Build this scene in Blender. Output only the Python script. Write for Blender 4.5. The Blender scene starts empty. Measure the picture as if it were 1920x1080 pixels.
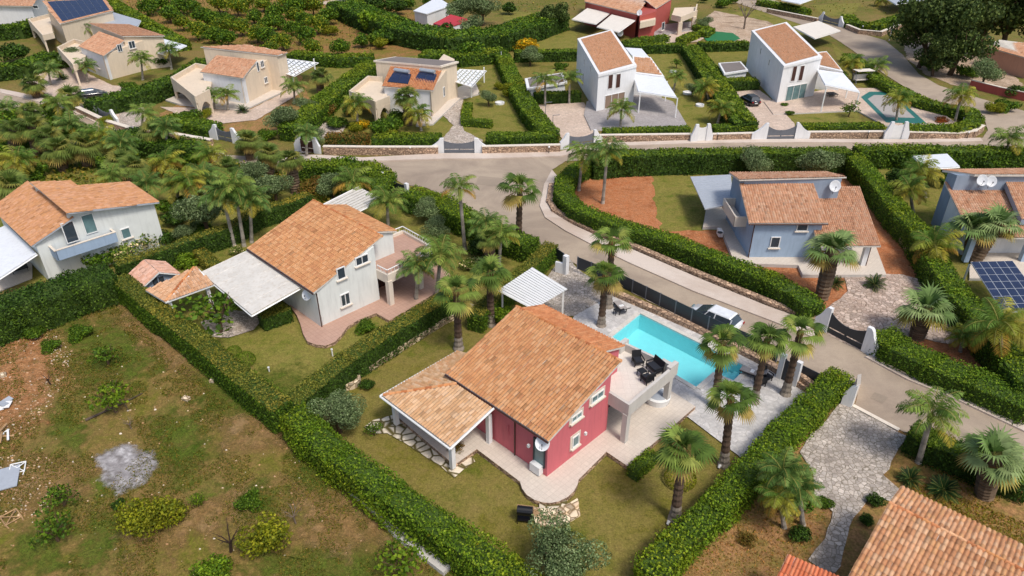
import bpy, bmesh, math, random
import numpy as np
from mathutils import Vector
random.seed(7); RNG = np.random.default_rng(11)
S = bpy.context.scene; C = S.collection
R = math.radians
# ---------------------------------------------------------------- camera, sky, sun, exposure
F_PX, CAM_H, TH = 1330.0, 31.0, math.atan(0.6)
cam = bpy.data.cameras.new('camera'); co = bpy.data.objects.new('camera', cam); C.objects.link(co)
co.location = (0, 0, CAM_H); co.rotation_euler = (math.pi/2 - TH, 0, 0)
cam.sensor_width = 36; cam.lens = F_PX/1920*36; cam.clip_end = 3000; cam.clip_start = .5
S.camera = co
W = bpy.data.worlds.new('World'); S.world = W; W.use_nodes = True
SUN_EL, SUN_AZ = 58, 143        # azimuth clockwise from +Y
nt = W.node_tree; sk = nt.nodes.new('ShaderNodeTexSky'); sk.sky_type = 'NISHITA'; sk.sun_disc = False
sk.sun_elevation = R(SUN_EL); sk.sun_rotation = R(SUN_AZ); sk.dust_density = 3.0; sk.ozone_density = 1.0
nt.links.new(sk.outputs[0], nt.nodes['Background'].inputs[0]); nt.nodes['Background'].inputs[1].default_value = .15
sl = bpy.data.lights.new('sun', 'SUN'); sl.energy = 2.45; sl.angle = R(12.0); sl.color = (1, .95, .87)
so = bpy.data.objects.new('sun', sl); C.objects.link(so)
sd = Vector((math.sin(R(SUN_AZ))*math.cos(R(SUN_EL)), math.cos(R(SUN_AZ))*math.cos(R(SUN_EL)), math.sin(R(SUN_EL))))
so.rotation_euler = sd.to_track_quat('Z', 'Y').to_euler()
S.view_settings.view_transform = 'Standard'; S.view_settings.look = 'None'
S.view_settings.exposure = 0.1; S.view_settings.gamma = 1
try:
    S.cycles.max_bounces = 6; S.cycles.diffuse_bounces = 3; S.cycles.transparent_max_bounces = 8
except Exception: pass
# ---------------------------------------------------------------- survey helpers
CT, ST = math.cos(TH), math.sin(TH)
def G(px, py, z=0.0):
    "ground position (height z) of a point surveyed in the photograph"
    u = (px-960)/F_PX; v = (py-540)/F_PX
    d = np.array([u, CT-v*ST, -ST-v*CT]); t = (CAM_H-z)/-d[2]
    return np.array([0, 0, CAM_H])+d*t
def proj(p):
    x, y, z = p; z -= CAM_H
    zc = y*CT-z*ST; yc = -y*ST-z*CT
    return 960+F_PX*x/zc, 540+F_PX*yc/zc
def mpp(px, py, z=0):
    p = G(px, py, z); return (p[1]*CT+(CAM_H-z)*ST)/F_PX          # metres per photo pixel
def hgt(b, ty, zb=0):
    B = G(b[0], b[1], zb); lo, hi = 0, 25
    for _ in range(30):
        m = (lo+hi)/2
        if proj((B[0], B[1], zb+m))[1] > ty: lo = m
        else: hi = m
    return lo
def lin(h):
    h = h.lstrip('#'); o = []
    for i in (0, 2, 4):
        c = int(h[i:i+2], 16)/255; o.append(c/12.92 if c <= .04045 else ((c+.055)/1.055)**2.4)
    return tuple(o)
# ---------------------------------------------------------------- materials
def newmat(name):
    m = bpy.data.materials.new(name); m.use_nodes = True; n = m.node_tree; b = n.nodes['Principled BSDF']
    return m, n, b
def N(n, t, **k):
    x = n.nodes.new(t)
    for a, v in k.items(): setattr(x, a, v)
    return x
def tc(n, scale=None):
    t = N(n, 'ShaderNodeTexCoord').outputs['Object']
    if scale:
        mp = N(n, 'ShaderNodeMapping'); mp.inputs['Scale'].default_value = scale; n.links.new(t, mp.inputs[0]); return mp.outputs[0]
    return t
def noise(n, co, s, det=4, rough=.6, dist=0):
    x = N(n, 'ShaderNodeTexNoise'); x.inputs['Scale'].default_value = s; x.inputs['Detail'].default_value = det
    x.inputs['Roughness'].default_value = rough; x.inputs['Distortion'].default_value = dist
    n.links.new(co, x.inputs['Vector']); return x.outputs['Fac']
def ramp(n, fac, stops, interp='LINEAR'):
    r = N(n, 'ShaderNodeValToRGB'); e = r.color_ramp; e.interpolation = interp
    for i, (p, c) in enumerate(stops):
        el = e.elements[i] if i < 2 else e.elements.new(p)
        el.position = p; el.color = (*c[:3], 1) if not isinstance(c, (int, float)) else (c, c, c, 1)
    n.links.new(fac, r.inputs[0]); return r.outputs[0]
def mix(n, f, a, b, mode='MIX'):
    x = N(n, 'ShaderNodeMix', data_type='RGBA', blend_type=mode)
    for i, v in ((0, f), (6, a), (7, b)):
        if isinstance(v, (int, float)): x.inputs[i].default_value = v
        elif isinstance(v, tuple): x.inputs[i].default_value = (*v[:3], 1)
        else: n.links.new(v, x.inputs[i])
    return x.outputs[2]
def bump(n, b, h, st=.4, d=.05):
    x = N(n, 'ShaderNodeBump'); x.inputs['Strength'].default_value = st; x.inputs['Distance'].default_value = d
    n.links.new(h, x.inputs['Height']); n.links.new(x.outputs[0], b.inputs['Normal'])
def plaster(name, hexc, var=.12, rough=.85, stain=None):
    m, n, b = newmat(name); c = lin(hexc); t = tc(n)
    f = noise(n, t, .9, 6, .65); f2 = noise(n, tc(n, (3, 3, .35)), 1.3, 5, .7)
    d = tuple(x*(1-2.2*var) for x in c)
    col = mix(n, ramp(n, f, [(.3, 0), (.72, 1)]), d, c)
    st = stain or tuple(x*.72 for x in c)
    col = mix(n, ramp(n, f2, [(.48, 0), (.74, .6)]), col, st); zz = N(n, 'ShaderNodeSeparateXYZ'); n.links.new(t, zz.inputs[0])
    n.links.new(col, b.inputs['Base Color']); b.inputs['Roughness'].default_value = rough
    bump(n, b, noise(n, t, 30, 3), .15, .01); return m
def plain(name, hexc, rough=.5, metal=0.0, var=.06):
    m, n, b = newmat(name); c = lin(hexc)
    f = noise(n, tc(n), 2.5, 4)
    n.links.new(mix(n, ramp(n, f, [(.3, 0), (.7, 1)]), tuple(x*(1-3*var) for x in c), c), b.inputs['Base Color'])
    b.inputs['Roughness'].default_value = rough; b.inputs['Metallic'].default_value = metal; return m
def colmat(name, rough=.8, transl=0.0, bmp=0, nz=.25, spec=.3):
    "surface colour comes from the mesh (each leaf, tile or stone has its own)"
    m, n, b = newmat(name); a = N(n, 'ShaderNodeAttribute', attribute_name='Col')
    f = noise(n, tc(n), 3.0, 5, .7)
    col = mix(n, 1.0, a.outputs['Color'], ramp(n, f, [(.25, 1-nz*1.6), (.75, 1+nz)]), 'MULTIPLY')
    n.links.new(col, b.inputs['Base Color']); b.inputs['Roughness'].default_value = rough
    b.inputs['Specular IOR Level'].default_value = spec
    if bmp: bump(n, b, noise(n, tc(n), 25, 4), bmp, .02)
    if transl:
        o = n.nodes['Material Output']; tr = N(n, 'ShaderNodeBsdfTranslucent'); ms = N(n, 'ShaderNodeMixShader')
        n.links.new(col, tr.inputs[0]); ms.inputs[0].default_value = transl
        n.links.new(b.outputs[0], ms.inputs[1]); n.links.new(tr.outputs[0], ms.inputs[2]); n.links.new(ms.outputs[0], o.inputs[0])
    return m
def fading(m, sc=2.2, k=0):
    "ragged border: lets the ground below show where the vertex value 'fade' runs out"
    n = m.node_tree; o = n.nodes['Material Output']; src = o.inputs[0].links[0].from_socket
    a = N(n, 'ShaderNodeAttribute', attribute_name='fade'); t = tc(n)
    mu = N(n, 'ShaderNodeMath', operation='MULTIPLY_ADD'); n.links.new(noise(n, t, sc*.45, 8, .72), mu.inputs[0]); mu.inputs[1].default_value = 2.4; mu.inputs[2].default_value = -.7
    ad = N(n, 'ShaderNodeMath', operation='ADD'); n.links.new(a.outputs['Fac'], ad.inputs[0]); n.links.new(mu.outputs[0], ad.inputs[1])
    r = ramp(n, ad.outputs[0], [(.34, 0), (.86, .8 if k < 1 else .95)])
    tr = N(n, 'ShaderNodeBsdfTransparent'); ms = N(n, 'ShaderNodeMixShader')
    n.links.new(r, ms.inputs[0]); n.links.new(tr.outputs[0], ms.inputs[1]); n.links.new(src, ms.inputs[2]); n.links.new(ms.outputs[0], o.inputs[0])
    return m
def grassy(name, cols, s1=.12, s2=1.2, s3=9, bm=.6):
    m, n, b = newmat(name); t = tc(n); k = [lin(c) for c in cols]
    f1 = noise(n, t, s1, 5, .65, .5); f2 = noise(n, t, s2, 6, .75); f3 = noise(n, t, s3, 4, .8)
    c = ramp(n, f1, [(.36, k[0]), (.5, k[1]), (.64, k[2])])
    c = mix(n, ramp(n, f2, [(.42, 0), (.66, .85)]), c, k[3])
    c = mix(n, 1.0, c, ramp(n, noise(n, t, s2*2.7+.8, 5, .8), [(.3, .74), (.7, 1.24)]), 'MULTIPLY')
    c = mix(n, 1.0, c, ramp(n, f3, [(.25, .45), (.5, .95), (.78, 1.55)]), 'MULTIPLY')
    n.links.new(c, b.inputs['Base Color']); b.inputs['Roughness'].default_value = .95; b.inputs['Specular IOR Level'].default_value = .1
    bump(n, b, f3, bm, .12); return m
def paving(name, stone, joint, size=.55, rnd=.25, jw=.05, grime='#6a6258', gs=.35, tint=None):
    "irregular flat stones with joints"
    m, n, b = newmat(name); t = tc(n)
    def vor(feat):
        v = N(n, 'ShaderNodeTexVoronoi', feature=feat); v.inputs['Scale'].default_value = 1/size; n.links.new(t, v.inputs['Vector']); return v
    e = vor('DISTANCE_TO_EDGE').outputs['Distance']; vc = vor('F1').outputs['Color']
    sp = N(n, 'ShaderNodeSeparateColor'); n.links.new(vc, sp.inputs[0])
    a, bb = lin(stone), lin(tint or stone)
    c = mix(n, sp.outputs[1], a, bb)
    c = mix(n, 1.0, c, ramp(n, sp.outputs[0], [(0, 1-rnd*1.5), (1, 1+rnd)]), 'MULTIPLY')
    c = mix(n, ramp(n, noise(n, t, gs, 7, .75), [(.45, 0), (.68, .75)]), c, lin(grime))
    c = mix(n, 1.0, c, ramp(n, noise(n, t, 5, 5, .7), [(.25, .7), (.75, 1.25)]), 'MULTIPLY')
    c = mix(n, ramp(n, e, [(jw*.5, 1), (jw*1.6, 0)]), c, lin(joint))
    n.links.new(c, b.inputs['Base Color']); b.inputs['Roughness'].default_value = .85
    bump(n, b, ramp(n, e, [(0, 0), (jw*2, 1)]), .5, .03); return m
def rubble(name, a_, b_, joint, size=.3, squash=1.6):
    m, n, b = newmat(name); t = tc(n, (1, 1, squash))
    v = N(n, 'ShaderNodeTexVoronoi', feature='DISTANCE_TO_EDGE'); v2 = N(n, 'ShaderNodeTexVoronoi')
    for x in (v, v2): x.inputs['Scale'].default_value = 1/size; n.links.new(t, x.inputs['Vector'])
    sp = N(n, 'ShaderNodeSeparateColor'); n.links.new(v2.outputs['Color'], sp.inputs[0])
    c = mix(n, sp.outputs[0], lin(a_), lin(b_))
    c = mix(n, 1.0, c, ramp(n, sp.outputs[1], [(0, .6), (1, 1.35)]), 'MULTIPLY')
    c = mix(n, ramp(n, v.outputs['Distance'], [(.02, 1), (.12, 0)]), c, lin(joint))
    n.links.new(c, b.inputs['Base Color']); b.inputs['Roughness'].default_value = .9
    bump(n, b, ramp(n, v.outputs['Distance'], [(0, 0), (.2, 1)]), .8, .05); return m
def tiles_floor(name, hexc, joint, size=.4, rot=45, grime=None):
    m, n, b = newmat(name); c0 = lin(hexc)
    mp = N(n, 'ShaderNodeMapping'); mp.inputs['Rotation'].default_value = (0, 0, R(rot)); n.links.new(tc(n), mp.inputs[0])
    br = N(n, 'ShaderNodeTexBrick', offset=0); n.links.new(mp.outputs[0], br.inputs['Vector'])
    for k, v in (('Scale', 1), ('Mortar Size', .012), ('Brick Width', size), ('Row Height', size)): br.inputs[k].default_value = v
    br.inputs['Color1'].default_value = (*c0, 1); br.inputs['Color2'].default_value = (*[x*.93 for x in c0], 1); br.inputs['Mortar'].default_value = (*lin(joint), 1)
    c = mix(n, ramp(n, noise(n, mp.outputs[0], .5, 6, .7), [(.45, 0), (.75, .6)]), br.outputs['Color'], lin(grime or joint))
    c = mix(n, 1.0, c, ramp(n, noise(n, mp.outputs[0], 9, 4, .7), [(.3, .9), (.7, 1.06)]), 'MULTIPLY')
    n.links.new(c, b.inputs['Base Color']); b.inputs['Roughness'].default_value = .75; return m
def asphalt(name, hexc, dark):
    m, n, b = newmat(name); t = tc(n)
    c = mix(n, ramp(n, noise(n, t, .13, 6, .7, .8), [(.4, 0), (.65, 1)]), lin(hexc), lin(dark))
    c = mix(n, 1.0, c, ramp(n, noise(n, t, 14, 5, .8), [(.3, .84), (.7, 1.12)]), 'MULTIPLY')
    c = mix(n, ramp(n, noise(n, tc(n, (1, .25, 1)), .7, 7, .75), [(.62, 0), (.8, .4)]), c, tuple(x*.55 for x in lin(hexc)))
    c = mix(n, ramp(n, noise(n, tc(n, (.5, 2.2, 1)), .35, 8, .8, 1.5), [(.49, 0), (.5, .35), (.51, 0)]), c, tuple(x*.5 for x in lin(hexc)))
    n.links.new(c, b.inputs['Base Color']); b.inputs['Roughness'].default_value = .9; bump(n, b, noise(n, t, 30, 3), .2, .01); return m
def glassy(name, hexc, rough=.08):
    m, n, b = newmat(name); c = lin(hexc)
    n.links.new(mix(n, noise(n, tc(n), 1.7, 3), tuple(x*.6 for x in c), tuple(x*1.5 for x in c)), b.inputs['Base Color'])
    b.inputs['Roughness'].default_value = rough; b.inputs['Specular IOR Level'].default_value = .6; return m
M = {}
M['leaf'] = colmat('leaf', .65, .22, nz=.22, spec=.22); M['tile'] = colmat('roof_tile', .85, bmp=.3, nz=.16, spec=.2)
M['bark'] = colmat('bark', .9, bmp=.5, nz=.3); M['stone'] = colmat('loose_stone', .9, nz=.2)
M['ground'] = grassy('ground', ['#7e7040', '#6c6c30', '#566426', '#846c44'], .05, .5, 6)
M['meadow'] = grassy('dry_meadow', ['#6a6a26', '#7a683a', '#596622', '#8c7044'], .22, 1.0, 9)
M['lawn'] = grassy('lawn', ['#6f6a2a', '#7c733a', '#5e6422', '#867644'], .22, 1.1, 10, .4)
M['lawn_green'] = grassy('green_lawn', ['#696e2a', '#7c783a', '#596622', '#8a7c44'], .25, .9, 9, .4)
M['weed'] = fading(grassy('weed_patch', ['#4e621e', '#5e6c26', '#3f5814', '#6c6e30'], .3, 1.2, 7))
M['drypatch'] = fading(grassy('dry_patch', ['#a08058', '#94744a', '#a98a64', '#7e6c3a'], .3, 1.4, 7))
M['soil'] = grassy('orange_soil', ['#aa6640', '#b4744c', '#985c38', '#b88460'], .25, 1.6, 8)
M['rubblesoil'] = fading(grassy('stony_soil', ['#a06c44', '#ac7a50', '#905e38', '#c09068'], .3, 2.2, 6))
M['brownsoil'] = grassy('brown_soil', ['#94704a', '#a47c54', '#86683e', '#767034'], .15, .9, 7)
M['orchsoil'] = grassy('orchard_soil', ['#8c6a3e', '#986f48', '#7c6c34', '#6c6c2c'], .12, .7, 5)
M['ash'] = fading(grassy('ash', ['#bab6b5', '#9a9594', '#c8c4c3', '#6a6462'], .9, 2.0, 8, .1), 1.8, 1)
M['road'] = asphalt('road_surface', '#ab9a86', '#928272')
M['roadpatch'] = asphalt('road_patch', '#9c8c7a', '#8c7e6e')
M['pavement'] = asphalt('pavement_concrete', '#cdbfb2', '#b8a595')
M['pooldeck'] = paving('pool_deck_stone', '#c9c5c1', '#b6b2ae', .5, .10, .03, '#a6a4a2', .3)
M['terrace'] = tiles_floor('terrace_tile', '#d2c6b8', '#c0b3a4', .33, 45, '#c4b8aa')
M['terrace_pink'] = tiles_floor('terrace_pink_tile', '#b89684', '#a5806f', .35, 45)
M['deckfloor'] = tiles_floor('balcony_floor', '#dad2c8', '#ccc2b8', .45, 0, '#c8beb4')
M['crazy'] = paving('crazy_paving', '#c6bbb0', '#7c7262', .27, .2, .05, '#857a70', .4, '#b4a89c')
M['crazy_pink'] = paving('pink_crazy_paving', '#ccb8aa', '#7c6858', .34, .22, .045, '#a08472', .4, '#b8a494')
M['flag'] = paving('flagstones', '#e2d6c0', '#5c5228', .62, .15, .09, '#d2c4ac', .3)
M['gravel'] = paving('gravel_bed', '#c8bbae', '#8a7a6a', .14, .4, .05, '#a08e7e', .6)
M['beigedeck'] = paving('beige_paving', '#cbb6a4', '#b09a88', .4, .1, .03, '#b8a08c', .2)
M['greydeck'] = paving('grey_paving', '#a39c99', '#8a8380', .5, .08, .03, '#8f8986', .2)
M['wallstone'] = rubble('rubble_stone', '#c9a98c', '#a08670', '#6e5644', .34)
M['wallstone_l'] = rubble('pale_rubble_stone', '#e0cdb0', '#c9b294', '#8a7454', .42, 1.2)
M['white'] = plaster('white_plaster', '#e4e4e4', .05); M['whitepaint'] = plain('white_paint', '#e6e6e4', .45, 0, .03)
M['greywhite'] = plaster('pale_plaster', '#dcdfdb', .04); M['pink'] = plaster('red_pink_plaster', '#cc6a72', .04)
M['beige'] = plaster('beige_plaster', '#dccab2', .05); M['cream'] = plaster('cream_plaster', '#e0d4c4', .05)
M['blue'] = plaster('blue_plaster', '#9cb0c6', .05); M['blueg'] = plaster('blue_grey_plaster', '#8e9cae', .06); M['redw'] = plaster('brick_red_plaster', '#b05248', .06)
M['brownrec'] = plaster('brown_plaster', '#8a7564', .05); M['concrete'] = plaster('concrete', '#c8c3bc', .06); M['pinkw'] = plaster('salmon_plaster', '#c99a84', .06)
M['canopyw'] = plaster('canopy_sheet', '#d8d3ca', .09, .7, lin('#ad9f8c')); M['awning'] = plaster('awning_cloth', '#e0d8cc', .04)
M['greysheet'] = plaster('grey_sheet', '#a8aeb6', .05, .55); M['whitesheet'] = plaster('white_sheet', '#dfe2e6', .04, .5)
M['glass'] = glassy('window_glass', '#39424a'); M['glassg'] = glassy('green_glass', '#5f7a7c'); M['pv'] = glassy('solar_cell', '#1c2440', .15)
M['darkmetal'] = plain('dark_grey_metal', '#3c4046', .5, .3); M['gatemetal'] = plain('gate_metal', '#70747c', .5, .2); M['wicker'] = plain('black_wicker', '#17181c', .7)
M['cushion'] = plain('dark_cushion', '#20242e', .9); M['lcushion'] = plain('grey_cushion', '#a39c98', .9); M['brownmetal'] = plain('brown_gutter', '#4e3028', .5, .2)
M['dish'] = plain('dish_metal', '#dcdee0', .4, .1); M['black'] = plain('black_paint', '#141416', .35); M['rubber'] = plain('tyre_rubber', '#18181a', .9)
M['wood'] = plain('weathered_wood', '#b8946a', .8, 0, .15); M['logwood'] = plain('grey_branch', '#5c4e44', .9, 0, .15); M['redroof'] = plain('red_sheet_roof', '#b4343c', .6); M['turf'] = plain('artificial_turf', '#1f7040', .9)
M['tank'] = plain('steel_tank', '#c6cacd', .35, .5); M['teal'] = plain('teal_pool_lining', '#2f6f68', .5); M['poolcover'] = plain('grey_pool_floor', '#a8a29c', .8)
M['carwhite'] = plain('white_car_paint', '#e6e8ea', .2); M['carblack'] = plain('dark_car_paint', '#15171c', .15); M['lamp_r'] = plain('red_lens', '#a01414', .3)
def carpaint(m):
    m.node_tree.nodes['Principled BSDF'].inputs['Coat Weight'].default_value = .8
carpaint(M['carwhite']); carpaint(M['carblack'])
def water():
    m, n, b = newmat('pool_water'); o = n.nodes['Material Output']
    g = N(n, 'ShaderNodeBsdfGlossy'); g.inputs['Roughness'].default_value = .03; tr = N(n, 'ShaderNodeBsdfTransparent'); tr.inputs[0].default_value = (.64, .95, .975, 1)
    fr = N(n, 'ShaderNodeFresnel'); fr.inputs[0].default_value = 1.33; ms = N(n, 'ShaderNodeMixShader')
    bp = N(n, 'ShaderNodeBump'); bp.inputs['Strength'].default_value = .6; bp.inputs['Distance'].default_value = .05
    n.links.new(noise(n, tc(n), 2.2, 3, .5, .5), bp.inputs['Height'])
    n.links.new(bp.outputs[0], g.inputs['Normal']); n.links.new(bp.outputs[0], fr.inputs['Normal'])
    n.links.new(fr.outputs[0], ms.inputs[0]); n.links.new(tr.outputs[0], ms.inputs[1]); n.links.new(g.outputs[0], ms.inputs[2]); n.links.new(ms.outputs[0], o.inputs[0]); return m
M['water'] = water()
M['poolin'] = plain('pool_lining', '#b8e6ea', .6, 0, .02)
# ---------------------------------------------------------------- mesh builder
class MB:
    def __init__(s): s.v = []; s.f = []; s.c = []; s.col = None
    def face(s, pts, col=None):
        i = len(s.v); s.v += [tuple(map(float, p)) for p in pts]; s.f.append(tuple(range(i, i+len(pts)))); s.c.append(col)
    def box(s, c, d, rz=0, tilt=None):
        cx, cy, cz = c; dx, dy, dz = [x/2 for x in d]; ca, sa = math.cos(rz), math.sin(rz); P = []
        for x, y, z in ((-1,-1,-1),(1,-1,-1),(1,1,-1),(-1,1,-1),(-1,-1,1),(1,-1,1),(1,1,1),(-1,1,1)):
            X, Y, Z = x*dx, y*dy, z*dz
            if tilt: Y, Z = Y*math.cos(tilt)-Z*math.sin(tilt), Y*math.sin(tilt)+Z*math.cos(tilt)
            P.append((cx+X*ca-Y*sa, cy+X*sa+Y*ca, cz+Z))
        s.hull8(P)
    def hull8(s, P, col=None):
        i = len(s.v); s.v += [tuple(map(float, p)) for p in P]
        for q in ((0,3,2,1),(4,5,6,7),(0,1,5,4),(1,2,6,5),(2,3,7,6),(3,0,4,7)): s.f.append(tuple(i+k for k in q)); s.c.append(col)
    def prism(s, poly, z0, top=None):
        "poly of (x,y) or (x,y,ztop)"
        p = [(q[0], q[1], q[2] if len(q) > 2 else top) for q in poly]; n = len(p); i = len(s.v)
        s.v += [(float(q[0]), float(q[1]), float(z0)) for q in p]+[tuple(map(float, q)) for q in p]
        s.f.append(tuple(i+n-1-k for k in range(n))); s.f.append(tuple(i+n+k for k in range(n))); s.c += [None, None]
        for k in range(n): s.f.append((i+k, i+(k+1) % n, i+n+(k+1) % n, i+n+k)); s.c.append(None)
    def slab(s, poly3, th):
        "3-D polygon thickened downwards"
        n = len(poly3); i = len(s.v)
        s.v += [(p[0], p[1], p[2]-th) for p in poly3]+[tuple(p) for p in poly3]
        s.v = [tuple(map(float, q)) for q in s.v]
        s.f.append(tuple(i+n-1-k for k in range(n))); s.f.append(tuple(i+n+k for k in range(n))); s.c += [None, None]
        for k in range(n): s.f.append((i+k, i+(k+1) % n, i+n+(k+1) % n, i+n+k)); s.c.append(None)
    def tube(s, a, b, r0, r1=None, n=8, col=None, cap=True):
        r1 = r0 if r1 is None else r1; a = np.array(a, float); b = np.array(b, float); d = b-a; L = np.linalg.norm(d); d /= max(L, 1e-6)
        u = np.cross(d, [0, 0, 1.]) if abs(d[2]) < .95 else np.cross(d, [1., 0, 0]); u /= np.linalg.norm(u); w = np.cross(d, u); i = len(s.v)
        for q, r in ((a, r0), (b, r1)):
            for k in range(n):
                t = 2*math.pi*k/n; s.v.append(tuple(q+r*(u*math.cos(t)+w*math.sin(t))))
        for k in range(n): s.f.append((i+k, i+(k+1) % n, i+n+(k+1) % n, i+n+k)); s.c.append(col)
        if cap: s.f.append(tuple(i+n-1-k for k in range(n))); s.f.append(tuple(i+n+k for k in range(n))); s.c += [col, col]
    def lathe(s, c, prof, n=16, col=None):
        i = len(s.v)
        for r, z in prof:
            for k in range(n): t = 2*math.pi*k/n; s.v.append((c[0]+r*math.cos(t), c[1]+r*math.sin(t), c[2]+z))
        for j in range(len(prof)-1):
            for k in range(n): s.f.append((i+j*n+k, i+j*n+(k+1) % n, i+(j+1)*n+(k+1) % n, i+(j+1)*n+k)); s.c.append(col)
        s.f.append(tuple(i+(len(prof)-1)*n+k for k in range(n))); s.c.append(col)
    def build(s, name, mat, parent=None, bevel=0):
        off = np.array(parent['_o']) if parent is not None and '_o' in parent else np.zeros(3)
        me = bpy.data.meshes.new(name); me.from_pydata([tuple(np.array(v)-off) for v in s.v], [], s.f); me.materials.append(M[mat] if isinstance(mat, str) else mat)
        if any(c is not None for c in s.c):
            a = me.attributes.new('Col', 'FLOAT_COLOR', 'FACE')
            a.data.foreach_set('color', np.array([(*(c or (.5, .5, .5)), 1) for c in s.c], dtype=np.float32).ravel())
        o = bpy.data.objects.new(name, me); C.objects.link(o)
        if bevel:
            bm = bmesh.new(); bm.from_mesh(me); bmesh.ops.remove_doubles(bm, verts=bm.verts, dist=1e-4)
            bmesh.ops.bevel(bm, geom=bm.edges[:], offset=bevel, segments=1, affect='EDGES'); bm.to_mesh(me); bm.free()
        if parent is not None:
            o.parent = parent
            if '_o' in parent: o['_o'] = list(parent['_o'])
        return o
def raw(name, V, Fq, cols, mat, parent=None, smooth=False):
    "numpy mesh: V (n,3), Fq (m,4) quads, cols (m,3)"
    me = bpy.data.meshes.new(name); V = np.asarray(V, np.float32); Fq = np.asarray(Fq, np.int32); k = Fq.shape[1]
    me.vertices.add(len(V)); me.vertices.foreach_set('co', V.ravel()); me.loops.add(Fq.size); me.loops.foreach_set('vertex_index', Fq.ravel())
    me.polygons.add(len(Fq)); me.polygons.foreach_set('loop_start', np.arange(0, Fq.size, k, dtype=np.int32)); me.polygons.foreach_set('loop_total', np.full(len(Fq), k, np.int32))
    if smooth: me.polygons.foreach_set('use_smooth', np.ones(len(Fq), bool))
    me.update(calc_edges=True)
    if cols is not None:
        a = me.attributes.new('Col', 'FLOAT_COLOR', 'FACE'); a.data.foreach_set('color', np.concatenate([cols, np.ones((len(cols), 1))], 1).astype(np.float32).ravel())
    me.materials.append(M[mat]); o = bpy.data.objects.new(name, me); C.objects.link(o)
    if parent is not None:
        o.parent = parent
        if '_o' in parent: o['_o'] = list(parent['_o'])
    return o
def tag(o, label=None, cat=None, group=None, kind=None):
    for k, v in (('label', label), ('category', cat), ('group', group), ('kind', kind)):
        if v: o[k] = v
    return o
def thing(name, loc, label, cat, group=None, rz=0):
    o = bpy.data.objects.new(name, None); C.objects.link(o); o.location = tuple(float(x) for x in loc); o.rotation_euler = (0, 0, rz)
    o.empty_display_size = .3
    if rz == 0: o['_o'] = [float(x) for x in loc]
    return tag(o, label, cat, group)
# ---------------------------------------------------------------- ground sheets
def jit(poly, step=.6, amp=.12):
    out = []; n = len(poly)
    for i in range(n):
        a = np.array(poly[i][:2]); b = np.array(poly[(i+1) % n][:2]); L = np.linalg.norm(b-a); k = max(1, int(L/step)); k = min(k, 60)
        for j in range(k):
            p = a+(b-a)*j/k
            if amp: p = p+RNG.normal(0, amp, 2)*(0.3 if j == 0 else 1)
            out.append(p)
    return out
SHN = [0]
def sheet(name, pts, z, mat, amp=.12, thick=0, side=None, world=False, kind='structure'):
    z += SHN[0]*.0008; SHN[0] += 1
    W_ = [p if world else G(p[0], p[1], z)[:2] for p in pts]
    if amp > .02: W_ = jit(W_, .7, amp)
    bm = bmesh.new(); vs = [bm.verts.new((p[0], p[1], z)) for p in W_]; f = bm.faces.new(vs); bm.normal_update()
    if f.normal.z < 0: f.normal_flip()
    if thick:
        lo = [bm.verts.new((p[0], p[1], z-thick)) for p in W_]
        for i in range(len(vs)):
            j = (i+1) % len(vs); bm.faces.new((vs[i], lo[i], lo[j], vs[j]))
    bmesh.ops.triangulate(bm, faces=[q for q in bm.faces if len(q.verts) > 4], ngon_method='EAR_CLIP')
    me = bpy.data.meshes.new(name); bm.to_mesh(me); bm.free(); me.materials.append(M[mat])
    if side:
        me.materials.append(M[side])
        for p in me.polygons:
            if abs(p.normal.z) < .5: p.material_index = 1
    o = bpy.data.objects.new(name, me); C.objects.link(o); o['kind'] = kind; return o
def blob(name, pts, z, mat, k=0.0):
    "patch whose border thins out"
    z += SHN[0]*.0008; SHN[0] += 1
    P_ = np.array([G(x, y, z)[:2] for x, y in pts]); c = P_.mean(0); rings = (0, .45, .8, 1.25); fd = (.35+k, .3+k, .05+k*.8, -.35); n = 0
    J = np.array(jit(P_, 1.2, .3)); V = [(c[0], c[1], z)]; fade = [.35+k]; Fq = []; m = len(J)
    for r, fv in zip(rings[1:], fd[1:]):
        for p in J: q = c+(p-c)*(r*1.12); V.append((q[0], q[1], z)); fade.append(fv)
    for k in range(m): Fq.append((0, 1+k, 1+(k+1) % m, 0))
    me = bpy.data.meshes.new(name)
    fs = [(0, 1+k, 1+(k+1) % m) for k in range(m)]
    for j in range(2): fs += [(1+j*m+k, 1+(j+1)*m+k, 1+(j+1)*m+(k+1) % m, 1+j*m+(k+1) % m) for k in range(m)]
    me.from_pydata(V, [], fs); a = me.attributes.new('fade', 'FLOAT', 'POINT'); a.data.foreach_set('value', np.array(fade, np.float32))
    me.materials.append(M[mat]); o = bpy.data.objects.new(name, me); C.objects.link(o); o['kind'] = 'structure'; return o
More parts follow.
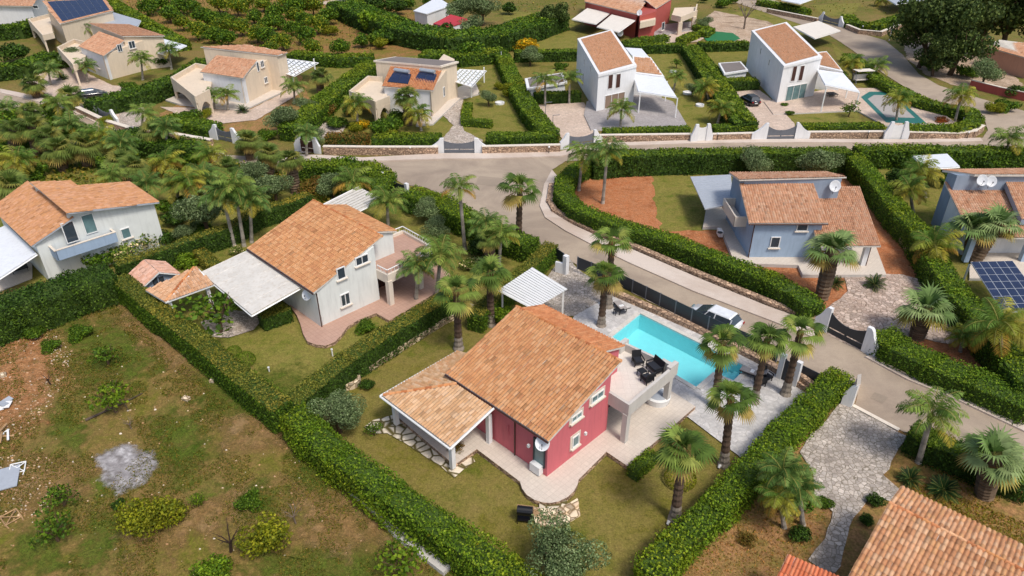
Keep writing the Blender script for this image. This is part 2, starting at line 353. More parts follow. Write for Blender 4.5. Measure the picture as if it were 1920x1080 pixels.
# ---------------------------------------------------------------- the ground
POOLW = [(1200,590),(1146,634),(1305,729),(1337,701),(1375,717),(1402,691)]
def ring_sheet(name, outer, hole, z, mat, world=False):
    "flat sheet with a hole (the hole is bridged to the outline)"
    o = [np.array((x, y)) if world else np.array(G(x, y, z)[:2]) for x, y in outer]; h = [np.array(G(x, y, 0)[:2]) for x, y in hole]
    bm = bmesh.new(); es = []
    for loop in (o, h):
        vs = [bm.verts.new((p[0], p[1], z)) for p in loop]
        for i in range(len(vs)): es.append(bm.edges.new((vs[i], vs[(i+1) % len(vs)])))
    bmesh.ops.triangle_fill(bm, edges=es, use_beauty=True); bmesh.ops.recalc_face_normals(bm, faces=bm.faces)
    for f in bm.faces:
        if f.normal.z < 0: f.normal_flip()
    me = bpy.data.meshes.new(name); bm.to_mesh(me); bm.free(); me.materials.append(M[mat]); ob = bpy.data.objects.new(name, me); C.objects.link(ob); ob['kind'] = 'structure'; return ob
ring_sheet('ground', [(-700,-60),(700,-60),(700,1400),(-700,1400)], POOLW, 0, 'ground', True)
ring_sheet('lawn', [(545,748),(1000,1130),(1200,1130),(1405,850),(1440,760),(1420,680),(1150,550),(1000,560),(880,575)], POOLW, .016, 'lawn')
sheet('field', [(-400,1500),(880,1130),(860,1060),(780,1000),(560,830),(215,560),(180,520),(-200,640)], .02, 'meadow')
LAWN = [
 ('lawn', [(225,515),(390,440),(560,370),(730,335),(800,350),(1035,462),(850,575),(545,742)], .02, 'lawn_green'),
 ('lawn', [(600,120),(690,100),(760,95),(940,100),(1000,200),(1045,262),(905,265),(830,285),(610,285),(590,240),(545,240)], .02, 'lawn_green'),
 ('lawn', [(945,100),(1085,95),(1090,190),(1000,195)], .024, 'lawn'),
 ('lawn', [(1180,90),(1300,88),(1415,232),(1290,246),(1130,250)], .02, 'lawn_green'),
 ('lawn', [(1300,88),(1410,80),(1420,160),(1370,165)], .02, 'lawn_green'),
 ('lawn', [(1460,205),(1600,200),(1620,235),(1500,240)], .022, 'lawn_green'),
 ('lawn', [(1560,80),(1620,130),(1690,170),(1640,170),(1580,150)], .02, 'lawn_green'),
 ('lawn', [(940,20),(1075,30),(1085,90),(960,95)], .02, 'lawn_green'),
 ('lawn', [(1520,10),(1615,5),(1600,28),(1545,30)], .02, 'lawn_green'),
 ('lawn', [(1330,30),(1440,15),(1560,60),(1420,60)], .018, 'lawn_green'),
 ('garden_soil', [(380,170),(560,130),(600,230),(540,255),(310,240),(300,215)], .02, 'brownsoil'),
 ('garden_soil', [(1060,330),(1180,295),(1600,290),(1690,420),(1760,530),(1700,520),(1610,560),(1540,585),(1300,500),(1100,440)], .02, 'soil'),
 ('lawn', [(1222,326),(1400,318),(1400,430),(1325,432),(1245,432),(1232,400)], .03, 'lawn_green'),
 ('garden_soil', [(1620,300),(1930,290),(1960,700),(1830,600)], .02, 'lawn_green'),
 ('garden_soil', [(1215,1110),(1420,850),(1600,700),(1980,880),(1980,1200),(1200,1200)], .018, 'brownsoil'),
 ('garden_soil', [(1630,590),(1790,570),(1960,700),(1960,780),(1740,690)], .022, 'soil'),
 ('orchard_soil', [(215,-40),(660,-40),(790,30),(960,90),(700,110),(540,100),(330,75),(240,25)], .02, 'orchsoil'),
 ('bank', [(1690,60),(1760,60),(1900,140),(1920,160),(1870,170),(1790,160),(1735,140),(1700,110)], .03, 'rubblebank'),
 ('lawn', [(-100,170),(160,180),(300,250),(420,300),(700,310),(740,340),(560,375),(390,440),(225,500),(-100,560)], .012, 'lawn_green'),
]
M['rubblebank'] = grassy('sandy_bank', ['#b39a82', '#c4ae98', '#8c7660', '#a08a72'], .2, 1.2, 6)
for n_, p_, z_, m_ in LAWN: sheet(n_, p_, z_, m_, .15)
# thin-bordered patches in the old field
for p_ in ([(340,700),(560,690),(610,740),(560,790),(400,800)], [(280,780),(390,770),(410,850),(340,905),(270,850)], [(120,740),(170,800),(160,870),(110,830),(80,770)], [(110,610),(250,570),(330,660),(250,730),(150,720)],
           [(400,905),(500,890),(520,960),(430,985)], [(160,950),(230,960),(250,1040),(120,1070)], [(560,820),(620,900),(690,960),(600,960),(540,880)], [(480,1030),(700,1010),(760,1090),(480,1100)], [(30,1000),(130,980),(120,1070),(20,1080)]):
    blob('weed_patch', p_, .030, 'weed')
for p_ in ([(225,570),(330,620),(380,690),(340,700),(250,640)], [(540,900),(690,930),(720,1010),(600,1040),(540,970)], [(250,960),(380,930),(470,900),(460,960),(330,1040),(240,1050)], [(20,850),(200,880),(160,950),(60,960),(-60,900)], [(400,780),(520,770),(560,830),(440,850)]):
    blob('dry_patch', p_, .034, 'drypatch')
blob('orange_soil', [(-60,590),(60,590),(110,650),(100,740),(60,810),(-60,830)], .038, 'rubblesoil')
blob('ash_patch', [(188,858),(215,843),(245,841),(275,852),(296,868),(280,888),(252,900),(225,918),(196,898)], .042, 'ash', .45)
# roads
sheet('road', [(-60,150),(0,172),(60,185),(130,205),(200,238),(280,258),(350,270),(420,290),(480,294),(560,297),(680,297),(830,291),(905,291),(1050,287),(1160,268),(1300,262),(1500,261),(1700,262),(1842,258),(1842,280),(1700,288),(1400,291),(1180,298),(1100,300),(1060,302),(1035,318),(1020,345),(1012,385),(1022,407),(1060,432),(1110,458),(1180,492),(1300,545),(1450,602),(1528,630),(1548,624),(1618,658),(1630,672),(1700,707),(1800,748),(1990,830),(1990,930),(1800,850),(1700,812),(1601,763),(1612,722),(1550,714),(1400,652),(1330,622),(1130,520),(1060,485),(1000,450),(930,415),(870,388),(800,352),(757,346),(725,326),(690,318),(640,312),(560,312),(480,310),(410,305),(340,292),(270,278),(200,258),(120,228),(60,212),(0,207),(-60,195)], .05, 'road', .03)
sheet('road', [(1839,262),(1852,245),(1847,225),(1826,205),(1790,200),(1745,188),(1700,165),(1660,140),(1625,115),(1600,95),(1570,75),(1545,60),(1500,45),(1440,25),(1380,5),(1330,-20),(1420,-20),(1480,15),(1530,40),(1575,50),(1600,58),(1660,76),(1692,102),(1722,138),(1760,160),(1830,182),(1890,200),(1990,225),(1990,285),(1842,281)], .046, 'road', .03)
sheet('pavement', [(1035,318),(1045,330),(1034,350),(1030,385),(1040,400),(1072,420),(1117,441),(1185,467),(1310,521),(1440,574),(1531,606),(1531,634),(1450,602),(1300,545),(1180,492),(1110,458),(1060,432),(1022,407),(1012,385),(1020,345)], .17, 'pavement', .02, .13)
sheet('pavement', [(1622,668),(1645,664),(1705,700),(1765,727),(1840,757),(1990,820),(1990,840),(1800,751),(1700,710)], .17, 'pavement', .02, .13)
sheet('pavement', [(480,289),(600,290),(680,295),(830,287),(905,287),(1050,283),(1125,268),(1300,262),(1500,260),(1700,261),(1838,258),(1843,264),(1700,267),(1500,266),(1300,268),(1160,273),(1050,292),(905,297),(830,297),(680,302),(560,301),(480,297)], .17, 'pavement', .02, .13)
sheet('pavement', [(0,166),(60,178),(130,198),(200,232),(280,252),(350,263),(420,284),(420,290),(350,271),(280,259),(200,239),(130,206),(60,187),(0,173)], .17, 'pavement', .02, .13)
for p_ in ([(1120,470),(1150,480),(1138,492),(1110,482)], [(1440,606),(1500,628),(1492,640),(1430,616)], [(1760,760),(1800,778),(1788,796),(1748,774)], [(900,330),(960,335),(950,352),(890,345)], [(1640,735),(1665,745),(1655,756),(1632,746)]):
    sheet('road_patch', p_, .058, 'roadpatch', .03)
# drives, decks and terraces
for n_, p_, z_, m_, a_ in [
 ('driveway', [(1575,756),(1601,764),(1702,818),(1655,890),(1690,920),(1672,940),(1635,930),(1600,970),(1580,1040),(1560,1080),(1515,1050),(1547,1010),(1562,960),(1527,927),(1525,885),(1500,847),(1530,805)], .06, 'crazy', .06),
 ('driveway', [(1556,572),(1575,560),(1590,545),(1582,518),(1600,512),(1690,514),(1745,530),(1800,575),(1830,620),(1780,645),(1652,622),(1640,655),(1616,660),(1549,626),(1541,600)], .06, 'crazy_pink', .06),
 ('driveway', [(1005,197),(1095,192),(1112,235),(1116,262),(1062,268),(1045,250)], .06, 'beigedeck', .03),
 ('driveway', [(1375,172),(1422,168),(1440,180),(1490,232),(1490,262),(1432,264)], .06, 'beigedeck', .03),
 ('driveway', [(845,175),(870,180),(862,215),(870,245),(905,262),(905,290),(830,290),(828,262),(850,235),(830,215)], .055, 'gravel', .05),
 ('driveway', [(95,190),(190,170),(240,205),(225,235),(180,222)], .06, 'beigedeck', .05),
 ('driveway', [(222,200),(262,195),(280,215),(262,240),(225,235)], .065, 'gravel', .05),
 ('yard', [(40,150),(130,120),(210,160),(280,165),(230,185),(110,190)], .055, 'beigedeck', .05),
 ('path', [(300,200),(470,205),(560,160),(570,170),(480,225),(380,235)], .06, 'beigedeck', .05),
 ('path', [(560,245),(600,228),(650,235),(640,250),(600,262),(590,285),(560,288)], .06, 'gravel', .05),
 ('path', [(10,190),(60,180),(130,200),(170,215),(170,235),(100,215)], .012, 'beigedeck', .05),
 ('gravel_yard', [(1340,20),(1440,40),(1500,75),(1440,85),(1350,75),(1290,60)], .05, 'rubblebank', .1),
 ('gravel_bed', [(376,604),(396,632),(428,633),(476,618),(500,590),(430,580)], .05, 'gravel', .04),
 ('stone_garden', [(975,590),(1040,500),(1062,480),(1085,505),(1150,552),(1078,592)], .05, 'crazy', .05),
 ('stone_path', [(683,800),(700,788),(738,778),(850,862),(883,850),(891,866),(852,896),(790,850),(726,812),(700,812)], .05, 'flag', .05),
 ('garden_path', [(1012,938),(1063,938),(1068,958),(1010,962)], .14, 'flag', 0),
 ('artificial_lawn', [(1318,70),(1335,58),(1375,62),(1388,72),(1370,80),(1330,80)], .06, 'turf', .05),
 ('path', [(1285,55),(1330,50),(1335,62),(1310,78),(1240,84),(1240,70)], .058, 'beigedeck', .05),
 ('orchard_track', [(595,5),(650,-5),(665,10),(640,15)], .05, 'beigedeck', .05)]:
    sheet(n_, p_, z_, m_, a_)
DECK = [(1077,592),(1147,553),(1230,590),(1320,629),(1440,690),(1515,738),(1395,862),(1290,782),(1200,760),(1050,640)]
ring_sheet('pool_deck', DECK, POOLW, .10, 'pooldeck')
# swimming pool: a sunk basin with walls, floor, steps, pale coping and water
def pool(name, ring, depth, label, zc=.10):
    w = [G(x, y, 0)[:2] for x, y in ring]; c = np.mean(w, 0); t = thing(name, (c[0], c[1], 0), label, 'swimming pool')
    b = MB(); n = len(w)
    inn = [p for p in w]
    for i in range(n):
        a, d = inn[i], inn[(i+1) % n]; b.face([(a[0], a[1], zc), (d[0], d[1], zc), (d[0], d[1], -depth), (a[0], a[1], -depth)])
    b.face([(p[0], p[1], -depth) for p in inn]); b.build('basin', 'poolin', t)
    q = MB(); q.face([(p[0], p[1], -.04) for p in inn]); q.build('water', 'water', t)
    k = MB()
    for i in range(n):
        a, d = np.array(w[i]), np.array(w[(i+1) % n]); e = (d-a)/np.linalg.norm(d-a); nn = np.array([e[1], -e[0]]); mid = (a+d)/2
        s = .32
        if np.dot(nn, mid-c) < 0: nn = -nn
        if i == 3: s = .32
        a2, d2 = a-e*.0, d+e*.0
        k.hull8([(a2[0]-nn[0]*.03, a2[1]-nn[1]*.03, .085), (d2[0]-nn[0]*.03, d2[1]-nn[1]*.03, .085), (d2[0]+nn[0]*s, d2[1]+nn[1]*s, .085), (a2[0]+nn[0]*s, a2[1]+nn[1]*s, .085),
                 (a2[0]-nn[0]*.03, a2[1]-nn[1]*.03, .15+i*.002), (d2[0]-nn[0]*.03, d2[1]-nn[1]*.03, .15+i*.002), (d2[0]+nn[0]*s, d2[1]+nn[1]*s, .15+i*.002), (a2[0]+nn[0]*s, a2[1]+nn[1]*s, .15+i*.002)])
    k.build('coping', 'canopyw', t)
    return t, w
pt, pw = pool('swimming_pool', POOLW, 1.35, 'turquoise swimming pool beside the red-pink villa')
st_ = MB(); A_, B_ = np.array(pw[5]), np.array(pw[4]); dv = (B_-A_); ev = np.array([-(dv[1]), dv[0]])/np.linalg.norm(dv)
if np.dot(ev, np.array(pw[0])-A_) < 0: ev = -ev
for i in range(3):
    p = [A_, B_, B_+ev*(.45*(3-i)), A_+ev*(.45*(3-i))]; st_.prism([(q[0], q[1]) for q in p], -1.34, -.95+.27*i)
st_.build('pool_steps', 'poolin', pt)
TERR = [
 ('terrace', [(738,775),(852,872),(894,842),(975,903),(979,916),(988,928),(1002,937),(1018,942),(1032,943),(1048,940),(1064,932),(1076,921),(1083,908),(1085,899),(1137,847),(1177,874),(1304,762),(1262,735),(1225,716),(1140,655),(900,640)], .3, 'terrace', 'wallstone'),
 ('terrace', [(540,560),(545,575),(556,590),(563,607),(568,625),(576,640),(592,646),(610,648),(628,641),(640,628),(652,612),(672,600),(705,587),(730,601),(812,552),(845,515),(790,470),(600,480)], .25, 'terrace_pink', 'wallstone'),
 ('terrace', [(1318,425),(1350,425),(1378,493),(1497,497),(1505,515),(1662,515),(1612,380),(1325,385)], .3, 'terrace', 'concrete'),
 ('terrace', [(1100,190),(1095,215),(1108,243),(1290,237),(1262,190),(1200,170)], .2, 'greydeck', 'concrete'),
 ('terrace', [(1432,190),(1450,214),(1607,207),(1660,235),(1795,232),(1700,165),(1560,165)], .15, 'beigedeck', 'concrete'),
 ('terrace', [(310,187),(336,195),(455,207),(545,165),(520,140),(400,150)], .2, 'terrace', 'concrete'),
 ('terrace', [(780,235),(812,232),(862,185),(900,175),(890,150),(800,190)], .2, 'terrace', 'concrete'),
 ('terrace', [(1818,500),(1818,522),(1960,524),(1960,450),(1840,440)], .2, 'terrace', 'concrete'),
 ('terrace', [(60,520),(-40,560),(-40,440),(60,430)], .1, 'terrace', 'concrete'),
 ('terrace', [(1190,78),(1262,62),(1310,55),(1300,40),(1200,50)], .15, 'greydeck', 'concrete')]
for n_, p_, z_, m_, s_ in TERR: sheet(n_, p_, z_, m_, .01, z_+.02, s_)
# ---------------------------------------------------------------- roofs and houses
TP = [lin(h) for h in ('#c88654', '#cd8c5b', '#c07c4c', '#d29464', '#bb764a', '#d69c6e', '#b57048', '#ca8858')]
TPINK = [lin(h) for h in ('#cf9068', '#d69a74', '#c68660', '#dba884', '#be7c56', '#d29470')]
TWH = [lin(h) for h in ('#e09a6a', '#e8a678', '#d88e5e', '#ecb088')]
TOR = [lin(h) for h in ('#c47648', '#cc8052', '#ba6c42', '#d28a5c')]
def inpoly(p, q):
    x, y = p; c = False; n = len(q)
    for i in range(n):
        x1, y1 = q[i]; x2, y2 = q[i-1]
        if (y1 > y) != (y2 > y) and x < (x2-x1)*(y-y1)/(y2-y1)+x1: c = not c
    return c
def tiled(name, poly, parent, pal=TP, tw=.22, tl=.40, fascia='canopyw', th=.12, flat=False, h=.075):
    """barrel-tile roof on a planar 3-D polygon whose first edge is the eave"""
    off = np.array(parent['_o']) if '_o' in parent else np.zeros(3)
    P = [np.array(p, float) for p in poly]; e = P[1]-P[0]; Le = np.linalg.norm(e); e /= Le
    nn = np.zeros(3)
    for i in range(len(P)): nn += np.cross(P[i], P[(i+1) % len(P)])
    nn /= np.linalg.norm(nn)
    if nn[2] < 0: nn = -nn
    u = np.cross(nn, e)
    if np.dot(u, sum(P)/len(P)-P[0]) < 0: u = -u
    Q = [(np.dot(p-P[0], e), np.dot(p-P[0], u)) for p in P]
    x0, x1 = min(q[0] for q in Q), max(q[0] for q in Q); y0, y1 = min(q[1] for q in Q), max(q[1] for q in Q)
    nc = max(2, round((x1-x0)/tw)); nr = max(2, round((y1-y0)/tl)); tw = (x1-x0)/nc; tl = (y1-y0)/nr
    prof = [(0, .0), (.08, .0), (.22, .62), (.42, 1), (.64, 1), (.84, .62), (1, 0)]
    bil = len(P) == 4 and abs(np.linalg.norm(P[2]-P[3])/Le-1) < .3 and abs(np.linalg.norm(P[3]-P[0])/np.linalg.norm(P[2]-P[1])-1) < .3
    def pt(x, y):
        if not bil: return P[0]+e*x+u*y
        a, b = (x-x0)/(x1-x0), (y-y0)/(y1-y0); return (P[0]*(1-a)+P[1]*a)*(1-b)+(P[3]*(1-a)+P[2]*a)*b
    V = []; Fc = []; K = []
    pal_ = np.array(pal); lum = pal_.mean(1, keepdims=True); pal_ = pal_.mean(0)*.45+pal_*.55; pal_ = pal_*np.array([.86, 1.02, 1.16]); big = RNG.random((nc//6+2, nr//5+2))
    for i in range(nc):
        for j in range(nr):
            cx, cy = x0+(i+.5)*tw, y0+(j+.5)*tl
            if not bil and not inpoly((cx, cy), Q): continue
            ya, yb = y0+j*tl-.02, y0+(j+1)*tl; b0 = len(V); jx = RNG.normal(0, .008)
            for y_, lift in ((ya, .035), (yb, 0.006)):
                for a, hh in prof:
                    V.append(pt(x0+(i+a)*tw+jx, y_)+nn*(hh*h+lift))
            c = pal_[RNG.integers(len(pal_))]*RNG.uniform(.94, 1.05)*(.97+.06*big[i//6, j//5])
            if RNG.random() < .035: c = c*.72
            n = len(prof)
            for k in range(n-1): Fc.append((b0+k, b0+k+1, b0+n+k+1, b0+n+k)); K.append(c)
            for k in range(n-1):   # butt end of the tile
                pass
    V = np.array(V)-off
    o = raw(name, V, Fc, np.array(K), 'tile', parent)
    sb = MB(); sb.slab([p-nn*.004 for p in P], th); sb.build('fascia', fascia, o)
    return o
def ridge(pa, pb, parent, pal=TP, r=.11):
    b = MB(); a = np.array(pa, float); d = np.array(pb, float)-a; L = np.linalg.norm(d); n = max(2, int(L/.38))
    for i in range(n): b.tube(a+d*i/n+[0, 0, .02], a+d*(i+1.06)/n, r, r*.85, 7, tuple(np.array(random.choice(pal))*random.uniform(.85, 1.1)))
    return b.build('ridge_tiles', 'tile', parent)
def Gy(px, py, y):
    "point on the sight line at world depth y"
    a, b = G(px, py, 0), G(px, py, 8); t = (y-a[1])/(b[1]-a[1]); return a+(b-a)*t
class Loc:
    "local frame: origin point, heading in degrees; returns world points"
    def __init__(s, o, A): s.o = np.array(o, float); s.u = np.array([math.cos(R(A)), math.sin(R(A)), 0]); s.v = np.array([-s.u[1], s.u[0], 0]); s.A = R(A)
    def __call__(s, a, b, z=0): return np.array([s.o[0], s.o[1], 0])+s.u*a+s.v*b+[0, 0, z]
    def xy(s, a, b): return tuple(s(a, b)[:2])
def plane(poly):
    P = [np.array(p, float) for p in poly]; n = np.cross(P[1]-P[0], P[2]-P[0]); return lambda x, y: P[0][2]-(n[0]*(x-P[0][0])+n[1]*(y-P[0][1]))/n[2]
def walls(name, poly, z0, mat, parent):
    b = MB(); b.prism([tuple(p) for p in poly], z0); return b.build(name, mat, parent)
def win(wall_a, wall_b, px, py, w, h, parent, kind='window', glass='glass', frame='whitepaint', sill=True, div=1, surround=None, off=.04, shutter=False):
    "window on the vertical plane through two ground points, where the photograph shows it"
    a = np.array(wall_a[:2], float); b = np.array(wall_b[:2], float); e = (b-a)/np.linalg.norm(b-a); n = np.array([e[1], -e[0]])
    if np.dot(n, -a) < 0: n = -n
    u = (px-960)/F_PX; v = (py-540)/F_PX; d = np.array([u, CT-v*ST, -ST-v*CT]); t = np.dot(a, n)/np.dot(d[:2], n)
    p = np.array([0, 0, CAM_H])+d*t
    rz = math.atan2(e[1], e[0]); c = p[:2]+n*off; f = MB(); fw = .07
    for sx in (-1, 1): f.box((c[0]+e[0]*sx*(w/2-fw/2), c[1]+e[1]*sx*(w/2-fw/2), p[2]), (fw, .1, h), rz)
    for sz in (-1, 1): f.box((c[0], c[1], p[2]+sz*(h/2-fw/2)), (w-2*fw-.002, .1, fw), rz)
    for k in range(1, div+1):
        if div > 0 and w > .8: s = -w/2+w*k/(div+1); f.box((c[0]+e[0]*s, c[1]+e[1]*s, p[2]), (.06, .09, h-2*fw-.002), rz)
    o = f.build(kind, frame, parent)
    g = MB(); cc = p[:2]+n*(off-.02); g.box((cc[0], cc[1], p[2]), (w-2*fw+.004, .05, h-2*fw+.004), rz); g.build('pane', glass, o_parent(o, parent))
    if sill:
        s = MB(); cs = p[:2]+n*(off+.03); s.box((cs[0], cs[1], p[2]-h/2-.04), (w+.24, .24, .08), rz); s.build('sill', 'cream', o_parent(o, parent))
    if surround:
        s = MB(); cs = p[:2]+n*.012
        for sx in (-1, 1): s.box((cs[0]+e[0]*sx*(w/2+.08), cs[1]+e[1]*sx*(w/2+.08), p[2]), (.16, .05, h+.3), rz)
        s.box((cs[0], cs[1], p[2]+h/2+.08), (w-.01, .05, .16), rz); s.build('surround', surround, o_parent(o, parent))
    return o
def o_parent(o, parent):
    if parent is not None and '_o' in parent: o['_o'] = list(parent['_o'])
    return o
def dishmesh(name, p, r, parent, aim=(0, -.8, .45), label=None, mast=.7):
    "satellite dish on a mast; name it as part of its house"
    p = np.array(p, float); d = np.array(aim, float); d /= np.linalg.norm(d); b = MB(); u = np.cross(d, [0, 0, 1]); u /= np.linalg.norm(u); w = np.cross(u, d); i0 = len(b.v); n = 18
    rings = [(0, -.16), (.5, -.12), (.85, -.045), (1, 0), (.96, .012), (.5, -.09), (0, -.13)]
    for rr, dd in rings:
        for k in range(n): t = 2*math.pi*k/n; b.v.append(tuple(p+(u*math.cos(t)+w*math.sin(t)*1.08)*r*rr+d*r*dd))
    for j in range(len(rings)-1):
        for k in range(n): b.f.append((i0+j*n+k, i0+j*n+(k+1) % n, i0+(j+1)*n+(k+1) % n, i0+(j+1)*n+k)); b.c.append(None)
    o = b.build(name, 'dish', parent); o_parent(o, parent)
    q = MB(); q.tube(p-w*r*.9-d*.03, p+d*r*.75-w*r*.25, .018, .018, 5); q.box(tuple(p+d*r*.75-w*r*.22), (.08, .08, .12)); q.tube(p-d*r*.15, p-d*(r*.15+.25)-[0, 0, .05], .03, .03, 6); q.tube(p-d*(r*.15+.22), p-d*(r*.15+.22)-[0, 0, mast], .03, .03, 6); q.build('dish_arm', 'gatemetal', o)
    return o
def parapet(pts, z0, z1, th, mat, parent, name='parapet', closed=False):
    b = MB(); n = len(pts)
    for i in range(n if closed else n-1):
        a = np.array(pts[i][:2], float); d = np.array(pts[(i+1) % n][:2], float); e = d-a; L = np.linalg.norm(e); m = (a+d)/2
        b.box((m[0], m[1], (z0+z1)/2+i*.0015), (L+th-.003*i, th, z1-z0), math.atan2(e[1], e[0]))
    return b.build(name, mat, parent)
def railing(pts, z0, h, parent, mat='whitepaint', name='railing', gap=.35):
    b = MB(); n = len(pts)
    for i in range(n-1):
        a = np.array([*pts[i][:2], z0]); d = np.array([*pts[i+1][:2], z0]); L = np.linalg.norm(d-a)
        b.tube(a+[0, 0, h], d+[0, 0, h], .045, .045, 6); k = max(1, int(L/gap))
        for j in range(k+1): p = a+(d-a)*j/k; b.tube(p, p+[0, 0, h], .022, .022, 5)
    return b.build(name, mat, parent)
def post(b, p, z0, z1, w=.3, rz=0): b.box((p[0], p[1], (z0+z1)/2), (w, w, z1-z0), rz)
# ---- the red-pink villa
L = Loc((2.02, 29.74), 45.5); A1 = L.A
H = thing('villa', L(0, 0, .3), 'red-pink two-storey villa with orange tile roof beside the turquoise pool', 'villa')
def zf(poly, dz=.14): f = plane(poly); return lambda p: (p[0], p[1], f(p[0], p[1])-dz)
RF = [L(-.3, -.3, 3.5), L(-.3, 8.4, 3.5), L(6.05, 8.4, 5.6), L(6.05, -.3, 5.6)]; RB = [L(8.4, 8.1, 4.8), L(8.4, 1.1, 4.8), L(6.06, 1.1, 5.58), L(6.06, 8.1, 5.58)]
tiled('roof', RF, H); tiled('roof', RB, H, TOR, .22, .40)
ridge(L(6.08, -.3, 5.6), L(6.08, 8.4, 5.6), H)
f_, b_ = zf(RF), zf(RB)
walls('wall', [f_(L.xy(0, 0)), f_(L.xy(5.6, 0)), f_(L.xy(5.6, 1.3)), f_(L.xy(6.0, 1.3)), b_(L.xy(8.1, 1.3)), b_(L.xy(8.1, 8.0)), b_(L.xy(6.1, 8.0)), f_(L.xy(6.0, 8.0)), f_(L.xy(0, 8.0))], .2, 'pink', H)
for px, py, w, h, dv in ((1078, 826, .6, .85, 0), (1080, 781, .95, .45, 1), (1119, 743, 1.15, .55, 1)):
    win(L(0, 0), L(5.6, 0), px, py, w, h, H, surround='cream', div=dv, glass='glassg')
win(L(0, 8), L(0, 0), 1012, 848, .9, 1.9, H, 'door', 'glassg', 'darkmetal', False, 0)
g = MB(); g.tube(L(-.34, -.3, 3.4), L(-.34, 8.4, 3.4), .055); g.tube(L(-.05, 2.55, 3.3), L(-.05, 2.55, .35), .045); g.tube(L(-.34, 2.55, 3.38), L(-.05, 2.55, 3.2), .045); g.build('gutter', 'brownmetal', H)
g = MB(); g.tube(L(-.06, 3.1, 2.4), L(-.06, 3.1, 1.6), .04); g.build('wall_pipe', 'pink', H)
dishmesh('satellite_dish', G(1017, 831, 3.0), .42, H, (-.1, -.7, .6), mast=.5)
for px, py in ((991, 836), (1037, 834), (1098, 813)): q = MB(); p = G(px, py, 2.2); q.box(tuple(p), (.14, .14, .2), A1); q.build('wall_lamp', 'whitepaint', H)
ac = MB(); ac.box(tuple(L(-.2, .65, .75)), (.35, .75, .6), A1); ac.build('air_conditioner', 'whitepaint', H)
# balcony of the villa
bf = MB(); bf.prism([L.xy(5.62, 0), L.xy(5.62, -1.55), L.xy(10.5, -1.4), L.xy(10.35, 2.45), L.xy(8.12, 2.45), L.xy(8.12, 1.28), L.xy(5.62, 1.28)], 2.55, 2.86); bo = bf.build('balcony', 'concrete', H)
fl = MB(); fl.face([L(5.5, 0, 2.866), L(5.62, -1.5, 2.866), L(10.4, -1.35, 2.866), L(10.25, 2.4, 2.866), L(8.12, 2.4, 2.866), L(8.12, 1.3, 2.866), L(5.62, 1.3, 2.866)]); fl.build('balcony_floor', 'deckfloor', H)
parapet([L(5.6, .05), L(5.5, -1.5), L(10.5, -1.35), L(10.35, 2.5), L(8.2, 2.5)], 2.5, 3.42, .2, 'concrete', H)
pp = MB(); pp.box(tuple(L(10.42, -1.3, 3.1)), (.9, .32, .95), A1); pp.box(tuple(L(10.4, -.95, 3.1)), (.32, .9, .94), A1); pp.box(tuple(L(10.2, 2.46, 3.12)), (.9, .32, 1.0), A1); pp.box(tuple(L(8.6, 2.5, 3.12)), (.8, .3, .98), A1); pp.build('parapet_block', 'concrete', H)
for a, b in ((5.55, -1.4), (10.3, -1.25), (10.2, 2.3)): q = MB(); post(q, L(a, b), .3, 2.56, .36, A1); q.build('pillar', 'concrete', H)
q = MB(); q.prism([L.xy(5.64, 1.2), L.xy(8.0, 1.2), L.xy(8.0, 1.28), L.xy(5.64, 1.28)], .3, 2.5); q.build('door', 'glass', H)
# patio roof of the villa
PA = [L(-3.75, 4.05, 2.55), L(-3.75, 10.45, 2.55), L(-.45, 7.2, 3.4), L(-.45, 4.05, 3.4)]; PB = [L(-3.75, 10.45, 2.55), L(2.7, 10.6, 2.55), L(2.7, 7.5, 3.36), L(-.45, 7.2, 3.4)]
tiled('patio_roof', PA, H, [lin(h) for h in ('#dca87c', '#d6a072', '#e2b28a', '#cc9262', '#c48a5c')], .22, .38); tiled('patio_roof', PB, H, [lin(h) for h in ('#dca87c', '#d09a6a', '#e4b68e', '#c48a58', '#cf8c5c')], .22, .38)
ridge(L(-3.7, 10.4, 2.6), L(-.45, 7.2, 3.45), H)
g = MB(); zz = 2.48
for a, b in ((L(-3.85, 3.95, zz), L(-3.85, 10.55, zz)), (L(-3.85, 10.6, zz), L(2.7, 10.7, zz)), (L(-3.85, 3.97, zz), L(-.2, 3.97, 3.4)), (L(-.2, 4.0, 3.36), L(-.2, 7.0, 3.36))): g.tube(a, b, .07)
g.build('gutter', 'whitepaint', H)
for a, b in ((-3.3, 9.9), (-3.3, 4.5), (-.35, 4.45), (2.3, 10.1), (-.35, 10.1)): q = MB(); post(q, L(a, b), .3, 2.6, .28, A1); q.build('pillar', 'white', H)
